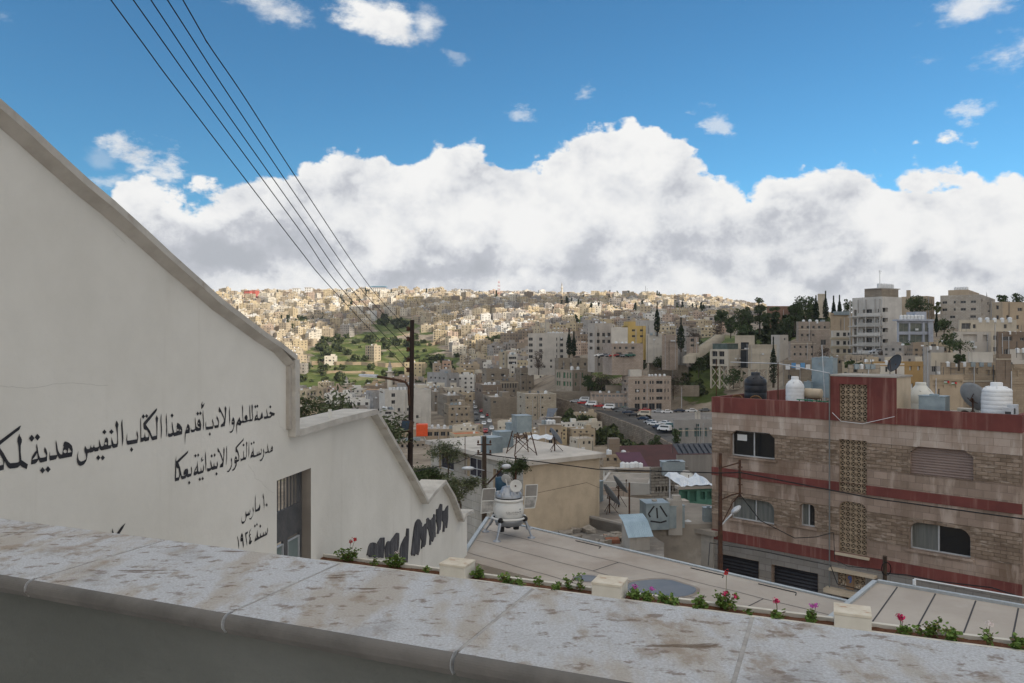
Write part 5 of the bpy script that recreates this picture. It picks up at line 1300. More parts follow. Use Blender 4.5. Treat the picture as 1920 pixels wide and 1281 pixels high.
# valley buildings
V = [
 ('square stone house at the head of the street', 893,912,955,692,722,430,14,'limed',[(fac(915,952,2,6),[(701,706)]),(fac(915,952,2,5),[(711,714)])],[(fac(895,910,2,4),[(702,706)])]),
 ('stone house with a row of tall openings beside the street', 930,938,972,715,745,390,12,'limed',[(fac(940,970,6,2.6),[(719,728)])],[]),
 ('narrow brown house stepping down to the street', 890,905,940,722,758,372,12,'brn2',[(fac(908,938,3,3),[(732,736)])],[(fac(892,903,2,3),[(732,737)])]),
 ('long plain walled building right of the street with a flat pale roof', 905,920,969,745,782,345,12,'limed',[([(925,930)],[(752,756)])],[([(908,914)],[(750,756)])]),
 ('cream stone block with many small windows and an outside stair', 969,985,1043,739,804,318,12,'lime3',[([(988,991),(1002,1005),(1015.5,1019)],[(744,748),(763,766.5),(777,780.5),(791,794.5)]),([(1029,1033)],[(746,749),(777,781)])],[([(974,977)],[(746,750),(763,767),(778,781)])]),
 ('tan block left of the street with three rows of windows', 822,841,881,760,802,330,14,'tan2',[(fac(843,880,4,4.4),[(776,780.5),(789,793)]),(fac(843,880,3,4),[(765,769)])],[(fac(824,839,2,4),[(777,781)])]),
 ('stone house with a round roof room left of the street', 820,838,872,742,765,362,16,'limed',[(fac(842,870,3,4),[(749,753)])],[]),
 ('square dark stone house below the green slope', 801,838,861,700,733,470,40,'gry',[([(842,846),(852,856)],[(710,714)])],[(fac(804,836,4,3),[(708,712),(719,723)])]),
 ('white low house behind the dark stone one', 862,862.2,892,703,722,500,4,'whit',[(fac(864,890,4,4),[(708,712)])],[]),
 ('pale house with slim windows at the left end of the street', 829,829.2,850,692,712,540,3,'tan',[(fac(831,849,2,3),[(697,700)])],[]),
 ('rosy five storey block standing on the green slope', 829,829.2,846,677,702,560,4,'rose2',[(fac(831,845,2,4),[(682,685),(688,691),(694,697)])],[]),
 ('tan block standing on the green slope beside its rosy neighbour', 811,814,828,681,703,560,16,'tan',[(fac(815,827,2,3),[(686,689),(693,696)])],[]),
 ('tall concrete block with a light front in the valley', 936,936.2,952,658,690,480,3,'och2',[],[]),
 ('white glazed office next to the concrete block', 952,952.2,970,664,688,478,3,'whit',[(fac(953,969,1,14),[(669,674),(678,683)])],[]),
 ('stone house behind bare trees', 965,975,1000,690,715,430,20,'limed',[([(976,982)],[(699,704)])],[]),
 ('low house with roof cabins beside the white blocks', 806,812,838,735,760,400,10,'limed',[(fac(814,836,3,3.4),[(742,746)])],[]),
 ('long stone house across the valley floor', 790,800,832,728,748,440,10,'lime',[(fac(802,830,4,3),[(733,737)])],[]),
]
W('brn2', (.24,.19,.15), None, BRK); W('lime3', (.46,.41,.33), None, BRK); W('tan2', (.40,.34,.26), None, BRK); W('rose2', (.48,.33,.24)); W('och2', (.42,.37,.28))
for k, (lab, pl_, pc_, pr_, pt, pb, Y, yw, mm, Rr, Ll) in enumerate(V):
    b = bldg('town_house', lab, pl_, pc_, pr_, pt, pb, Y, yw, W(mm), R=Rr, Lw=Ll, dep=12)
    tanks(b, 2 + k % 3, 'the ' + lab.split(' with ')[0].split(' beside ')[0].split(' in the')[0], seed=k+40, s=1.15, kinds=(wt, wt, stk, ds))
    if k % 2: box_on(b, .55, .85, .3, .7, 2.4, W(mm))
# white blocks by the utility pole
b = bldg(AP, 'bright white block right behind the utility pole', 697,722,808,732,806,318,22,W('whitb',(.56,.54,.50)), R=[([(734,741)],[(738,745),(751,758)])], Lw=[([(700,718)],[(736,739)])], parapet=.5)
mb = MB()
for k in range(6): mb.box(2+k*1.5,1,b.zr+.01,3.1+k*1.5,2.1,b.zr+1.6)
mb.build('tank_row', tank_m, b.t)
mb = MB(); mb.box(b.LV*.35,3,b.zr+.01,b.LV*.6,7,b.zr+3); mb.build('stair_tower', W('gry'), b.t)
b = bldg(AP, 'white block with strip windows in front of the bright one', 712,715,740,769,835,290,12,W('whitc',(.48,.47,.45)), R=[([(722,734)],[(772,777),(788,793),(803,808)])], dep=14)
tanks(b, 4, 'the strip windowed block', seed=30, kinds=(stk, ds, wt))
b = bldg(AP, 'grey block left of the bright white one', 686,700,722,735,775,345,25,W('gry'), dep=14)
b = bldg('long_workshop', 'long low workshop with a strip of windows carrying an orange cabin', 738,742,889,806,835,285,8,W('tan'), R=[(fac(800,886,7,9),[(811,819)])], dep=12, parapet=.3)
orng = mat('orange_sheet', (.75,.10,.025), (.62,.08,.02), 1.2, .5)
mb = MB(); q = b.loc(.26, .0); mb.box(0,0,0,4.2,4,4.3); mb.box(-.06,-.06,3.1,4.26,4.06,3.25); o = mb.build('orange_cabin', orng); o.location = q + Vector((0,-.3,-2.2)); o.rotation_euler = (0,0,.1); tag(o, 'bright orange sheet metal cabin on the workshop roof', 'cabin')
tanks(b, 8, 'the long workshop', fx=(.35,.98), seed=31)
b = bldg('low_house', 'low broken house below the long workshop', 716,735,800,828,850,262,10,W('lime'), R=[(fac(740,798,6,5),[(834,840)])], dep=12); tanks(b, 6, 'the low broken house', seed=33, kinds=(wt, ds, stk))
b = bldg('grey_roofed_shed', 'small shed with a grey roof and white sheets in the gully', 1009,1012,1053,798,822,225,8,W('tan'), R=[([(1030,1038),(1042,1047)],[(806,812)])], dep=9, parapet=0)
tanks(b, 7, 'the grey roofed shed', fx=(.2,.7), fy=(.3,.8), seed=34, kinds=(wt, stk))
tarp = mat('white_tarpaulin', (.62,.66,.70), (.50,.54,.58), 1.5, .5)
mb = MB(); vs = []
for i in range(9):
    for j in range(5): vs.append((i*.9, j*1.1, .25*math.sin(i*1.7+j)+.3*j*.5))
mb.add(vs, [(i*5+j, (i+1)*5+j, (i+1)*5+j+1, i*5+j+1) for i in range(8) for j in range(4)]); o = mb.build('tarpaulin', tarp); o.location = at(990, 823, 215); tag(o, 'rumpled white tarpaulin roof beside the grey roofed shed', 'tarpaulin')
b = bldg('small_house', 'small pale house with dark openings in the gully', 1068,1083,1113,823,848,205,20,W('crm'), R=[([(1093,1097),(1103,1108)],[(828,834)])], Lw=[([(1071,1073),(1076,1080)],[(828,833)])], parapet=.2)
b = bldg('blue_sloped_shed', 'stone shed with a sloping blue grey roof beside the retaining wall', 1022,1027,1052,784,800,262,14,W('limed'), dep=6, parapet=0, below=3)
mb = MB(); mb.add([(-1,-1,b.h-.5),(b.LV*.2,-1.2,b.h-.5),(b.LV+1,7,b.h+2.6),(b.LV*.5,8,b.h+2.6)], [(0,1,2,3)]); mb.build('sloping_roof', mat('slate_sheet',(.10,.12,.15),(.08,.09,.11),1,.6), b.t)
# ---- right hillside
b = bldg(AP, 'weathered stone block at the edge of the pines', 1493,1497,1556,603,672,292,6,W('limp',(.36,.31,.27),None,BRK), R=[(fac(1499,1552,5,4.5),[(611,616)]),(fac(1499,1530,3,4.5),[(626,631),(641,646)]),([(1539,1549)],[(637,647)])], dep=13)
tanks(b, 4, 'the weathered stone block', fx=(.1,.9), seed=50)
b = bldg(AP, 'narrow tan block with white balcony bands', 1557,1557.2,1598,587,668,275,5,W('tan'), R=[([(1562,1567.5),(1572,1578),(1583,1587)],[(588.5,593.5),(603,609),(620,626)])], dep=12)
for z, mm in ((620,'whit'),(636,'whit'),(651,'crm')):
    zz = (HY-z)/F*275-b.z; mb = MB(); mb.box(.2,-1.1,zz-2.4,b.LV*.85,-.003,zz); o = mb.build('balcony_band', W(mm), b.t)
    mb = MB(); mb.box(-.3,-1.4,zz-3.2,b.LV*.9,-.004,zz-2.41); mb.build('balcony_parapet', W('och2'), b.t)
    for fx in (.2,.5,.72):
        mb = MB(); mb.quad((b.LV*fx,-1.12,zz-2.0),(b.LV*fx+1.1,-1.12,zz-2.0),(b.LV*fx+1.1,-1.12,zz-.7),(b.LV*fx,-1.12,zz-.7)); mb.build('window', mid_win, b.t)
tanks(b, 5, 'the narrow tan block', kinds=(stk,), seed=51)
# tall unfinished looking tower with deep balconies
conc2 = W('towr', (.40,.385,.36)); 
b = bldg('balcony_tower', 'tall grey tower with deep stacked balconies and a blank white gable', 1598,1654,1691,556,675,252,30,W('whit3',(.55,.53,.50)), Lw=[([(1601,1606),(1618,1635),(1638,1643),(1646,1651)],[(579,590.5),(597.5,609),(616,628),(633,645),(651,662)])], R=[([(1654.8,1665)],[(577,585),(596,604),(615,623),(636,643)])], shade=1.2, parapet=.9)
for k, z in enumerate((592,610.5,629,647.5,663)):
    zz = (HY-z)/F*252-b.z
    mb = MB(); mb.box(-1.5,-.4,zz-.35,-.003,b.LU+.5,zz); o = mb.build('balcony_slab', conc2, b.t)
    mb = MB(); mb.box(-1.48,-.3,zz+.002,-1.40,b.LU*.72,zz+.95); mb.build('balcony_parapet', conc2 if k % 2 else W('whit3'), b.t)
for fy in (.0,.16,.46,.72,.99):
    mb = MB(); mb.box(-1.38,b.LU*fy-.18,b.h-17.2,-1.0,b.LU*fy+.18,b.h-.8); mb.build('column', conc2, b.t)
mb = MB(); mb.box(.6,b.LU*.05,b.h+.01,b.LV*.9,b.LU*.62,b.h+2.6); mb.build('roof_storey', W('limed'), b.t)
mb = MB(); mb.box(-1.4,-.3,b.h-.5,b.LV+.1,b.LU*.65,b.h-.05); 
mb = MB(); mb.box(.2,b.LU*.05,b.h+2.61,b.LV,b.LU*.6,b.h+2.9); mb.build('roof_slab', conc2, b.t)
mb = MB(); mb.tube([(b.LV*.3,3,b.h+2.9),(b.LV*.3,3,b.h+9)], .06, 5); mb.tube([(b.LV*.3-1,3,b.h+8.6),(b.LV*.3+1,3,b.h+8.6)], .04, 4); mb.tube([(b.LV*.3-.7,3,b.h+8.0),(b.LV*.3+.7,3,b.h+8.0)], .04, 4); mb.build('television_aerial', rail, b.t)
for k in range(6): copy1(wt, b.loc(.15+k*.13, .2, b.h+2.9), 0, 1.1, 'white water tank in the row on top of the balcony tower', 'tanks on the balcony tower')
# blue grey glazed block
b = bldg('glazed_block', 'blue grey framed block with large panes and a row of roof tanks', 1682,1684,1750,602,664,238,4,W('blg'), R=[([(1686,1704),(1707,1730),(1734,1741)],[(604.5,622),(627.5,643),(647,662)])], dep=14, shade=.5, pane=mat('curtained_glass',(.10,.12,.11),(.17,.18,.15),.6,.2))
mb = MB(); mb.box(-.6,-.8,b.h+.01,b.LV*.98,2,b.h+.5); mb.build('cornice', W('blg'), b.t)
mb = MB(); mb.box(b.LV*.66,3,b.zr+.01,b.LV*.97,8,b.h+3); mb.build('stair_tower', W('blg'), b.t)
for k in range(7): copy1(wt, b.loc(.1+k*.1, .25, b.h+.5), 0, .95, 'white tank in the row on the glazed block', 'tanks on the glazed block')
# upper right block
b = bldg(AP, 'large pale stone block with a brown penthouse crowning the right hillside', 1763,1839,1866,552,600,312,52,W('lims',(.46,.42,.37),None,BRK), Lw=[([(1767,1776),(1788,1792),(1801,1811),(1820,1830)],[(563,568),(577,582)]),([(1781,1791),(1819,1830)],[(591,596)])], R=[([(1840,1842)],[(561,566)]),([(1851,1854),(1860,1863)],[(563,568)]),([(1852,1856)],[(578,582)])])
mb = MB(); mb.box(b.LV*.1,b.LU*.35,b.zr+.01,b.LV*.8,b.LU*.85,b.h+2.4); mb.build('penthouse', W('tan'), b.t)
for k in range(5): copy1(wt, b.loc(.25, .45+k*.07, b.h+2.4), 0, 1.1, 'white tank on the penthouse roof at the right skyline', 'tanks on the penthouse')
b = bldg(AP, 'tan building with a chimney behind the broad pine', 1690,1738,1752,555,600,345,45,W('tan'), Lw=[([(1720,1724)],[(562,570)])], R=[([(1741,1743)],[(562,572)])]); mb = MB(); mb.box(1,b.LU*.7,b.zr,2.4,b.LU*.7+1.4,b.h+3); mb.build('chimney', W('tan'), b.t)
b = bldg(AP, 'reddish brown block half hidden by the pines', 1438,1438.2,1500,574,610,420,4,W('redst'), R=[(fac(1464,1500,3,6),[(582,588),(594,600)])], dep=12)
b = bldg('water_tower_house', 'small cream roof house above the dark pines', 1533,1533.2,1547,551,570,330,4,W('crm'), dep=6)
b = bldg(AP, 'cream flat with a cluttered balcony and green shutter', 1797,1799,1906,600,626,215,5,W('crm'), R=[([(1803,1820)],[(606,617)]),([(1824,1830)],[(608,616)]),([(1882,1888)],[(608,616)])], dep=10)
tanks(b, 5, 'the cluttered balcony flat', fx=(.3,.95), seed=60)
b = bldg(AP, 'white villa with a pillared porch below the cluttered flat', 1787,1790,1858,622,652,195,5,W('whit2'), R=[([(1804,1832)],[(627,641)]),([(1843,1853)],[(628,640)])], dep=10, shade=.9)
for fx in (.2,.62):
    mb = MB(); mb.box(b.LV*fx,.1,b.h-4,b.LV*fx+.3,.4,b.h-.6); mb.build('porch_pillar', W('whit'), b.t)
b = bldg(AP, 'low dark brown house at the right edge under the hillside block', 1868,1872,1990,622,660,190,5,W('brn'), R=[([(1878,1898)],[(631,639)]),([(1913,1921)],[(633,639)])], dep=10)
tanks(b, 6, 'the dark brown house', fx=(.05,.6), seed=62, kinds=(wt, wt, ds))
b = bldg(AP, 'tan house with a green window high at the right edge', 1860,1880,1990,566,598,250,14,W('tan'), R=[([(1908,1917)],[(577,583)])], dep=10)
b = bldg('ochre_house', 'low house half white half ochre with two shuttered windows', 1634,1637,1731,678,705,150,3,W('och'), R=[([(1705,1709.5),(1720,1725)],[(687,695)])], pane=tank_m, dep=8)
mb = MB(); mb.box(.1,-.06,b.h-3.0,b.LV*.62,-.003,b.h-.35); mb.build('white_front', W('whit'), b.t)
for a_ in ((.07,.14),(.24,.28),(.33,.37)):
    mb = MB(); mb.quad((b.LV*a_[0],-.09,b.h-2),(b.LV*a_[1],-.09,b.h-2),(b.LV*a_[1],-.09,b.h-1),(b.LV*a_[0],-.09,b.h-1)); mb.build('window', mid_win, b.t)
for fx, w_ in ((.25,1.3),(.42,1.5),(.86,1.1)):
    mb = MB(); mb.add([(b.LV*fx,.1,b.h),(b.LV*fx+w_*1.2,.1,b.h),(b.LV*fx+w_*1.2,.3,b.h+1.0),(b.LV*fx,.3,b.h+.7)], [(0,1,2,3)]); mb.box(b.LV*fx,.31,b.h,b.LV*fx+w_*1.2,.5,b.h+.9); mb.build('roof_screen', W('crm'), b.t)
tanks(b, 3, 'the ochre house', seed=63, kinds=(ds, wt))
b = bldg('low_stone_house', 'low stone house under the balcony tower', 1583,1585,1637,666,684,200,3,W('lime'), R=[([(1594,1597),(1613,1616)],[(669,676)])], dep=8)
b = bldg('shuttered_terrace_block', 'tan stone block with dark strip windows and flags below it', 1763,1765,1868,680,722,128,4,W('tans',(.38,.31,.23),None,(.8,.4,.02,(.25,.2,.16),.12)), R=[([(1780,1809),(1816,1834)],[(690.5,702)]),([(1849,1856),(1859,1866)],[(694,704)])], dep=9)
b2 = b; mb = MB(); mb.box(b.LV*.54,.5,b.zr+.01,b.LV-.2,.7,b.h+1.7); mb.build('white_screen', W('whit'), b.t)
mb = MB(); mb.box(.3,3.2,b.zr+.01,b.LV*.5,3.4,b.h+1.6); mb.build('garden_wall', W('crm'), b.t)
tanks(b, 6, 'the strip windowed terrace block', fx=(.05,.95), fy=(.5,.9), seed=64, kinds=(stk, wt, wt))
b = bldg('flag_house', 'ochre front with a long dark grille hung with small flags', 1743,1744,1806,703,745,118,4,W('tan'), R=[([(1749,1804)],[(714,719)]),([(1749,1770),(1780,1793)],[(722,728)])], dep=7)
def flag(px, py, Y, lab):
    t = thing('flag', lab, 'flag', at(px, py, Y), 0, 'flags on the grille')
    for nm, col_, z0, z1 in (('black_stripe',(.01,.01,.01),.28,.42),('white_stripe',(.75,.75,.75),.14,.2795),('green_stripe',(.01,.16,.06),0,.1395)):
        mb = MB(); vs = []
        for i in range(7): vs += [(i*.13, -.04*math.sin(i*1.1), z0), (i*.13, -.04*math.sin(i*1.1), z1)]
        mb.add(vs, [(2*i, 2*i+2, 2*i+3, 2*i+1) for i in range(6)]); mb.build(nm, mat('flag_'+nm, col_), t)
    mb = MB(); mb.add([(.78,-.03,0),(.78,-.03,.42),(.42,-.055,.21)], [(0,1,2)]); mb.build('red_triangle', mat('flag_red', (.55,.01,.02)), t)
flag(1770, 719, 117.5, 'left one of two small striped flags on the grille'); flag(1784, 721, 117.5, 'right one of two small striped flags on the grille')
b = bldg('brown_gable', 'tall brown stained wall block right of the terrace block', 1867,1868,1896,664,740,122,4,W('brn2'), R=[([(1877,1886)],[(668,712)])], dep=9, pane=W('brn'))
b = bldg(AP, 'tan stone block with dark windows and a white car at the right edge', 1896,1897,1990,683,735,124,4,W('tans'), R=[([(1900,1908),(1911,1922)],[(695,706)]),([(1898,1925)],[(720,730)])], dep=9)
b = bldg(AP, 'white roof house with round roof room at the right edge', 1890,1892,1960,655,690,140,4,W('whit2'), R=[([(1912,1920)],[(662,675)])], dep=9); tanks(b, 4, 'the white roof house', seed=66)
b = bldg('stone_terrace_house', 'low stone terrace hung with blue and white laundry', 1468,1470,1535,676,700,230,4,W('limed'), R=[(fac(1473,1530,5,5),[(682,690)])], dep=8)
for k, (c_, px) in enumerate((((.6,.62,.66),1473),((.10,.25,.48),1484),((.6,.62,.66),1492),((.12,.28,.5),1501),((.65,.65,.65),1511))):
    mb = MB(); mb.box(0,0,0,1.3,.04,1.5); o = mb.build('hanging_cloth', mat('cloth_%d' % k, c_)); o.location = at(px, 693-k % 2*3, 228); tag(o, ('white' if c_[0] > .3 else 'blue') + ' sheet drying on the stone terrace', 'laundry', 'laundry on the stone terrace')
b = bldg('low_garden_house', 'stone house with terraces under the second stilt block', 1478,1482,1530,640,676,262,6,W('limp'), R=[(fac(1485,1528,4,4),[(648,653),(662,667)])], dep=9)
b = bldg('plain_house', 'plain stone house at the foot of the tan block', 1530,1534,1585,668,700,205,5,W('limed'), R=[(fac(1538,1582,3,5),[(676,682)])], dep=9); tanks(b, 3, 'the plain stone house', seed=68)
b = bldg('plain_house', 'stone house with steel tanks behind the red parapet', 1590,1592,1650,684,712,120,4,W('lime'), R=[([(1600,1608)],[(692,699)])], dep=8); tanks(b, 4, 'the stone house behind the red parapet', seed=69)
b = bldg('plain_house', 'grey house stepped below the glazed block', 1730,1733,1770,650,680,170,6,W('gry'), R=[([(1738,1744)],[(656,662)])], dep=9); tanks(b, 2, 'the stepped grey house', seed=70)
# ---- fillers: smaller houses of the valley floor and slopes
rnd = random.Random(77)
FR = [(548,720,735,825,300,560,34),(740,905,712,760,380,560,16),(1000,1050,655,690,430,560,5),(930,1010,690,740,420,560,7),(1480,1700,700,735,120,200,8),(840,1000,800,845,205,290,10),(940,1120,765,840,215,300,9),(1100,1260,845,880,110,150,4),(1400,1500,590,640,480,600,0),(1700,1800,640,690,180,230,5),(1100,1330,598,634,520,700,16)]
fz = []
for (x0,x1,y0,y1,Y0,Y1,n) in FR:
    k = 0; tr2 = 0
    while k < n and tr2 < 600:
        tr2 += 1
        px = rnd.uniform(x0,x1); Y = rnd.uniform(Y0,Y1); z = tz(px, Y); py = HY-z*F/Y
        if not (y0 <= py <= y1): continue
        if 872 < px < 935 and Y > 250: continue
        x = (px-960)/F*Y
        if any(math.hypot(x-a, Y-b_) < (13 if Y > 300 else 9) for a, b_ in fz): continue
        fz.append((x, Y)); k += 1
        wi = rnd.choices(range(8), (20,20,14,20,8,8,5,14))[0]; v = rnd.choices(range(5), (30,14,26,0,30))[0]
        o = bpy.data.objects.new('valley_house', protos[(wi, v)]); COL.objects.link(o)
        o.location = (x, Y, z); o.rotation_euler = (0,0,rnd.gauss(0,.35)); k9 = .9 if Y > 300 else .52; o.scale = (k9,k9,k9*rnd.uniform(.8,1.05))
        where = 'behind the olive tree' if px < 735 else ('on the valley floor' if px < 1010 else ('behind the cypresses' if px < 1340 else 'behind the red parapet'))
        tag(o, f'{names[wi]} {kinds_[v]} house {where}', 'house', 'houses crowding the valley')

# ================================================================== street, road, retaining wall
asph = mat('asphalt', (.085,.083,.08), (.12,.118,.115), .3, .9, bump=.01, bscale=3)
mb = MB(); pts = []
for px0, px1, Y in ((893,938,240),(892,930,290),(889,921,340),(887,914,400),(886,909,480),(886,904,560)):
    z = tz((px0+px1)/2, Y)+.9; pts.append((((px0-960)/F*Y, Y, z), ((px1-960)/F*Y, Y, z)))
for (a, b_), (c, d) in zip(pts, pts[1:]): mb.quad(a, b_, d, c)
o = mb.build('street', asph); struct(o)
RT = [(1042,746,338),(1065,752,330),(1100,765,315),(1150,783,290),(1200,802,268),(1245,826,243),(1290,848,224),(1335,872,205)]
TP = [at(px, py, Y) for px, py, Y in RT]
ret = thing('retaining_wall', 'long rough stone retaining wall sloping down below the road', 'wall')
ret_m = mat('rubble_stone', (.30,.25,.20), (.20,.165,.13), .5, .95, bump=.08, bscale=1.2, brick=(1.1,.6,.05,(.10,.085,.07),.25), stains=[((.07,.06,.05), .35, (1.4,1.4,.4), .52, .75, .7), ((.05,.08,.03), .5, (1,1,1), .62, .72, .8)])
mb = MB()
for i in range(len(TP)-1):
    a, b_ = TP[i], TP[i+1]
    dn = Vector(((b_.y-a.y), -(b_.x-a.x), 0)).normalized()*-1.0
    if dn.y > 0: dn = -dn
    hh = 9.5
    for q0, q1, z0, z1 in ((a, b_, 0, -hh),):
        mb.quad(a, b_, b_+dn*1.2+Vector((0,0,-hh)), a+dn*1.2+Vector((0,0,-hh)))
    mb.quad(a, b_, b_-dn*.7, a-dn*.7); mb.quad(a-dn*.7, b_-dn*.7, b_-dn*.7+Vector((0,0,-1)), a-dn*.7+Vector((0,0,-1)))
mb.build('wall_face', ret_m, ret)
mb = MB()
for a, b_ in zip(TP, TP[1:]):
    mb.quad(a+Vector((0,.5,-.75)), b_+Vector((0,.5,-.75)), b_+Vector((10,11,-.75)), a+Vector((10,11,-.75)))
o = mb.build('road', asph); struct(o)
mb = MB(); P0 = [at(1215,772,300), at(1345,772,300), at(1345,800,262), at(1235,803,262)]
mb.quad(*[p+Vector((0,0,-.2)) for p in P0]); o = mb.build('car_park', mat('worn_asphalt', (.16,.155,.15), (.22,.21,.20), .2, .9)); struct(o)
# cars
glass_car = mat('car_glass', (.02,.025,.03), None, rough=.1, spec=.6); tyre = mat('tyre_rubber', (.012,.012,.012), None, rough=.9)
lampm = mat('car_lamp', (.6,.6,.55), None, rough=.3)
carcols = {'white': (.72,.73,.74), 'silver': (.38,.40,.43), 'dark blue': (.02,.035,.07), 'red': (.42,.02,.02), 'grey': (.14,.15,.16), 'black': (.015,.015,.018), 'green': (.02,.10,.07), 'beige': (.5,.45,.36)}
def car_proto(col_, van=False):
    mbd = MB(); L_, w_ = 4.4, 1.75
    if van: prof_ = [(0,.35),(0,1.0),(.35,1.2),(.9,2.0),(4.6,2.05),(4.7,.35)]; L_ = 4.7
    else: prof_ = [(0,.32),(0,.72),(.12,.80),(1.05,.92),(1.75,1.40),(3.2,1.42),(3.95,.98),(4.4,.92),(4.42,.32)]
    n = len(prof_); tw = [(.12 if z > 1.05 else 0) for x, z in prof_]
    vs = [(x-L_/2, -w_/2+t_, z) for (x, z), t_ in zip(prof_, tw)] + [(x-L_/2, w_/2-t_, z) for (x, z), t_ in zip(prof_, tw)]
    fs = [(i, (i+1) % n, n+(i+1) % n, n+i) for i in range(n)] + [tuple(range(n))[::-1], tuple(range(n, 2*n))]
    mbd.add(vs, fs)
    m = mat('car_paint_'+col_.replace(' ', '_'), carcols[col_], None, rough=.3, spec=.5)
    root = thing('parked_car', 'x', 'car')
    mbd.build('body', m, root, bevel=.05)
    g = MB()
    if van:
        g.quad((.38-L_/2,-w_/2+.1,1.25),(.38-L_/2,w_/2-.1,1.25),(.82-L_/2-.03,w_/2-.2,1.93),(.82-L_/2-.03,-w_/2+.2,1.93))
        for s_ in (-1,1): g.quad((1.2-L_/2,s_*(w_/2-.03),1.25),(4.3-L_/2,s_*(w_/2-.03),1.25),(4.3-L_/2,s_*(w_/2-.10),1.8),(1.3-L_/2,s_*(w_/2-.10),1.8))
    else:
        g.quad((1.12-L_/2,-w_/2+.12,.97),(1.12-L_/2,w_/2-.12,.97),(1.68-L_/2,w_/2-.22,1.36),(1.68-L_/2,-w_/2+.22,1.36))
        g.quad((3.88-L_/2,-w_/2+.12,1.03),(3.88-L_/2,w_/2-.12,1.03),(3.28-L_/2,w_/2-.22,1.40),(3.28-L_/2,-w_/2+.22,1.40))
        for s_ in (-1,1): g.quad((1.35-L_/2,s_*(w_/2+.01),.98),(3.65-L_/2,s_*(w_/2+.01),1.0),(3.15-L_/2,s_*(w_/2-.09),1.36),(1.82-L_/2,s_*(w_/2-.09),1.36))
    g.build('window', glass_car, root)
    for x in (.85, 3.55):
        for s_ in (-1, 1):
            wmb = MB(); Mw = Matrix.Translation((x-L_/2, s_*(w_/2-.08), .32)) @ Matrix.Rotation(R(90), 4, 'X'); wmb.lathe([(.32,-.1),(.32,.1)], n=12, M=Mw); wmb.build('wheel', tyre, root)
    for s_ in (-1, 1):
        lb = MB(); lb.box(-L_/2-.02, s_*.62-.17, .58, -L_/2+.03, s_*.62+.17, .72); lb.build('headlight', lampm, root)
    return root
cprot = {}
def car(x, y, z, rz, col_, label, group, van=False, yawn=0):
    k = (col_, van)
    if k not in cprot: cprot[k] = [car_proto(col_, van), False]
    p, us = cprot[k]
    if not us: cprot[k][1] = True; p.location = (x, y, z); p.rotation_euler = (0,0,rz); r = p
    else: r = dup(p, (x, y, z), rz)
    r['label'] = label; r['group'] = group; return r
def carpx(px, py, Y, rz, col_, label, group, van=False):
    p = at(px, py, Y); return car(p.x, p.y, p.z, rz, col_, label, group, van)
GA = 'vehicles along the sloping road'
rd_cars = [(1079,754,326,'silver',0,'silver car first at the upper end of the sloping road'),(1096,752,332,'white',1,'white minibus parked in front of the garden steps'),(1093,757,322,'red',0,'red car beside the white minibus'),(1109,760,316,'white',1,'white van behind the red car at the upper road'),
 (1124,763,311,'red',0,'dark red car between two white vans'),(1131,761,318,'silver',0,'silver car across from the dark red one'),(1142,766,306,'white',1,'second white van on the sloping road'),(1157,769,300,'black',0,'black car following the second white van'),(1163,772,296,'grey',0,'grey car below the black one'),
 (1178,775,291,'dark blue',0,'dark blue car near the middle of the sloping road'),(1188,780,286,'black',0,'black car in front of the car park mouth'),(1208,779,284,'beige',1,'pale truck turning by the car park mouth'),(1206,787,279,'dark blue',0,'dark blue car just below the pale truck'),
 (1219,793,272,'silver',0,'silver car leading the lower queue'),(1226,797,268,'white',0,'white car second in the lower queue'),(1235,803,262,'dark blue',0,'dark car third in the lower queue'),(1246,807,256,'white',1,'pale blue white van in the lower queue'),(1246,795,270,'white',0,'white hatchback at the inner kerb'),(1255,800,266,'green',0,'green car at the inner kerb'),
 (1276,820,243,'silver',0,'silver car rounding the lower bend'),(1300,829,236,'red',0,'red car at the lower end of the road'),(1310,835,232,'beige',0,'orange beige car next to the red one'),(1320,838,230,'white',0,'last white car before the stone building')]
for px, py, Y, c_, van, lab in rd_cars: carpx(px, py+1, Y, R(-25) if Y > 280 else R(-42), c_, lab, GA, bool(van))
park = [(1168,767,305,'green','green car by the garages'),(1172,768,304,'grey','grey car beside the green one by the garages'),(1186,770,300,'black','black car before the left garage'),(1209,770,302,'red','bright red pickup before the middle garage'),(1233,772,300,'silver','silver pickup before the right garage'),(1250,773,298,'white','white car right of the silver pickup'),(1273,771,300,'dark blue','dark blue car below the lamp post'),(1296,771,302,'white','white car by the low wall'),(1321,770,304,'grey','grey car farthest right at the low wall')]
for px, py, Y, c_, lab in park: carpx(px, py+2, Y, R(4), c_, lab, 'cars in the car park')
rnd = random.Random(5); cl_ = list(carcols)
for k in range(34):
    Y = 262+k*8.2; s_ = k % 3; f_ = (.15,.5,.85)[s_]
    a, b_ = None, None
    for (p, q), (p2, q2) in zip(pts, pts[1:]):
        if p[1] <= Y <= p2[1]:
            t_ = (Y-p[1])/(p2[1]-p[1]); x0 = p[0]+(p2[0]-p[0])*t_; x1 = q[0]+(q2[0]-q[0])*t_; z = p[2]+(p2[2]-p[2])*t_
            c_ = rnd.choice(['white','silver','dark blue','grey','black','white','red'])
            car(x0+(x1-x0)*f_, Y, z, R(90)+R(2), c_, f'{c_} car in the street between the stone houses, ' + ('left lane','middle lane','right lane')[s_], 'traffic in the narrow street'); break
for k, (px, py, Y) in enumerate([(1124,669,318),(1133,669,318),(1143,669.5,318),(1152,669.5,316),(1162,670,316),(1171,670,316),(1181,669,315)]):
    c_ = ('white','dark blue','silver','red','black','silver','green')[k]; carpx(px, py, Y, 0, c_, f'{c_} car on the terrace road in front of the low pinkish block, number {k+1} from the left' if False else f'{c_} car on the terrace road below the pale blocks', 'cars on the terrace road')
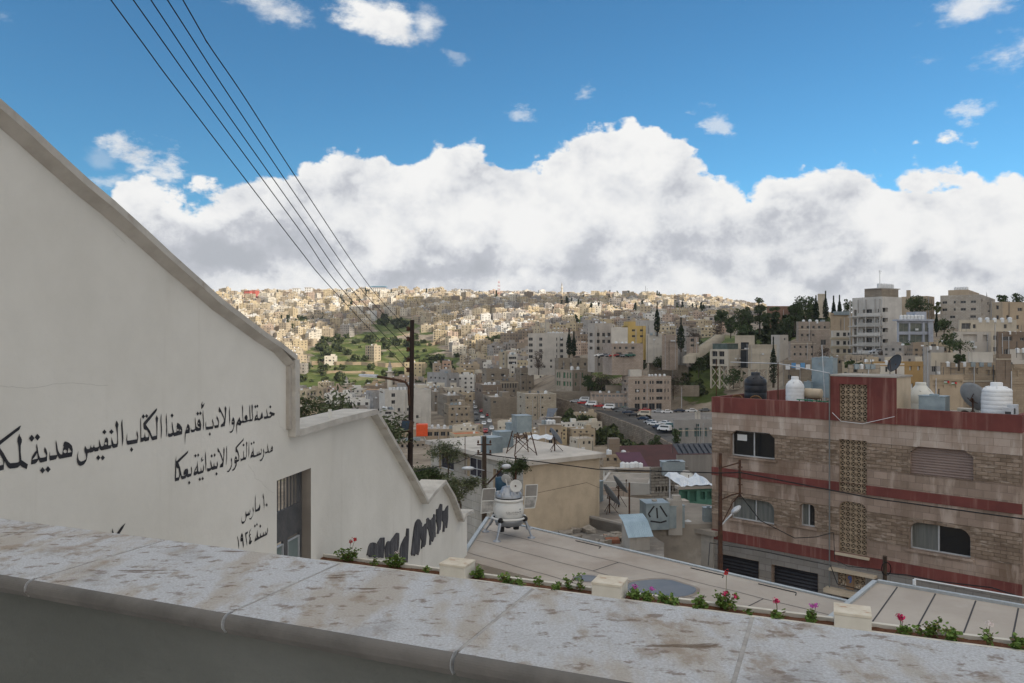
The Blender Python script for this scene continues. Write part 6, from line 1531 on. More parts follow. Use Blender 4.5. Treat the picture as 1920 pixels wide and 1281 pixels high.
carpx(1643, 663, 236, R(10), 'silver', 'silver car parked under the balcony tower', 'cars on the terrace road')
# ================================================================== the red banded stone building on the right
YL = 38.7; dB = Vector((.7325, -.6807)).normalized(); CB = Vector(((1335-960)/F*YL, YL))
yawB = math.atan2(dB.y, dB.x); nB_ = Vector((-dB.y, dB.x))     # inward (away from viewer)
ZG = -13.4
def bt(px, off=0):
    C = CB + nB_*off; s = (px-960)/F; return (s*C.y - C.x)/(dB.x - s*dB.y)
def bz(px, py, off=0):
    t = bt(px, off); p = CB + nB_*off + dB*t; return (HY-py)/F*p.y
def Bp(t, o, z): p = CB + dB*t + nB_*o; return Vector((p.x, p.y, z))
LB = bt(1917)
bld = thing('red_banded_building', 'tan stone building with dark red bands, lattice stair panels and garage doors', 'building', (CB.x, CB.y, ZG), yawB)
smooth_st = mat('dressed_limestone', (.36,.275,.225), (.27,.205,.165), .8, .9, bump=.004, brick=(.55,.30,.007,(.17,.13,.105),.30), stains=[((.14,.09,.06), .55, (1.6,1.6,.30), .46, .68, .75), ((.52,.43,.37), .9, (2.0,2.0,.4), .50, .68, .6)])
rough_st = mat('rock_faced_limestone', (.32,.245,.19), (.21,.155,.115), 1.6, .95, bump=.06, bscale=5, brick=(.42,.15,.010,(.13,.095,.07),.35), stains=[((.42,.35,.29), 2.2, (1,1,3.5), .52, .68, .7), ((.12,.08,.06), 1.4, (1.2,1.2,.5), .52, .75, .5)])
red_pl = mat('dark_red_render', (.17,.052,.045), (.12,.038,.034), .9, .9, bump=.004, bscale=12, stains=[((.30,.17,.14), 1.7, (2.6,2.6,.14), .50, .74, .6), ((.08,.02,.02), .7, (1,1,.5), .55, .8, .6)])
grey_st = mat('grey_base_stone', (.27,.255,.24), (.20,.19,.18), .8, .9, bump=.005, brick=(.62,.31,.010,(.12,.11,.10),.15), stains=[((.10,.09,.085), .9, (1.5,1.5,.25), .5, .8, .6)])
lat_m = mat('lattice_block', (.42,.33,.235), (.31,.24,.17), 3, .9, stains=[((.16,.11,.08), 1.5, (1,1,.4), .5, .75, .6)])
cream_pl = mat('cream_render', (.50,.42,.32), (.41,.345,.26), 1.2, .9, bump=.003, stains=[((.22,.19,.14), 1, (1.5,1.5,.2), .52, .8, .6)])
dark_in = mat('dark_interior', (.012,.011,.010), None, rough=.9)
def zz(px, py): return bz(px, py) - ZG
ztop = zz(1335, 744); zp = zz(1335, 772.5); zb1t = zz(1335, 875); zb1b = zz(1335, 890); zb2t = zz(1332, 990.5); zb2b = zz(1332, 1009)
def H(px0, px1, pyt, pyb, shape='rect'):
    t0, t1 = bt(px0), bt(px1); za, zb_ = zz(px0, pyb), zz(px0, pyt); w_ = t1-t0
    if shape == 'rect': return [(t0,za),(t0,zb_),(t1,zb_),(t1,za)]
    if shape == 'cham': c = min(.36, w_*.13); return [(t0,za),(t0,zb_-c*.8),(t0+c,zb_),(t1-c,zb_),(t1,zb_-c*.8),(t1,za)]
    if shape == 'round':
        c = min(.42, w_*.3); p = [(t0,za),(t0,zb_-c)]
        for k in range(1,6): a = PI/2*k/5; p.append((t0+c-c*math.cos(a), zb_-c+c*math.sin(a)))
        for k in range(1,6): a = PI/2*k/5; p.append((t1-c+c*math.sin(a), zb_-c+c*math.cos(a)))
        return p + [(t1,za)]
holes = {'w1': H(1370,1453,806,854,'cham'), 'w2': H(1370,1452,930,972,'round'), 'w3': H(1500,1528,943,986,'round'), 'w4': H(1705,1820,977,1029,'round'), 'w5': H(1707,1825,836,889,'cham'),
 'l1': H(1574,1625,823,922), 'l2': H(1574,1625,938,1034,'round'), 'l3': H(1572,1622,1071,1098), 'g1': H(1346,1423,1037,1094), 'g2': H(1447,1534,1058,1118), 'dr': H(1580,1616,1114,1160), 'top': H(1575,1627,720,790)}
for k in ('g1','g2','dr'):
    h_ = holes[k]; holes[k] = [(h_[0][0], .05), h_[1], h_[2], (h_[3][0], .05)]
h_ = holes['top']; holes['top'] = [(h_[0][0], zp+.02), h_[1], h_[2], (h_[3][0], zp+.02)]
pale_st = mat('pale_dressed_limestone', (.47,.39,.34), (.37,.29,.24), .9, .9, bump=.004, brick=(.58,.30,.007,(.22,.17,.14),.26), stains=[((.22,.15,.11), .8, (2,2,.25), .50, .72, .65), ((.58,.52,.47), 1.1, (2,2,.4), .52, .70, .6)])
mats4 = [smooth_st, rough_st, red_pl, grey_st, pale_st]
# facade bands
r1t, r1b = zz(1340, 806), zz(1340, 848); r2t, r2b = zz(1340, 918), zz(1340, 965)
bands = [(0, zb2b, 3, .0), (zb2b, zb2t, 2, .05), (zb2t, r2b, 0, 0), (r2b, r2t, 1, .03), (r2t, zb1b, 0, 0), (zb1b, zb1t, 2, .05), (zb1t, r1b, 0, 0), (r1b, r1t, 1, .03), (r1t, zp, 4, 0)]
tl0, tl1 = bt(1565), bt(1636)
lat_col = (tl0, tl1)
def clipband(poly, z0, z1):
    def cl(P, z, up):
        r = []
        for i, p in enumerate(P):
            q = P[(i+1) % len(P)]; a = (p[1] >= z) if up else (p[1] <= z); b_ = (q[1] >= z) if up else (q[1] <= z)
            if a: r.append(p)
            if a != b_: t = (z-p[1])/(q[1]-p[1]); r.append((p[0]+t*(q[0]-p[0]), z))
        return r
    r = cl(poly, z0, True); return cl(r, z1, False) if len(r) > 2 else []
wall = MB()
for z0, z1, mi, proud in bands:
    hs = [clipband(h, z0, z1) for h in holes.values()]; hs = [h for h in hs if len(h) > 2]
    # cut vertically into strips around holes by outline difference: build outline with notches
    xs = sorted(set([0, LB] + [p[0] for h in hs for p in h]))
    for xa, xb in zip(xs, xs[1:]):
        if xb-xa < 1e-5: continue
        xm = (xa+xb)/2
        # spans covered by holes at xa and xb
        def span(h, x):
            ys = []
            for i, p in enumerate(h):
                q = h[(i+1) % len(h)]
                if abs(p[0]-q[0]) < 1e-9: continue
                if min(p[0],q[0])-1e-9 <= x <= max(p[0],q[0])+1e-9:
                    # only edges spanning the strip
                    if min(p[0],q[0]) <= xm <= max(p[0],q[0]): ys.append(p[1]+(q[1]-p[1])*(x-p[0])/(q[0]-p[0]))
            return (min(ys), max(ys)) if len(ys) >= 2 else None
        sp2 = []
        for h in hs:
            s0, s1 = span(h, xa), span(h, xb)
            if s0 and s1: sp2.append((s0, s1))
        sp2.sort(); cur = (z0, z0)
        for s0, s1 in sp2 + [((z1,z1),(z1,z1))]:
            if s0[0]-cur[0] > 1e-4 or s1[0]-cur[1] > 1e-4:
                wall.add([(xa,-proud,cur[0]),(xb,-proud,cur[1]),(xb,-proud,s1[0]),(xa,-proud,s0[0])], [(0,1,2,3)], mi)
            cur = (s0[1], s1[1])
    if proud:
        wall.quad((0,-proud,z1),(LB,-proud,z1),(LB,0,z1),(0,0,z1),mi); wall.quad((0,-proud,z0),(LB,-proud,z0),(LB,0,z0),(0,0,z0),mi)
DP = {'w1':.28,'w2':.28,'w3':.28,'w4':.28,'w5':.14,'l1':.12,'l2':.12,'l3':.12,'g1':.35,'g2':.35,'dr':.5}
for k, h in holes.items():
    if k == 'top': continue
    for p, q in zip(h, h[1:]+h[:1]): wall.quad((p[0],-.03,p[1]),(q[0],-.03,q[1]),(q[0],DP[k],q[1]),(p[0],DP[k],p[1]),0)
wall.quad((0,0,0),(0,9,0),(0,9,zp),(0,0,zp),0); wall.quad((LB,0,0),(LB,9,0),(LB,9,zp),(LB,0,zp),0); wall.quad((0,9,0),(LB,9,0),(LB,9,zp),(0,9,zp),0)
wall.build('facade', mats4, bld)
# roof slab and red parapets; stair tower between 1557 and 1711
tA, tB_, tC = bt(1557), bt(1682.5), bt(1690)
zprt = zz(1690, 766.5)
roofz = zp+.02
mb = MB(); mb.quad((.2,.2,roofz),(LB,.2,roofz),(LB,9,roofz),(.2,9,roofz)); mb.build('roof', roof_dirty, bld)
mb = MB(); mb.box(0,-.05,zp,tA-.003,.18,ztop); mb.box(0,.181,zp,.2,9,ztop-.002); mb.build('parapet', red_pl, bld)
mb = MB(); mb.box(tB_,-.05,zp,LB,.18,zprt); mb.box(LB-.2,.181,zp,LB,9,zprt-.002); mb.build('parapet', red_pl, bld)
ztw = zz(1557, 705); tD = bt(1688)
mb = MB(); h = holes['top']
xa, xb, za, zb_ = h[0][0], h[2][0], h[0][1], h[1][1]
for q in ((tA,zp,xa,ztw),(xb,zp,tB_+.0,ztw),(xa,zb_,xb,ztw)): mb.quad((q[0],-.08,q[1]),(q[2],-.08,q[1]),(q[2],-.08,q[3]),(q[0],-.08,q[3]),0)
for p, q in zip(h, h[1:]+h[:1]): mb.quad((p[0],-.08,p[1]),(q[0],-.08,q[1]),(q[0],.12,q[1]),(p[0],.12,p[1]),0)
mb.quad((tA,-.08,zp),(tA,1.9,zp),(tA,1.9,ztw),(tA,-.08,ztw),0)
mb.quad((tB_,-.08,zp),(tB_,1.9,zp),(tB_,1.9,ztw),(tB_,-.08,ztw),1); mb.quad((tA,1.9,zp),(tB_,1.9,zp),(tB_,1.9,ztw),(tA,1.9,ztw),1)
mb.build('stair_tower', [red_pl, cream_pl], bld)
mb = MB(); mb.box(tA-.04,-.10,ztw+.001,tB_+.05,1.98,ztw+.07); mb.build('tower_roof', conc, bld)
# lattice: pierced square blocks
def lattice(h, off, name='lattice_panel'):
    x0, x1 = min(p[0] for p in h), max(p[0] for p in h); z0, z1 = min(p[1] for p in h), max(p[1] for p in h)
    nx = 5; s_ = (x1-x0)/nx; nz = max(1, round((z1-z0)/s_)); sz = (z1-z0)/nz
    mb = MB(); y0, y1 = off, off+.10
    def bar(ax, az, bx, bz_, w_):
        d = Vector((bx-ax, bz_-az)).normalized(); n_ = Vector((-d.y, d.x))*w_/2
        c = [(ax-n_.x,az-n_.y),(bx-n_.x,bz_-n_.y),(bx+n_.x,bz_+n_.y),(ax+n_.x,az+n_.y)]
        vs = [(x, y0, z) for x, z in c] + [(x, y1, z) for x, z in c]
        mb.add(vs, [(0,1,2,3),(0,4,5,1),(1,5,6,2),(2,6,7,3),(3,7,4,0)])
    for i in range(nx+1): bar(x0+i*s_, z0, x0+i*s_, z1, s_*.13)
    for j in range(nz+1): bar(x0, z0+j*sz, x1, z0+j*sz, sz*.13)
    y0 += .004; y1 -= .004
    for i in range(nx):
        for j in range(nz):
            cx, cz = x0+(i+.5)*s_, z0+(j+.5)*sz
            # rounded petals: diagonal cross with corner webs
            for sx in (-1,1):
                for sz_ in (-1,1):
                    bar(cx+sx*s_*.02, cz+sz_*sz*.02, cx+sx*s_*.47, cz+sz_*sz*.47, s_*.085)
            for sx in (-1,1):
                for sz_ in (-1,1):
                    a = (cx+sx*s_*.47, cz+sz_*sz*.47); vs = [(a[0],y0+.001,a[1]),(a[0]-sx*s_*.20,y0+.001,a[1]),(a[0],y0+.001,a[1]-sz_*sz*.20)]; mb.add(vs, [(0,1,2)])
    o = mb.build(name, lat_m, bld)
    mb = MB(); mb.quad((x0,off+.6,z0),(x1,off+.6,z0),(x1,off+.6,z1),(x0,off+.6,z1)); mb.box(x0-.01,off+.11,z0,x0,off+.6,z1); mb.box(x1,off+.11,z0,x1+.01,off+.6,z1); mb.box(x0,off+.11,z1,x1,off+.6,z1+.01); mb.build('dark_void', dark_in, o)
for k in ('l1','l2','l3'): lattice(holes[k], .03)
lattice(holes['top'], .0)
curt = mat('window_curtain', (.16,.165,.155), (.09,.095,.09), 2.2, .6, stretch=(5,5,.2))
def glaz(h, off, split, curtain, name='window'):
    x0, x1 = min(p[0] for p in h), max(p[0] for p in h); z0, z1 = min(p[1] for p in h), max(p[1] for p in h); f = .055
    fr = MB(); 
    for q in ((x0,z0,x1,z0+f),(x0,z1-f,x1,z1),(x0,z0+f,x0+f,z1-f),(x1-f,z0+f,x1,z1-f),(x0+(x1-x0)*split-f/2,z0+f,x0+(x1-x0)*split+f/2,z1-f)): fr.box(q[0],off-.03,q[1],q[2],off+.02,q[3])
    o = fr.build(name, alum, bld)
    for k, (a, b_) in enumerate(((x0+f, x0+(x1-x0)*split-f/2), (x0+(x1-x0)*split+f/2, x1-f))):
        mb = MB(); mb.quad((a,off+.012+.012*k,z0+f),(b_,off+.012+.012*k,z0+f),(b_,off+.012+.012*k,z1-f),(a,off+.012+.012*k,z1-f)); mb.build('pane', curt if curtain[k] else glass_dark, o)
    sl_ = MB(); sl_.box(x0-.12,-.10,z0-.09,x1+.12,.2,z0-.003); sl_.build('sill', smooth_st, o); return o
o = glaz(holes['w1'], .24, .5, (0,0)); glaz(holes['w2'], .24, .55, (1,1)); glaz(holes['w3'], .24, .5, (1,0)); glaz(holes['w4'], .24, .47, (1,0))
w1 = holes['w1']; mb = MB(); mb.quad((w1[0][0]+.25,.22,w1[0][1]+.75),(w1[0][0]+.75,.22,w1[0][1]+.75),(w1[0][0]+.75,.22,w1[0][1]+1.05),(w1[0][0]+.25,.22,w1[0][1]+1.05)); mb.build('paper_notice', mat('paper', (.6,.6,.6)), o)
mb = MB(); mb.box(w1[0][0]+2.2,.10,w1[0][1]+.0,w1[0][0]+2.5,.2,w1[0][1]+.2); o = mb.build('yellow_container', mat('yellow_plastic', (.62,.42,.02))); o.parent = None
o.location = (CB.x, CB.y, ZG); o.rotation_euler = (0,0,yawB); tag(o, 'small yellow container on the sill of the upper left dark window', 'container')
# roller shutters
def roller(h, off, m, pitch, name):
    x0, x1 = min(p[0] for p in h), max(p[0] for p in h); z0, z1 = min(p[1] for p in h), max(p[1] for p in h)
    mb = MB(); z = z0; vs = []; 
    while z < z1: vs += [(x0, off+.02, z), (x1, off+.02, z), (x0, off-.01, z+pitch*.5), (x1, off-.01, z+pitch*.5)]; z += pitch
    vs += [(x0, off, z1), (x1, off, z1)]
    n = len(vs)//2; mb.add(vs, [(2*i, 2*i+1, 2*i+3, 2*i+2) for i in range(n-1)]); return mb.build(name, m, bld)
roller(holes['w5'], .12, mat('pinkish_shutter', (.23,.175,.155), (.20,.15,.135), 1.5, .7), .11, 'roller_shutter')
dk = mat('black_garage_shutter', (.018,.018,.024), (.03,.03,.036), 2, .5)
roller(holes['g1'], .3, dk, .16, 'garage_door'); roller(holes['g2'], .3, dk, .16, 'garage_door')
mb = MB(); h = holes['dr']; mb.quad((h[0][0],.45,0),(h[2][0],.45,0),(h[2][0],.45,h[1][1]),(h[0][0],.45,h[1][1])); mb.build('entrance_door', dark_in, bld)
mb = MB(); a = holes['l3']; mb.box(a[0][0]-.3,-.35,a[1][1]+.05,a[2][0]+.5,-.001,a[1][1]+.15); mb.box(a[0][0]-.5,-.45,a[0][1]-.30,a[2][0]+.9,-.001,a[0][1]-.12); mb.box(holes['l2'][0][0]-.15,-.2,holes['l2'][0][1]-.12,holes['l2'][-1][0]+.15,-.06,holes['l2'][0][1]-.02); mb.build('ledge', cream_pl, bld)
# number plate with the figure 9
cx, cz = (a[0][0]+a[2][0])/2-.05, (a[0][1]+a[1][1])/2; mb = MB(); mb.box(cx-.16,-.06,cz-.38,cx+.16,.0,cz+.34); o = mb.build('number_plate', mat('brown_plate', (.20,.13,.08)), bld)
mb = MB(); bl = mat('blue_enamel', (.02,.08,.30)); n = 14
ring = [(cx+.075*math.cos(2*PI*k/n), cz+.14+.085*math.sin(2*PI*k/n)) for k in range(n)]; inn = [(cx+.03*math.cos(2*PI*k/n), cz+.14+.04*math.sin(2*PI*k/n)) for k in range(n)]
mb.poly([ring, inn], lambda x, z: (x, -.064, z)); mb.poly([[(cx+.03,cz+.14),(cx+.075,cz+.14),(cx+.06,cz-.02),(cx+.01,cz-.09),(cx-.03,cz-.06),(cx+.02,cz-.01)]], lambda x, z: (x, -.0645, z)); mb.build('numeral', bl, o)
# roof equipment of the building, each thing on its own
def onB(px, off, z=None):
    t = bt(px, off); return Bp(t, off, ZG+roofz if z is None else z)
def big_tank(px0, px1, ptop, off, m, name_lab, ribs=8, dome=.18):
    px = (px0+px1)/2; p = onB(px, off); r_ = (px1-px0)/2/F*p.y; h = (HY-ptop)/F*p.y - p.z
    t = thing('water_tank', name_lab, 'water tank', p)
    pr = [(r_*.97,0),(r_,.03)]; hb = h*(1-dome-.08)
    for k in range(ribs): z = hb*(k+.5)/ribs; pr += [(r_,z-.03),(r_*.986,z-.010),(r_*.986,z+.010),(r_,z+.03)]
    pr += [(r_,hb),(r_*.93,hb+h*dome*.35),(r_*.55,hb+h*dome*.8),(r_*.40,hb+h*dome)]
    mb = MB(); mb.lathe(pr, n=32, cap=False); mb.build('tank_body', m, t)
    mb = MB(); mb.lathe([(r_*.40,hb+h*dome*.97),(r_*.40,h*.985),(r_*.36,h),(.001,h+.005)], n=20, cap=False); mb.build('lid', m, t)
    for k in range(6):
        mb = MB(); a = 2*PI*k/6; mb.tube([(math.cos(a)*r_*.52,math.sin(a)*r_*.52,hb+h*dome*.78),(math.cos(a)*r_*.80,math.sin(a)*r_*.80,hb+h*dome*.55)], .035, 5); mb.build('shoulder_rib', m, t)
    return t
def steel_box(px0, px1, ptop, off, lab, pbot=None, name='steel_tank', legs=0, m=galv, dpt=.9, base=None, Y=None):
    px = (px0+px1)/2; p = onB(px, off) if Y is None else at(px, pbot, Y)
    if base is not None: p.z = base
    w_ = (px1-px0)/F*p.y*.82; ht = (HY-ptop)/F*p.y; hb = ht - p.z - legs
    t = thing(name, lab, 'water tank', p, yawB if Y is None else 0)
    z0 = legs; 
    mb = MB(); mb.box(-w_/2,-w_*dpt/2,z0,w_/2,w_*dpt/2,z0+hb); 
    mb.build('tank_body', m, t, bevel=.01)
    mb = MB(); mb.box(-w_/2-.02,-w_*dpt/2-.02,z0+hb+.001,w_/2+.02,w_*dpt/2+.02,z0+hb+.03); mb.box(-w_*.15,-w_*.15,z0+hb+.0305,w_*.15,w_*.15,z0+hb+.09); mb.build('lid', m, t)
    for k in (.33,.66): mb = MB(); mb.box(-w_/2-.012,-w_*dpt/2-.012,z0+hb*k-.01,w_/2+.012,w_*dpt/2+.012,z0+hb*k+.01); mb.build('seam_band', m, t)
    if legs:
        for sx in (-1,1):
            for sy in (-1,1):
                mb = MB(); mb.tube([(sx*w_*.48,sy*w_*dpt*.48,0),(sx*w_*.48,sy*w_*dpt*.48,legs)], .035, 5); mb.build('leg', rust, t)
        mb = MB(); mb.tube([(-w_*.48,-w_*dpt*.48,.1),(w_*.48,-w_*dpt*.48,legs*.9)], .02, 4); mb.tube([(w_*.48,-w_*dpt*.48,.1),(-w_*.48,-w_*dpt*.48,legs*.9)], .02, 4); mb.build('brace', rust, t)
    return t
big_tank(1396,1437,698,2.6,black_plastic,'large black ribbed water tank on the red parapet roof',4)
big_tank(1474,1507,706,2.2,white_plastic,'white ribbed water tank right of the black one',7,.2)
big_tank(1703,1750,717,3.2,mat('cream_white_plastic',(.62,.62,.58),(.54,.54,.50),2,.5),'wide low white tank behind the cream stair wall',2,.34)
big_tank(1843,1894,717,1.3,white_plastic,'large white ribbed water tank at the right end of the roof',9,.09)
steel_box(1522,1570,672,5.5,'tall galvanised tank on a stand behind the stair tower',legs=.6,dpt=.6)
steel_box(1507,1524,717,4.5,'corrugated grey tank beside the white ribbed one',dpt=.7)
steel_box(1724,1779,743,1.0,'low grey steel tank in front of the wide white tank',dpt=.7)
p = onB(1540, 2.6); t = thing('water_heater', 'horizontal cream cylinder water heater on a rusty rack', 'water heater', p, yawB)
mb = MB(); Mh = Matrix.Translation((-.4,0,.55+.42)) @ Matrix.Rotation(R(90), 4, 'Y'); mb.lathe([(.001,-.42),(.2,-.42),(.235,-.38),(.235,.38),(.2,.42),(.001,.42)], n=20, M=Mh, cap=False); mb.build('cylinder', cream_pl, t)
mb = MB()
for sx in (-.75,-.05):
    for sy in (-.2,.2): mb.tube([(sx,sy,0),(sx,sy*.6,.78)], .02, 5)
for z in (.3,.72): mb.tube([(-.75,-.2,z),(-.05,-.2,z)], .02, 5); mb.tube([(-.75,.2,z),(-.05,.2,z)], .02, 5)
mb.build('rack', rust, t)
grl = mat('green_rail_paint', (.02,.16,.09), None, rough=.5)
t = thing('green_railing', 'short green painted railing before the stair tower', 'railing', (0,0,0))
mb = MB(); q0, q1 = bt(1494,.35), bt(1555,.35); zr_ = ZG+ztop
mb.tube([Bp(q0,.35,zr_+.06),Bp(q1,.35,zr_+.02)], .025, 6); mb.build('top_rail', grl, t)
for k in range(5):
    s_ = q0+(q1-q0)*(k+.4)/5; mb = MB(); mb.tube([Bp(s_,.35,ZG+roofz),Bp(s_,.35,zr_+.04)], .025, 6); mb.build('baluster', grl, t)
wick = mat('wicker', (.22,.12,.05), (.12,.065,.03), 20, .8)
for px0, px1, lab in ((1376,1399,'round backed wicker chair left of the black tank'),(1409,1435,'round backed wicker chair in front of the black tank')):
    pc_ = onB((px0+px1)/2, .8); t = thing('wicker_chair', lab, 'chair', pc_, yawB+PI, 'wicker chairs on the roof'); w_ = .33; zt = zr_-pc_.z+.12
    mb = MB(); mb.tube([(w_*math.cos(PI*k/10), .28, zt-.30+.30*math.sin(PI*k/10)) for k in range(11)], .028, 6); mb.build('back_rim', wick, t)
    mb = MB(); 
    for k in range(-4,5):
        x = k*.065; mb.tube([(x,.28,.42),(x,.285,zt-.31+.30*math.sqrt(max(0,1-(x/w_)**2)))], .008, 4)
    mb.build('backrest', wick, t)
    mb = MB(); mb.lathe([(.001,.40),(.30,.40),(.31,.44),(.001,.45)], n=18, cap=False); mb.build('seat', wick, t)
    for sx in (-.22,.22):
        for sy in (-.2,.25): mb = MB(); mb.tube([(sx,sy,0),(sx*.95,sy*.95,.41)], .016, 5); mb.build('leg', wick, t)
# air conditioner, meter boxes, dish, dark dish on the tower
p = onB(1817, 2.2); t = thing('air_conditioner', 'white outdoor air conditioner unit behind the large dish', 'air conditioner', p, yawB)
mb = MB(); mb.box(-.42,-.16,.0,.42,.16,.66); mb.build('casing', mat('ac_white',(.50,.49,.45),(.42,.41,.37),4,.6), t, bevel=.02)
mb = MB(); Mf = Matrix.Translation((-.12,-.165,.34)) @ Matrix.Rotation(R(90), 4, 'X'); mb.lathe([(.24,0),(.24,.012),(.001,.013)], n=24, M=Mf, cap=False); mb.build('fan_grille', dark_in, t)
for px, w_, h, lab in ((1908-9,.36,.62,'pale electric box at the right end of the parapet'),(1891,.34,.5,'grey meter box with a glass dial beside the white tank')):
    p = onB(px, .55 if w_ > .35 else .30); t = thing('electric_box', lab, 'electric box', p, yawB, 'electric boxes on the roof'); mb = MB(); mb.box(-w_/2,-.1,0,w_/2,.1,h+zprt-roofz-.25); mb.build('casing', pale_metal, t, bevel=.01)
    mb = MB(); mb.box(-w_*.3,-.106,h+zprt-roofz-.62,w_*.3,-.1,h+zprt-roofz-.4); mb.build('dial_cover', glass_mid, t)
def dish(name, lab, p, rad, az, tilt, m, back=True, post=.9, tripod=True, rz=0, group=None):
    """dish at ground point p; az = direction it faces (clockwise from +Y), tilt above horizon"""
    t = thing(name, lab, 'satellite dish', p, 0, group)
    fx = Vector((math.sin(az)*math.cos(tilt), math.cos(az)*math.cos(tilt), math.sin(tilt)))
    Mq = Matrix.Translation((0,0,post)) @ fx.to_track_quat('Z','Y').to_matrix().to_4x4()
    pr = [(.001,0)] + [(rad*k/8, rad*.22*(k/8)**2) for k in range(1,9)]
    pr2 = [(r_, z-.015) for r_, z in reversed(pr)]
    mb = MB(); mb.lathe(pr + [(rad,rad*.22)] + pr2, n=32, M=Mq, cap=False); mb.build('reflector', m, t)
    mb = MB(); mb.tube([Mq @ Vector((rad*math.cos(2*PI*k/32), rad*math.sin(2*PI*k/32), rad*.22)) for k in range(32)], .014, 5, closed=True); mb.build('rim', m, t)
    mb = MB(); mb.tube([(0,0,0),(0,0,post)], .035, 8)
    if tripod:
        for a in (0,2.1,4.2): mb.tube([(math.cos(a)*.45,math.sin(a)*.45,.0),(0,0,post*.6)], .016, 5)
    mb.build('stand', rust, t)
    mb = MB(); mb.tube([Mq @ Vector((0,0,-.02)), Mq @ Vector((0,0,-.18)), Vector((0,0,post*.85))], .03, 6); 
    for a in (0,2.1,4.2): mb.tube([Mq @ Vector((rad*.4*math.cos(a), rad*.4*math.sin(a), .0)), Mq @ Vector((0,0,-.16))], .015, 5)
    mb.build('back_bracket', rust, t)
    mb = MB(); mb.tube([Mq @ Vector((0,-rad*.95,rad*.2)), Mq @ Vector((0,-rad*.1,rad*.85))], .014, 5); mb.tube([Mq @ Vector((0,-rad*.15,rad*.80)), Mq @ Vector((0,-rad*.02,rad*.92))], .04, 7); mb.build('feed_arm', rust, t)
    return t
p = onB(1824, 1.3); dish('satellite_dish', 'big round satellite dish seen from behind on the roof', p, .66, R(72), R(28), mat('dish_back',(.30,.31,.32),(.22,.23,.24),2,.6), post=1.15)
p = Bp(bt(1680,1.2), 1.2, ZG+ztw+.12); dish('satellite_dish', 'small dark satellite dish on top of the red stair tower', p, .40, R(-100), R(25), mat('dish_dark',(.05,.055,.065),(.035,.04,.045),2,.6), post=.45, tripod=False)
t = thing('wire_frame', 'thin pipe frame and clothes line over the roof', 'clothes line', (0,0,0))
mb = MB(); mb.tube([Bp(bt(1343,.3),.3,ZG+ztop), Bp(bt(1343,.3),.3,ZG+ztop+1.9)], .022, 5); mb.build('post', rust, t)
mb = MB(); mb.tube([Bp(bt(1459,1),1,ZG+roofz), Bp(bt(1459,1),1,ZG+ztop+1.75)], .03, 5); mb.build('post', rust, t)
mb = MB(); mb.tube([Bp(bt(1370,1),1,ZG+ztop+1.72), Bp(bt(1459,1),1,ZG+ztop+1.70), Bp(bt(1556,1),1,ZG+ztop+1.3)], .022, 5); mb.tube([Bp(bt(1548,1.5),1.5,ZG+roofz+.2), Bp(bt(1541,1.5),1.5,ZG+ztop+2.6)], .02, 5); mb.build('rail', pale_metal, t)
# drain pipe down the facade
t = thing('drain_pipe', 'thin grey drain pipe running down the facade', 'pipe', (0,0,0)); mb = MB(); q = bt(1557.5); mb.tube([Bp(q,-.14,ZG+1.2), Bp(q,-.14,ZG+ztw+.1)], .028, 6); mb.build('pipe', mat('pipe_grey', (.16,.17,.17)), t)
mb = MB(); mb.tube([Bp(bt(1563),-.16,ZG+zp+.35), Bp(bt(1580),-.2,ZG+zp-.0), Bp(bt(1620),-.2,ZG+zp-.05), Bp(bt(1680),-.2,ZG+zp+.35)], .012, 6); mb.build('hose', white_plastic, t)

# ================================================================== flat roofed house, centre left
HB = bldg('plastered_house', 'cream plastered house with a broad flat roof behind the white capsule', 808,981,1124,873,1045,38,34,cream_pl, Lw=[([(823,851),(876,903)],[(881,922)]),([(925,944)],[(893,930)])], parapet=0, shade=.25, below=3, mL=mat('grey_block_facing',(.40,.385,.35),(.30,.285,.26),.8,.9,bump=.006,brick=(.9,.45,.012,(.2,.19,.17),.12),stains=[((.16,.15,.13),.9,(1.5,1.5,.25),.5,.78,.6)]), frame=pale_metal, pane=mat('house_glass',(.025,.027,.04),(.05,.05,.065),1.5,.2), roofm=mat('house_roof_screed',(.52,.49,.45),(.42,.395,.36),.5,.95,stains=[((.20,.185,.165),.5,(1,1,1),.5,.75,.6),((.60,.58,.55),.8,(1,1,1),.58,.74,.5)]), cat='house')
# the left face is block work: a facing sheet would hide the windows, so the block joints are drawn by the stone material of a second wall
def onH(px, py): return onz(px, py, HB.z+HB.h+.22)
def hbox(px, py, w_, d_, h, lab, legs=0, yaw=R(34), m=galv):
    p = onH(px, py); t = thing('steel_tank', lab, 'water tank', p, yaw)
    mb = MB(); mb.box(-w_/2,-d_/2,legs,w_/2,d_/2,legs+h); mb.build('tank_body', m, t, bevel=.012)
    mb = MB(); mb.box(-w_/2-.02,-d_/2-.02,legs+h+.001,w_/2+.02,d_/2+.02,legs+h+.03); mb.build('lid', m, t)
    for k in (.33,.66): mb = MB(); mb.box(-w_/2-.01,-d_/2-.01,legs+h*k-.01,w_/2+.01,d_/2+.01,legs+h*k+.01); mb.build('seam_band', m, t)
    if legs:
        for sx in (-1,1):
            for sy in (-1,1): mb = MB(); mb.tube([(sx*w_*.75,sy*d_*.75,0),(sx*w_*.45,sy*d_*.45,legs)], .03, 5); mb.build('leg', rust, t)
        mb = MB()
        for sy in (-1,1): mb.tube([(-w_*.7,sy*d_*.7,.1),(w_*.5,sy*d_*.5,legs*.8)], .018, 4); mb.tube([(w_*.7,sy*d_*.7,.1),(-w_*.5,sy*d_*.5,legs*.8)], .018, 4)
        mb.build('brace', rust, t)
    return t
hbox(922,848,.85,.85,.80,'blue grey steel tank at the near edge of the cream house roof'); hbox(943,838,.9,.8,.86,'second blue grey steel tank behind the near one')
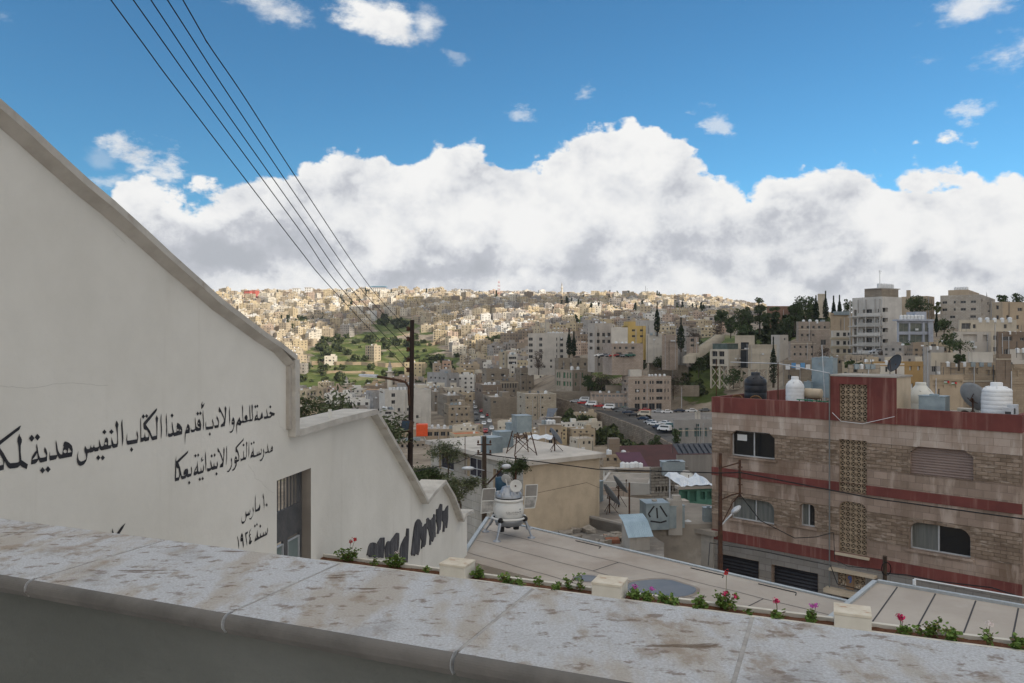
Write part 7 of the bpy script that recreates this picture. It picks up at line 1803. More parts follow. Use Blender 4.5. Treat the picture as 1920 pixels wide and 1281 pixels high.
hbox(978,852,.82,.82,.82,'blue grey steel tank raised on tall splayed rusty legs',legs=1.2,yaw=R(20)); hbox(965,828,.9,.6,.6,'low steel tank under the raised one',legs=.5)
for px, lab, h in ((908,'weathered wooden pole with insulators beside the cream house',0),):
    p = at(908, 960, 32); t = thing('utility_pole', lab, 'pole', p); H2 = (960-818)/F*32
    mb = MB(); mb.tube([(0,0,-2),(0,0,H2)], [.12,.09], 10); mb.build('pole_shaft', wood_pole, t)
    mb = MB(); mb.tube([(-.3,0,H2-.35),(.3,0,H2-.35)], .03, 5); mb.tube([(-.3,0,H2-.75),(.3,0,H2-.75)], .03, 5); mb.build('cross_arm', rust, t)
    for k, (x, z) in enumerate(((-.25,-.3),(.25,-.3),(-.25,-.7),(.25,-.7))): mb = MB(); mb.lathe([(.03,0),(.05,.03),(.03,.07),(.045,.1),(.02,.13)], (x,0,H2+z), 8); mb.build('insulator', rust, t)
    mb = MB(); mb.tube([(0,-.1,H2-1.4),(-.4,-.5,H2-1.25),(-.55,-.7,H2-1.2)], .02, 5); mb.build('lamp_arm', pale_metal, t)
    mb = MB(); mb.sphere((-.62,-.8,H2-1.2), .14, 12, sc=(1.9,1,.6)); mb.build('lamp_head', pale_metal, t)
    mb = MB(); mb.tube([(.1,-.05,H2-2.0),(.75,-.5,H2-1.25)], .035, 6); mb.build('lamp_arm', rust, t); mb = MB(); mb.sphere((.92,-.62,H2-1.15), .13, 12, sc=(1.5,.9,.8)); mb.build('lamp_head', pale_metal, t)
POLE1 = at(908, 826, 32)
for px, py, py2, Y, lab in ((967,900,855,35,'thin black post rising above the roof edge of the cream house'),(1180,975,905,39,'slim dark post between the dishes and the sheet roof'),(872,870,820,37,'thin aerial at the corner of the cream house roof')):
    p = at(px, py, Y); t = tag(MB().tube([(0,0,-.5),(0,0,(py-py2)/F*Y)], .045 if px != 872 else .02, 6).build('thin_post', rust), lab, 'post'); t.location = p
p = onH(1040, 846); dish('satellite_dish', 'dark tilted dish on a rusty tripod on the cream house roof', p, .52, R(74), R(33), dish_grey, post=.75)
blue_b = mat('dark_blue_barrel', (.015,.05,.085), (.01,.035,.06), 2, .5)
mb = MB(); mb.lathe([(.22,0),(.23,.3),(.22,.62),(.08,.65)], n=16); o = mb.build('barrel', blue_b); o.location = at(939,925,30.5); tag(o, 'dark blue barrel behind the white capsule', 'barrel')
mb = MB(); mb.box(-.4,-.4,-1.6,.4,.4,0); o = mb.build('barrel_stand', conc); o.location = at(939,925,30.5); tag(o, 'stained block carrying the dark blue barrel', 'block')
# ================================================================== rooftops between the gallery and the red banded building
ZT = -9.2
def T2(px, py, z=ZT): p = onz(px, py, z); return (p.x, p.y)
rt = thing('dusty_roof', 'dusty flat roof with coolers, dishes and a low front parapet', 'roof')
U = [T2(1028,953), T2(1105,925), T2(1345,948), T2(1345,982), T2(1240,984), T2(1190,991)]
mb = MB(); mb.prism(U, ZT-3.2, ZT); mb.build('roof_deck', roof_dirty, rt)
edge_rim([T2(1190,991), T2(1028,953)], ZT-.5, .60, -.2, 'front_kerb', conc, rt)
rt2 = thing('rubble_roof', 'lower rough roof strewn with loose broken stones', 'roof')
ZT2 = -9.7
U2 = [T2(985,960,ZT2), T2(1035,948,ZT2), T2(1200,990,ZT2), T2(1245,1018,ZT2), T2(1245,1075,ZT2), T2(1150,1060,ZT2), T2(975,1000,ZT2)]
rub = mat('rubble_roof_surface', (.26,.245,.225), (.15,.14,.13), .9, .97, bump=.05, bscale=5, stains=[((.38,.36,.33), 2, (1,1,1), .54, .7, .7), ((.08,.075,.07), .6, (1,1,1), .58, .72, .6)])
mb = MB(); mb.prism(U2, ZT2-3, ZT2); mb.build('roof_deck', rub, rt2)
stone_m = mat('loose_stone', (.34,.31,.27), (.20,.18,.155), 4, .95, bump=.02); brick_m = mat('broken_red_tile', (.30,.13,.08), (.20,.09,.06), 4, .95)
rnd = random.Random(9)
for k, (px, py, s_) in enumerate([(1062,973,1),(1070,978,1.1),(1083,975,1.2),(1042,992,.8),(1061,996,1.2),(1079,989,1),(1105,990,1.3),(1079,1002,1),(1143,1001,1.1),(1150,1003,1.2),(1156,998,1.2),(1160,1004,.9),(1149,1009,1.1),(1135,1012,1),(1165,1000,1),(1140,1000,.8),(1088,974,.9),(1120,1006,.5),(1172,1006,.8)]):
    q = onz(px, py+9, ZT2); s_ *= 1.35; mb = MB(); vs = []
    for sx in (-1,1):
        for sy in (-1,1):
            for sz in (0,1): vs.append((sx*.22*rnd.uniform(.6,1.1)*s_, sy*.16*rnd.uniform(.6,1.1)*s_, sz*.16*rnd.uniform(.7,1.2)*s_))
    mb.add(vs, [(0,1,3,2),(4,6,7,5),(0,4,5,1),(2,3,7,6),(0,2,6,4),(1,5,7,3)]); o = mb.build('loose_stone', brick_m if k in (12,15,16) else stone_m, bevel=.02); o.location = q; o.rotation_euler = (0,0,rnd.uniform(0,3))
    tag(o, 'broken stone lying on the rough lower roof', 'stone', 'stones on the rough lower roof')
# painted cooler and steel tank
q = onz(1066, 957, ZT+.3); t = thing('painted_cooler', 'tapered cooler box painted in brown and pale blue triangles', 'cooler', q, R(48))
cb, cl2 = mat('cooler_brown', (.17,.075,.045), (.12,.05,.03), 3, .8), mat('cooler_blue', (.22,.32,.34), (.17,.26,.28), 2, .6)
mb = MB(); a_, b_, hh = .52, .66, 1.15
tp = [(-b_,-b_,hh),(b_,-b_,hh),(b_,b_,hh),(-b_,b_,hh)]; bo = [(-a_,-a_,0),(a_,-a_,0),(a_,a_,0),(-a_,a_,0)]
mb.add(bo+tp, [(4,0,1)], 1); mb.add(bo+tp, [(4,1,5)], 0); mb.add(bo+tp, [(4,7,0)], 0); mb.add(bo+tp, [(7,3,0)], 1); mb.add(bo+tp, [(1,2,6,5),(2,3,7,6),(4,5,6,7)], 1)
mb.build('cooler_body', [cb, cl2], t); mb = MB(); mb.box(-b_-.03,-b_-.03,hh+.001,b_+.03,b_+.03,hh+.04); mb.build('lid', cl2, t)
mb = MB()
for sx in (-1,1):
    for sy in (-1,1): mb.tube([(sx*.5,sy*.5,-.3),(sx*.5,sy*.5,0)], .025, 5)
mb.build('stand', rust, t)
q = onz(1103, 940, ZT+.0); t = thing('steel_tank', 'square steel tank beside the painted cooler', 'water tank', q, R(48)); mb = MB(); mb.box(-.62,-.62,0,.62,.62,1.15); mb.build('tank_body', galv, t, bevel=.01); mb = MB(); mb.box(-.65,-.65,1.151,.65,.65,1.19); mb.build('lid', galv, t)
q = onz(1143, 962, ZT); dish('satellite_dish', 'large dark dish leaning left on a rusty tripod between the roofs', q, .68, R(76), R(34), dish_grey, post=.9)
q = onz(1160, 951, ZT); dish('satellite_dish', 'second large dish close behind the leaning one', q, .60, R(78), R(36), dish_grey, post=1.2)
# tank with black painted marks
def markbox(px, py, w_, d_, h, lab, marks, rz=R(8)):
    q = onz(px, py, ZT-.15); t = thing('steel_tank', lab, 'water tank', q, rz); mb = MB(); mb.box(-w_/2,-d_/2,0,w_/2,d_/2,h); o = mb.build('tank_body', galv, t, bevel=.01)
    mb = MB(); mb.box(-w_/2-.02,-d_/2-.02,h+.001,w_/2+.02,d_/2+.02,h+.03); mb.build('lid', galv, t)
    if marks:
        mb = MB()
        for (x0,z0,x1,z1) in ((-.38,.62,-.15,.92),(-.38,.62,-.30,.50),(.08,.92,.30,.58),(-.05,.85,-.02,.45),(-.3,.35,.1,.28),(.1,.28,.34,.34),(.30,.58,.36,.50)):
            x0,z0,x1,z1 = [q_*1.3 for q_ in (x0,z0,x1,z1)]; d = Vector((x1-x0,z1-z0)).normalized(); n_ = Vector((-d.y,d.x))*.04
            mb.quad((x0-n_.x,-d_/2-.006,z0-n_.y),(x1-n_.x,-d_/2-.006,z1-n_.y),(x1+n_.x,-d_/2-.006,z1+n_.y),(x0+n_.x,-d_/2-.006,z0+n_.y))
        mb.build('painted_marks' if False else 'painted_mark', paint_black, t)
        mb = MB(); mb.box(-.12,-.1,h+.031,.1,.1,h+.12); mb.build('loose_block', conc, t)
markbox(1227, 989, 1.2, 1.1, 1.3, 'steel tank with black painted strokes on its side', True); markbox(1256, 986, 1.1, 1.15, 1.1, 'plain steel tank right of the marked one', False, R(12))
# little shed with a sheet roof
q = onz(1193, 1028, ZT2); t = thing('sheet_roof_shed', 'tiny concrete hut with a blue corrugated sheet roof', 'shed', q, R(12))
mb = MB(); mb.box(-.5,-.45,-.5,.5,.6,.75); mb.add([(-.5,-.45,.75),(.5,-.45,.75),(.5,.6,1.3),(-.5,.6,1.3),(.5,.6,.75),(-.5,.6,.75)], [(1,4,2),(0,3,5),(5,4,2,3)]); mb.build('hut_wall', conc, t)
cor = mat('corrugated_blue_sheet', (.30,.40,.48), (.23,.32,.39), 2, .45, metal=.3)
mb = MB(); vs = []
for i in range(25):
    x = -.62+1.24*i/24; dz_ = .018*(i % 2)
    vs += [(x,-.62,.66+dz_),(x,.10,1.24+dz_),(x,.72,1.44+dz_)]
mb.add(vs, [(i*3+j, (i+1)*3+j, (i+1)*3+j+1, i*3+j+1) for i in range(24) for j in range(2)]); mb.build('sheet_roof', cor, t)
mb = MB(); mb.quad((.51,-.1,.05),(.51,.35,.05),(.51,.35,.55),(.51,-.1,.55)); mb.build('orange_panel', mat('rust_orange_panel',(.35,.07,.02),None), t)
# stained concrete block wall
cbk = bldg('concrete_block', 'stained grey concrete store with a rusty streaked front', 1239,1239,1337,985,1100,40.6,-43,conc, dep=4, parapet=0, roofm=roof_dirty, below=3, cat='store')
q = at(1262, 1003, 34.5); mb = MB(); mb.box(-.35,-.3,-1,.35,.3,.75); mb.box(-.1,-.2,.7501,.3,.2,.95); o = mb.build('block_pier', conc); o.location = onz(1264, 990, ZT-.2)+Vector((0,0,.7)); tag(o, 'stubby concrete block pier on the store roof', 'pier')
steel_box(1316,1340,952,0,'narrow blue grey tank against the corner of the red banded building',pbot=992,Y=39.6,dpt=.7)
copy1(wt, at(1290, 994, 39.6), 0, .35, 'small white tub on the store roof', 'clutter on the store roof')
# green louvred house with tarpaulin roof
gl = mat('sea_green_render', (.09,.21,.16), (.07,.17,.13), 1.5, .85, stains=[((.05,.10,.08),1,(1.5,1.5,.3),.5,.75,.5)])
b = bldg('green_house', 'sea green house with louvred shutters under a white tarpaulin', 1273,1275,1352,917,990,58,10,gl, R=[([(1279,1289),(1294,1306)],[(921,942)]),([(1313,1322),(1326,1335)],[(924,938)])], parapet=0, dep=5, pane=mat('louvre',(.10,.12,.14),(.30,.32,.33),1,.6,stretch=(.1,.1,14)), cat='house')
mb = MB(); vs = []; rr = random.Random(3)
for i in range(14):
    for j in range(6): vs.append((.0+i*.20, -.3+j*.7, b.h+.25+.05*j+rr.uniform(-.08,.10)+.25*math.sin(i*.5)*(j > 1)))
mb.add(vs, [(i*6+j, (i+1)*6+j, (i+1)*6+j+1, i*6+j+1) for i in range(13) for j in range(5)]); o = mb.build('tarpaulin', tarp); o.location = b.t.location; o.rotation_euler = b.t.rotation_euler; tag(o, 'rumpled white tarpaulin over the green house', 'tarpaulin')
for k in range(5):
    q = b.loc(.1+.2*k, .2+.1*(k % 3), b.h+.55); o = stk.copy() if False else copy1(wt, q, 0, .14, 'stone weighing down the tarpaulin', 'weights on the tarpaulin') if False else None
dish('satellite_dish', 'pale dish behind the green house tarpaulin', at(1287, 915, 66), .6, R(170), R(30), dish_white, post=.9)
ovg = W('ovg', (.30,.29,.28)); 
b = bldg('grey_pyramid_roof', 'small grey roofed porch before the green house', 1258,1262,1284,945,965,56,10,conc, parapet=0, dep=3)
# old ruined stone house
b = bldg('old_stone_house', 'crumbling grey stone house with rows of small black windows', 1218,1221,1291,877,985,72,10,W('ruin',(.30,.28,.25),(.20,.185,.165),(.7,.28,.03,(.10,.09,.08),.3)), R=[([(1227,1230),(1233,1237),(1245,1249),(1259,1263)],[(889,898)]),([(1222,1225),(1229,1232),(1234.5,1237.5),(1241,1245),(1248,1251),(1256,1260),(1263,1266)],[(913,923)]),([(1225,1228),(1233,1236),(1241,1245),(1249,1253)],[(938,948)])], dep=9, shade=.4, cat='house')
for k in range(3): hb = copy1(stk, b.loc(.45+k*.13, .3), 0, 1.0, 'pale green tank on the crumbling stone house', 'tanks on the crumbling stone house')
b = bldg('restaurant_hut', 'tan hut with strip windows and a purple sheet roof', 1158,1160,1219,882,915,84,6,W('tan2'), R=[([(1163,1170),(1173,1183)],[(883,888)]),([(1186,1193)],[(891,906)]),([(1198,1216)],[(893,908)])], dep=6, parapet=0, cat='hut')
mb = MB(); mb.add([(b.LV*.42,-1.2,b.h-.9),(b.LV+.3,-1.2,b.h-.9),(b.LV+.3,5.2,b.h+1.2),(b.LV*.25,5.2,b.h+1.2)], [(0,1,2,3)]); mb.add([(b.LV*.42,-1.2,b.h-.95),(b.LV+.3,-1.2,b.h-.95),(b.LV+.3,5.2,b.h+1.15),(b.LV*.25,5.2,b.h+1.15)], [(0,1,2,3)]); mb.build('purple_roof', mat('purple_sheet',(.075,.02,.045),(.055,.016,.035),.8,.6), b.t)
tanks(b, 5, 'the purple roofed hut', fx=(.1,.8), fy=(.8,1.4), seed=80, kinds=(wt, wt, stk), s=.9)
b = bldg('white_cabin', 'small pale cabin with a sloping sheet roof beside the tan hut', 1131,1143,1160,884,903,84,30,W('whit'), R=[([(1150,1155)],[(889,897)])], Lw=[([(1134,1137)],[(888,894)])], parapet=0, dep=4, cat='cabin')
b = bldg('terrace_wall_house', 'whitewashed terrace wall with painted Arabic letters below the cabins', 1124,1128,1219,903,985,78,-14,W('ww',(.42,.40,.37)), R=[([(1178,1190)],[(926,945)]),([(1134,1138)],[(908,914)])], parapet=.1, dep=6, roofm=roof_dirty, cat='house')
mb = MB(); pr_ = mat('faded_red_letter', (.25,.06,.06)); rr = random.Random(4)
for row in range(2):
    x = b.LV*.10
    for k in range(7):
        z = b.h-1.0-row*.55; hgt = rr.choice((.12,.3,.34)); mb.quad((x,-.012,z),(x+.05,-.012,z),(x+.05,-.012,z+hgt),(x,-.012,z+hgt)); mb.quad((x+.052,-.012,z),(x+.26,-.012,z),(x+.26,-.012,z+.06),(x+.052,-.012,z+.06)); x += .33
mb.build('lettering_line', pr_, b.t)
b = bldg('tan_house', 'tan house with two square windows left of the purple roof', 1124,1131,1188,853,895,92,5,W('tans'), R=[([(1138,1142),(1151,1157)],[(859,865)])], Lw=[([(1126,1129)],[(860,866),(875,880)])], parapet=.4, dep=8, cat='house')
box_on(b, .25, .6, .4, .9, 2.2, W('brn2')); tanks(b, 3, 'the tan house', seed=82)
b = bldg('panel_roof_block', 'blank ribbed concrete block carrying tilted solar panels', 1268,1269,1352,853,925,88,4,mat('ribbed_concrete',(.23,.215,.20),(.17,.16,.15),.5,.95,stretch=(3,3,.2)), parapet=.2, dep=12, cat='building')
pv = mat('solar_panel_glass', (.02,.028,.045), (.035,.045,.065), 2, .2)
for k in range(8):
    for r_ in range(2):
        q = b.loc(.04+k*.12, .15+r_*.4, b.h); t = thing('solar_panel', 'tilted dark solar panel on the ribbed block', 'solar panel', q, R(20), 'solar panels on the ribbed block'); mb = MB(); mb.add([(0,0,.1),(.85,0,.1),(.85,1.3,1.1),(0,1.3,1.1)], [(0,1,2,3)]); mb.build('panel', pv, t); mb = MB(); mb.tube([(.05,1.25,0),(.05,1.25,1.05)], .03, 4); mb.tube([(.8,1.25,0),(.8,1.25,1.05)], .03, 4); mb.build('support', rail, t)
b = bldg('arcade_building', 'grey stone building with tall shutters below the road', 1262,1264,1352,787,850,215,8,W('gry'), R=[([(1273,1279),(1285,1291),(1302,1315),(1322,1326)],[(803,820)]),([(1305,1312)],[(796,801)])], dep=10, pane=mat('teal_shutter',(.10,.17,.17),(.07,.12,.12),.6,.6))
b = bldg('small_kiosk', 'white kiosk at the lower edge of the car park', 1303,1303.2,1313,772,785,255,4,W('whit'), R=[([(1305,1307),(1308.5,1311)],[(773,780)])], dep=2.4, parapet=.1, below=1)
b = bldg('hovel', 'low concrete hut with one dark opening below the retaining wall', 1209,1225,1241,846,862,120,30,W('limed'), R=[([(1228,1232)],[(849,855)])], parapet=.1, dep=6)
dk_roof = mat('maroon_sheet', (.07,.025,.022), (.05,.02,.018), .6, .8)
mb = MB(); mb.add([(0,0,0),(11,-1,.1),(12,9,2),(-1,9,1.6)], [(0,1,2,3)]); mb.box(0,.5,-4,11,8,-.15); o = mb.build('maroon_shed', dk_roof); o.location = at(1186, 878, 98); tag(o, 'long dark maroon shed roof behind the purple one', 'shed')
b = bldg('back_lane_house', 'shaded pinkish house with a dark doorway behind the dusty roof', 1124,1126,1182,915,975,60,6,W('pink'), R=[([(1139,1144),(1150,1156),(1170,1180)],[(935,950)])], parapet=.2, dep=6, roofm=roof_dirty)
b = bldg('back_lane_house', 'low ochre house with an opening beside the crumbling stone house', 1178,1180,1222,930,975,58,6,W('limed'), R=[([(1184,1196),(1205,1212)],[(938,955)])], parapet=.2, dep=6, roofm=roof_dirty)
# ---- lamp pole right of centre
YP = 27.5
p = at(1350.5, 1085, YP); t = thing('lamp_pole', 'rusty street pole with a bracket frame and a silver lamp', 'street lamp', p); H3 = (1085-850)/F*YP
mb = MB(); mb.tube([(0,0,-1),(0,0,H3*.5),(0,0,H3)], [.10,.075,.055], 10); mb.build('pole_shaft', rust, t)
def rel_(px, py): return Vector(((px-1350.5)/F*YP, 0, (1085-py)/F*YP))
mb = MB(); mb.tube([rel_(1350,878), rel_(1388,867)], .025, 6); mb.tube([rel_(1387,862), rel_(1387,932)], .045, 6); mb.tube([rel_(1350,938), rel_(1372,928), rel_(1386,925)], .025, 6); mb.tube([rel_(1353,983), rel_(1374,942), rel_(1386,928)], .02, 6); mb.build('bracket_frame', rust, t)
for z in (876,885,897,909,925): mb = MB(); mb.tube([rel_(1383,z), rel_(1392,z)], .02, 5); mb.build('insulator', rust, t)
mb = MB(); mb.tube([rel_(1353,984), rel_(1378,958)], .035, 8); mb.build('lamp_arm', pale_metal, t)
Ml = Matrix.Translation(rel_(1380,956)) @ Matrix.Rotation(R(-38), 4, 'Y'); mb = MB(); mb.sphere((0,0,0), .13, 14, sc=(1.7,1,.75), M=Ml); mb.build('lamp_head', pale_metal, t)
# second short pole in front of the facade
p = at(1659, 1090, 26); t = thing('cable_pole', 'short wooden cable pole with a coil in front of the red band', 'pole', p); mb = MB(); mb.tube([(0,0,-2),(0,0,.85)], .07, 8); mb.build('pole_shaft', wood_pole, t)
mb = MB(); mb.tube([(.0+.16*math.cos(a*.5), -.1, .45+.22*math.sin(a*.5)) for a in range(26)], .014, 5); mb.build('cable_coil', cable, t)
def wire(pts, r_, lab, name='cable', grp=None, m=cable, sag=0):
    P = [at(*q) if not isinstance(q, Vector) else q for q in pts]; Q_ = []
    for a, b_ in zip(P, P[1:]):
        n = 10
        for i in range(n): s_ = i/n; v = a.lerp(b_, s_); v.z -= sag*4*s_*(1-s_); Q_.append(v)
    Q_.append(P[-1]); mb = MB(); mb.tube(Q_, r_, 5); o = mb.build(name, m); tag(o, lab, 'cable', grp); return o
wire([(908,852,32),(1120,880,30.5),(1350,887,27.4),(1388,886,27.4)], .022, 'black cable from the wooden pole to the rusty lamp pole')
wire([(1388,886,27.4),(1640,935,25.5),(1925,974,23)], .022, 'black cable crossing the red banded facade')
wire([(1388,928,27.4),(1425,976,27.6),(1490,1009,28),(1530,1007,28.4),(1563,998,29.5)], .016, 'slack cable hanging in front of the lower windows')
wire([(1563,1000,29.5),(1565,1050,29.4),(1590,1062,28.6),(1650,1068,26.2)], .014, 'cable dropping beside the lattice panel')
wire([(700,908,26),(760,888,27),(860,867,30),(908,845,32)], .014, 'thin cable running from behind the mural wall to the wooden pole')
wire([(1328,1060,33),(1331,1018,36),(1420,1032,34.5),(1557,1060,31),(1570,1095,30.6),(1650,1115,28)], .018, 'cable clipped along the facade above the garages')
wire([(1660,1075,26),(1700,1078,25.6),(1760,1090,25),(1860,1102,24),(1915,1120,22)], .02, 'bundle of cables behind the lower right roof')
wire([(981,930,36),(1100,905,35),(1124,915,36)], .008, 'very thin wire across the cream wall')
# ---- tall dark pole behind the mural wall with five wires
YU = 18.2
p = at(770, 900, YU); t = thing('utility_pole', 'tall dark utility pole with insulators, floodlight and street lamp arm', 'utility pole', p); H4 = (900-600)/F*YU
mb = MB(); mb.tube([(-.03,0,-2.5),(-.02,0,0),(.02,0,H4*.6),(.035,0,H4)], [.075,.065,.058,.05], 12); mb.build('pole_shaft', mat('pole_brown',(.03,.017,.014),(.018,.012,.01),5,.8), t)
def ru(px, py, dy=0): return Vector(((px-770)/F*YU, dy, (900-py)/F*YU))
ins = [617,636,655.5,675,694]
for py in ins:
    mb = MB(); mb.tube([ru(771,py), ru(765.5,py)], .02, 5); mb.lathe([(.03,-.05),(.05,-.03),(.03,0),(.05,.03),(.02,.06)], ru(765,py), 8); mb.build('insulator', rust, t)
mb = MB(); mb.tube([ru(768,760,-.05), ru(767,725,-.1), ru(762,716,-.15), ru(748,712,-.2), ru(710,704.5,-.35)], .03, 8); mb.build('lamp_arm', rust, t)
mb = MB(); mb.add([ru(712,707,-.45), ru(712,703,-.45), ru(681,701,-.6), ru(684,704,-.6), ru(712,706,-.2), ru(712,702,-.2), ru(681,700,-.35), ru(684,703,-.35)], [(0,1,2,3),(4,7,6,5),(0,4,5,1),(1,5,6,2),(2,6,7,3),(3,7,4,0)]); mb.build('lamp_head', pale_metal, t)
fl_ = MB(); Mz = Matrix.Translation(ru(766,797,-.25)) @ Matrix.Rotation(R(-30), 4, 'Z') @ Matrix.Rotation(R(-18), 4, 'X'); fl_.box(-.13,-.07,-.13,.13,.07,.13,0,Mz); o = fl_.build('floodlight', rust, t, bevel=.01)
g_ = MB(); g_.quad(Mz @ Vector((-.11,-.075,-.11)), Mz @ Vector((.11,-.075,-.11)), Mz @ Vector((.11,-.075,.11)), Mz @ Vector((-.11,-.075,.11))); g_.build('lens', glass_mid, o)
WR = [[(343,0),(389,80),(457,180),(560,340),(693,537)], [(314,0),(430,180),(560,374),(676,541)], [(283,0),(403,180),(560,403),(658,541)], [(250,0),(378,180),(560,429),(640,541)], [(208,0),(341,180),(560,466),(622,541)]]
wn_ = ['rightmost','second from the right','middle','second from the left','leftmost']
for k, (wp, py) in enumerate(zip(WR, ins)):
    x0, y0 = wp[0]; xe, ye = 765.0, py
    P = []
    tot = math.dist((x0,y0),(xe,ye))
    for q in wp + [(xe, ye)]:
        s_ = math.dist((x0,y0), q)/tot; iY = (1/7.5)*(1-s_) + (1/YU)*s_; P.append(at(q[0], q[1], 1/iY))
    d0_ = (P[0]-P[1]).normalized(); P = [P[0]+d0_*6] + P
    # smooth
    S_ = []
    for i in range(len(P)-1):
        p0, p1, p2, p3 = P[max(0,i-1)], P[i], P[i+1], P[min(len(P)-1,i+2)]
        for j in range(8):
            t_ = j/8; S_.append(.5*((2*p1)+(-p0+p2)*t_+(2*p0-5*p1+4*p2-p3)*t_**2+(-p0+3*p1-3*p2+p3)*t_**3))
    S_.append(P[-1]); mb = MB(); mb.tube(S_, .0068, 5); o = mb.build('overhead_wire', cable); tag(o, f'{wn_[k]} of the five overhead wires crossing the sky', 'wire', 'five overhead wires')
# ================================================================== the white capsule sculpture
cap_p = Vector(((954-960)/F*19.9, 19.9, ZR)); cs = thing('capsule_sculpture', 'white round space capsule model on four metal legs with two dishes', 'sculpture', cap_p)
cwhite = mat('capsule_white', (.62,.62,.60), (.56,.56,.54), 2, .45, stains=[((.45,.43,.38),2,(1,1,.3),.6,.85,.4)]); csil = mat('capsule_silver', (.33,.35,.38), (.27,.29,.32), 1.5, .35, metal=.6); cblk = mat('capsule_black', (.012,.012,.013), None, rough=.6)
k8 = 1/8.0077/F*19.9
def cz_(y): return (HY-(870+y/8.0077))/F*19.9 - ZR
rb = 228*k8
mb = MB(); zt_, zb2_ = cz_(545), cz_(815); n = 14
prof_ = []
for i in range(n+1):
    s_ = i/n; z = zb2_+(zt_-zb2_)*s_; prof_.append((rb*(.84+.16*math.sin(PI*(s_*.96+.02))) * (1 if s_ < .97 else .97) , z))
mb.lathe(prof_, n=36); body_o = mb.build('capsule_body', cwhite, cs)
mb = MB(); mb.lathe([(rb*.90,cz_(548)),(rb*.97,cz_(535)),(rb*.97,cz_(515)),(rb*.90,cz_(505))], n=36); mb.build('neck_ring', cwhite, cs)
mb = MB(); mb.lathe([(rb*.86,cz_(506)),(rb*.86,cz_(490))], n=36); mb.build('dark_gasket', cblk, cs)
mb = MB(); mb.lathe([(rb*.90,cz_(489)),(rb*.90,cz_(455)),(rb*.80,cz_(425)),(rb*.52,cz_(395)),(rb*.45,cz_(350)),(rb*.30,cz_(335)),(.001,cz_(332))], n=36, cap=False); lid_ = mb.build('silver_dome', csil, cs)
for (x, y, s_) in ((-.16,-.28,.05),(.08,-.30,.045),(.24,-.18,.05),(-.28,-.12,.06)):
    mb = MB(); mb.lathe([(s_,cz_(470)),(s_,cz_(400)),(s_*.6,cz_(392))], (x,y,0), 12); mb.build('dome_fitting', csil, lid_)
mb = MB(); zr2 = cz_(792); mb.tube([(rb*1.10*math.cos(2*PI*k/40), rb*1.10*math.sin(2*PI*k/40), zr2) for k in range(40)], .028, 8, closed=True); mb.build('ring_rail', cwhite, cs)
mb = MB(); mb.lathe([(rb*.95,cz_(835)),(rb*.86,cz_(905)),(.01,cz_(908))], n=36, cap=False); mb.lathe([(rb*.80,cz_(814)),(rb*.98,cz_(818)),(rb*.98,cz_(834))], n=36, cap=False); mb.build('heat_skirt', csil, cs)
for x, y, w_ in ((-110*k8,-.12,.075),(110*k8,.05,.075),(-.02,.2,.07)):
    mb = MB(); mb.lathe([(w_*.8,cz_(900)),(w_*1.05,cz_(905)),(w_,cz_(1000 if y < 0 else 985))], (x,y,0), 16); mb.build('thruster', cblk, cs)
feet = [((335,1165),(375,850)), ((165,1020),(250,755)), ((850,1110),(778,815)), None]
hubz = zr2-.02
for f_ in feet:
    if f_:
        (fx, fy), (hx, hy) = f_; fp = onz(890+fx/8.0077, 870+fy/8.0077, ZR) - cap_p
    else: fp = Vector((.62,.62,0)); fp = Vector((.55,.75,0))
    d = Vector((fp.x, fp.y, 0)); d = d.normalized(); hp = d*rb*1.12 + Vector((0,0,hubz))
    lg = MB(); lg.tube([hp, hp.lerp(fp, .55)], .038, 10); lg.tube([hp.lerp(fp, .5), fp+Vector((0,0,.05))], .024, 8); lo = lg.build('leg', csil, cs)
    mb = MB(); mb.sphere(hp, .075, 10); mb.build('leg_joint', cblk, lo)
    mb = MB(); mb.lathe([(.10,0),(.10,.015),(.04,.03),(.03,.07)], (fp.x,fp.y,0), 14); mb.build('foot_pad', csil, lo)
def cq(x, y, dy=0): return Vector(((890+x/8.0077-960)/F*19.9-cap_p.x, dy, cz_(y)))
for (cx, cy, r_, az_, el_, dy) in ((619,305,92,R(188),R(12),-.25),(467,225,74,R(20),R(15),-.02)):
    c = cq(cx, cy, dy); rr = r_*k8; fxv = Vector((math.sin(az_)*math.cos(el_), math.cos(az_)*math.cos(el_), math.sin(el_))); Mq = Matrix.Translation(c) @ fxv.to_track_quat('Z','Y').to_matrix().to_4x4()
    pr = [(.001,0)] + [(rr*k/6, rr*.2*(k/6)**2) for k in range(1,7)]; mb = MB(); mb.lathe(pr + [(q[0], q[1]-.008) for q in reversed(pr)], n=28, M=Mq, cap=False); do = mb.build('dish_antenna', dish_white if cy == 305 else mat('dish_pale_grey',(.36,.36,.35),None), cs)
    mb = MB(); mb.tube([Mq @ Vector((0,0,0)), Mq @ Vector((0,0,rr*.5))], .01, 6); mb.sphere(Mq @ Vector((0,0,rr*.55)), .022, 8); mb.build('feed_horn', rust, do)
    mb = MB(); mb.tube([Mq @ Vector((0,0,-.01)), cq(cx*.4+520*.6-6, 340, dy*.6)], .016, 6); mb.build('antenna_mast', cwhite, do)
pan1 = mat('grey_panel_sheet', (.25,.24,.225), (.21,.20,.19), 6, .6); pan2 = mat('speckled_panel_sheet', (.42,.41,.39), (.20,.20,.195), 7, .6)
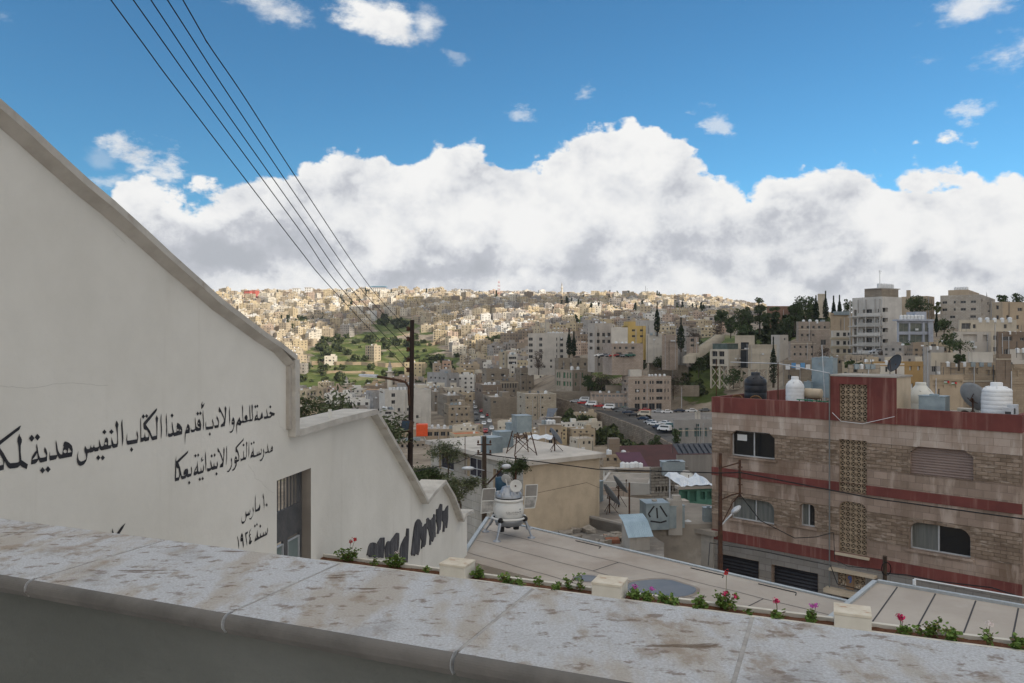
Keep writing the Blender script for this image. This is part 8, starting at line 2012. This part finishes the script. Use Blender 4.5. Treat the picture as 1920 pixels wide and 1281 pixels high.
for pts4, dy in ((((125,370),(315,360),(298,545),(104,552)), -.05), (((104,556),(298,549),(280,712),(95,735)), -.05), (((770,325),(945,315),(935,490),(757,500)), .05), (((757,504),(935,494),(900,665),(745,675)), .05)):
    P = [cq(*q, dy) for q in pts4]; up = pts4[0][1] < 450
    mb = MB(); mb.quad(P[0], P[1], P[2], P[3]); pn_ = mb.build('solar_panel', pan1 if up else pan2, cs)
    mb = MB()
    for a, b_ in zip(P, P[1:]+P[:1]): mb.tube([a, b_], .012, 5)
    mb.build('panel_frame', cwhite, pn_)
mb = MB(); mb.tube([cq(298,548,-.05), cq(330,540,0)], .016, 6); mb.tube([cq(735,500,.05), cq(700,510,0)], .016, 6); mb.build('panel_arm', cwhite, cs)
# small dark lettering on the body: two short lines and a mark
mb = MB(); rr_ = rb*1.004
def surf(px, z): a = math.asin(max(-1,min(1,px))); s_ = (z-zb2_)/(zt_-zb2_); q = rb*(.84+.16*math.sin(PI*(s_*.96+.02)))*1.006; return Vector((q*math.sin(a), -q*math.cos(a), z))
rr0 = random.Random(2)
for row, (y0, hgt, wid_) in enumerate(((692,20,.020),(716,9,.014))):
    x = -.16 if row == 0 else -.16
    while x < .80:
        w_ = rr0.uniform(.02,.05); tall = rr0.choice((1,.45,.45,1)) 
        z = cz_(y0); h_ = hgt*k8*tall
        mb.quad(surf(x,z), surf(x+w_,z), surf(x+w_,z+h_*.35), surf(x,z+h_*.35)); mb.quad(surf(x,z+h_*.35), surf(x+.012,z+h_*.35), surf(x+.012,z+h_), surf(x,z+h_)); x += w_ + (.006 if rr0.random() > .25 else .03)
mb.build('lettering_line', paint_black, body_o)
mb = MB(); 
for k, m_ in enumerate((0,1)): mb.quad(surf(.70,cz_(655-k*8)), surf(.78,cz_(655-k*8)), surf(.78,cz_(648-k*8)), surf(.70,cz_(648-k*8)), m_)
mb.build('emblem', [mat('emblem_green',(.02,.15,.12)), mat('emblem_grey',(.1,.12,.14))], body_o)

# ================================================================== trees
ol1 = mat('olive_leaf', (.055,.075,.035), (.09,.11,.055), 3, .7); ol2 = mat('olive_leaf_pale', (.11,.13,.07), (.15,.16,.09), 3, .7)
def feather_tree(name, lab, loc, h, r_, n, leaf, seed, mA, mB_, droop=.5, cat='tree', open_=.3):
    rr = random.Random(seed); t = thing(name, lab, cat, loc); br_ = MB(); lf = MB()
    tips = []
    br_.tube([(0,0,-1.5),(.1,0,h*.22),(.0,.1,h*.45)], [h*.03,h*.024,h*.014], 8)
    for k in range(16):
        a = rr.uniform(0,6.28); e = rr.uniform(.35,1.0); st_ = Vector((0,0,h*rr.uniform(.15,.45))); tip = Vector((math.cos(a)*r_*e, math.sin(a)*r_*e, h*rr.uniform(.55,1.0)*(1-.25*e)))
        midp = st_.lerp(tip,.5)+Vector((0,0,h*.05)); br_.tube([st_, midp, tip], [h*.010,h*.006,h*.002], 5); tips.append((st_, midp, tip))
        for j in range(5):
            s_ = rr.uniform(.4,1); b0 = midp.lerp(tip, s_); b1 = b0+Vector((rr.gauss(0,1),rr.gauss(0,1),rr.gauss(.1,.6)))*r_*.22; br_.tube([b0,b1],[h*.003,h*.001],4); tips.append((b0,b0.lerp(b1,.5),b1))
    for k in range(n):
        st_, m_, tp = rr.choice(tips); s_ = rr.uniform(.25,1.05); c = st_.lerp(tp, s_)+Vector((rr.gauss(0,1),rr.gauss(0,1),rr.gauss(0,.8)))*r_*.085
        d = Vector((rr.gauss(0,1),rr.gauss(0,1),rr.gauss(-droop,.6))).normalized()*leaf*rr.uniform(.7,1.5); sd = d.cross(Vector((rr.random(),rr.random(),.3))).normalized()*leaf*rr.uniform(.12,.22)
        lf.add([c, c+d*.5+sd, c+d, c+d*.5-sd], [(0,1,2,3)], 0 if rr.random() < .7 else 1)
    lf.build('crown', [mA, mB_], t); br_.build('trunk', bark, t); return t
feather_tree('olive_tree', 'feathery green olive tree rising above the wall coping', at(612,850,17)+Vector((0,0,-1.0)), 2.6, 1.6, 7500, .13, 21, ol1, ol2)
feather_tree('olive_tree', 'second feathery tree crown right behind the wall coping', at(668,870,18.5)+Vector((0,0,-1.0)), 2.4, 1.0, 3500, .13, 22, ol1, ol2)
feather_tree('bushy_tree', 'dense dark tree between the utility pole and the cream house', at(800,985,29), 2.55, .85, 5000, .11, 23, mat('dark_leaf',(.035,.06,.02),(.06,.09,.03),3,.7), ol1)
feather_tree('bushy_tree', 'thin light tree top beside the cream house roof corner', at(838,880,43), 1.6, 1.3, 1800, .14, 25, ol1, ol2)
feather_tree('round_shrub', 'grey green shrub between the mural wall and the cream house', at(858,965,25), 1.45, .75, 4000, .09, 24, ol2, ol1, 0)
feather_tree('creeper_bush', 'dark creeper hanging on the corner of the cream house', at(963,915,35.2), 1.6, .8, 2500, .10, 26, mat('dark_leaf',(.035,.06,.02)), ol1)
dgn = mat('pine_needles', (.035,.055,.022), (.06,.08,.03), 1.2, .8); dgn2 = mat('pine_needles_light', (.05,.075,.03), (.07,.095,.035), 1.2, .8); cyg = mat('cypress_needles', (.014,.026,.012), (.028,.042,.018), 1.2, .85); drab = mat('bare_twigs', (.13,.10,.08), (.09,.07,.055), 1, .9)
def bigtree(lab, px, ptop, pbase, Y, wpx, kind, seed, m=dgn, m2=dgn2, name=None, n=1100, cat='tree', leafpx=.95):
    h = (pbase-ptop)/F*Y; r_ = wpx/2/F*Y; p = at(px, pbase, Y)
    t = make_tree(name or ('cypress_tree' if kind == 'cyp' else 'pine_tree'), lab, cat, h, r_, kind, n, leafpx/F*Y*1.15, m, seed, None, m2, trunk_r=max(.12, h*.018)); t.location = p; return t
bigtree('tall slender dark cypress above the small white house', 1232, 567, 626, 345, 13, 'cyp', 1, cyg, cyg)
bigtree('thick dark cypress left of the pinkish balcony house', 1277, 595, 656, 330, 18, 'cyp', 2, cyg, cyg, n=1500)
bigtree('broad double cypress beside the pale tower block', 1067, 615, 668, 400, 12, 'cyp', 3, cyg, cyg); bigtree('right half of the double cypress beside the tower block', 1076, 622, 669, 400, 11, 'cyp', 4, cyg, cyg)
bigtree('dark cypress in front of the second stilt block', 1450, 632, 722, 290, 17, 'cyp', 5, cyg, cyg, n=1500)
bigtree('pointed cypress above the pines at the balcony tower', 1548, 546, 602, 300, 12, 'cyp', 6, cyg, cyg)
bigtree('short cypress left of the pointed one', 1530, 554, 602, 304, 12, 'cyp', 7, cyg, cyg); bigtree('short cypress right of the pointed one', 1563, 555, 600, 302, 9, 'cyp', 8, cyg, cyg); bigtree('small pointed cypress behind the narrow tan block', 1574, 554, 600, 306, 9, 'cyp', 18, cyg, cyg)
bigtree('round dark tree beside the balcony tower', 1590, 554, 600, 296, 19, 'round', 9, n=900)
bigtree('dark cypress before the large pale stone block', 1756, 585, 625, 230, 9, 'cyp', 10, cyg, cyg)
for k, (px, pt, pb, Y, w_, lab) in enumerate([(1424,553,618,400,20,'tallest ragged pine with a bare upper trunk'),(1388,578,620,380,26,'wide pine at the left of the pine grove'),(1404,571,620,395,14,'narrow pine between the wide and the tallest ones'),(1453,569,618,390,18,'pine leaning right in front of the brown block'),
   (1352,578,606,470,22,'thin pine standing apart at the left'),(1511,552,604,330,34,'large pine with a broad crown right of the brown block'),(1490,562,610,340,24,'mid sized pine left of the broad crowned one'),(1370,590,625,400,18,'low pine below the wide one'),(1438,585,622,385,20,'low dark pine in the middle of the grove'),(1475,592,625,360,22,'low pine beneath the brown block'),(1524,566,608,320,18,'dense pine tucked against the broad crowned one')]):
    bigtree(lab, px, pt, pb+6, Y, w_*1.35, 'round', 30+k, n=1900 if w_ > 15 else 1100)
bigtree('broad umbrella pine in front of the tan chimney building', 1717, 558, 596, 300, 50, 'round', 50, n=2000)
bigtree('yellow green tree beside the umbrella pine', 1757, 565, 592, 320, 14, 'round', 51, mat('yellow_leaf',(.13,.13,.025),(.09,.10,.03),2,.8), dgn2, name='leafy_tree', n=600)
bigtree('dark tree right of the large pale stone block', 1880, 552, 582, 330, 24, 'round', 52, n=900); bigtree('round pine at the right skyline edge', 1908, 549, 582, 330, 28, 'round', 53, n=1000)
for k, (px, pt, pb, Y, w_, lab) in enumerate([(1010,655,700,398,26,'bare brown trees left of the pale tower block'),(1128,690,735,345,70,'tangle of bare brown trees above the shop row'),(1085,668,690,395,30,'bare brown tree below the cypress pair'),(1150,705,745,330,50,'lower bare thicket above the shop row'),(1300,612,640,420,34,'pinkish bare tree above the reddish house'),(1345,600,640,415,30,'bare brown tree at the edge of the pines'),(1262,700,745,322,50,'bare thicket right of the rose stone block'),(1545,650,680,240,30,'bare grey trees below the weathered block'),(1660,655,680,225,36,'bare bushes under the balcony tower')]):
    bigtree(lab.replace('trees', 'tree'), px, pt, pb, Y, w_, 'round', 60+k, drab, drab, name='bare_tree', n=1300, leafpx=.55)
for k, (px, pt, pb, Y, w_, lab) in enumerate([(1240,660,690,345,44,'dark green bushes behind the stone villa'),(1310,665,705,335,36,'dark green trees left of the stilt block'),(1375,690,725,300,44,'dark trees beneath the stilt block'),(1200,668,695,350,30,'green shrubs left of the villa'),(1395,615,640,370,60,'green hedge below the pines'),(1228,815,850,215,26,'small round tree against the retaining wall'),(1268,800,850,212,18,'leaning tree at the lower end of the retaining wall'),(1700,640,665,225,50,'dark shrubs at the foot of the glazed block'),(1780,625,652,190,34,'green shrubs beside the white villa'),(1800,640,655,185,50,'hedge below the white villa'),(1595,676,694,160,22,'round dark bush left of the ochre house'),(1612,680,694,160,18,'second round bush left of the ochre house'),(1540,600,625,300,50,'dark undergrowth below the cypresses'),(1105,705,728,330,34,'green shrubs in the garden of the green shuttered house'),(1798,662,684,125,22,'tree behind the garden wall of the terrace block'),(1050,598,618,500,0,''),(1210,835,862,160,26,'scrub tree below the retaining wall'),(1770,600,625,225,40,'bright green shrubs by the cream flat')]):
    if w_: bigtree(lab.replace('bushes', 'bush').replace('shrubs', 'shrub').replace('trees', 'tree'), px, pt, pb, Y, w_, 'round', 80+k, name='bush' if 'bush' in lab or 'shrub' in lab or 'hedge' in lab else 'leafy_tree', n=900, m=mat('bush_leaf',(.03,.05,.018),(.05,.075,.025),1,.8))
# steps climbing beside the green slope
stp = thing('hillside_steps', 'pale stepped path climbing beside the green slope', 'steps'); a, b_ = at(1292,668,330), at(1352,626,405); mb = MB(); n = 26
for i in range(n):
    p = a.lerp(b_, i/n); mb.box(p.x-2, p.y, p.z-3, p.x+2.4, p.y+3.2, p.z)
mb.build('step_flight', W('crm'), stp)
mb = MB(); mb.box(-1,0,-3,38,1,1.6); o = mb.build('garden_wall', W('limed')); o.location = at(1140,730,322); tag(o, 'old stone garden wall above the shop row', 'wall')
mb = MB(); mb.box(-16,0,-6,16,1,1.2); o = mb.build('garden_wall', W('limed')); o.location = at(1083,739,338); tag(o, 'garden wall below the green shuttered house', 'wall')
mb = MB(); mb.tube([(0,0,0),(0,0,8.2)], [.12,.07], 7); o = mb.build('lamp_post', pale_metal); o.location = at(1278,765,300); tag(o, 'tall thin lamp post at the back of the car park', 'lamp post')

rnd = random.Random(123)
for k in range(60):
    px = rnd.choice((rnd.uniform(1040,1160), rnd.uniform(1060,1180), rnd.uniform(1190,1330), rnd.uniform(1290,1400), rnd.uniform(1380,1540))); py = rnd.uniform(612,640) if px > 1400 else rnd.uniform(655,745)
    Y = hit(px, py, 250, 520)
    if k % 4 == 0: px = rnd.uniform(1060,1270); Y = hit(px, 775+(px-1060)*.42+rnd.uniform(14,44), 130, 330)
    if Y: place(ft, (px-960)/F*Y, Y, tz(px, Y)-.6, rnd.uniform(0,6), rnd.uniform(.5,.95), 'dark bushy tree on the slope above the road and below the pines', 'bushy trees on the near slopes')
for k in range(14):
    px = rnd.uniform(1385,1520); Y = rnd.uniform(350,420); place(fc_, (px-960)/F*Y, Y, tz(px, Y)-1, 0, (1.5, 1.5, rnd.uniform(.8,1.25)), 'dark cypress in the pine grove on the hill top', 'cypresses in the pine grove')
# ================================================================== thin air over the valley
hm = bpy.data.materials.new('haze'); hm.use_nodes = True; nt = hm.node_tree
nt.nodes.remove(nt.nodes['Principled BSDF']); pv_ = nt.nodes.new('ShaderNodeVolumePrincipled'); pv_.inputs['Color'].default_value = (.84,.89,1,1); pv_.inputs['Density'].default_value = .00006; pv_.inputs['Anisotropy'].default_value = .3
nt.links.new(pv_.outputs[0], nt.nodes['Material Output'].inputs['Volume'])
mb = MB(); mb.box(-4400,-4400,-75,4400,4400,122); o = mb.build('haze', hm); struct(o, 'stuff', 'faint haze over the valley')
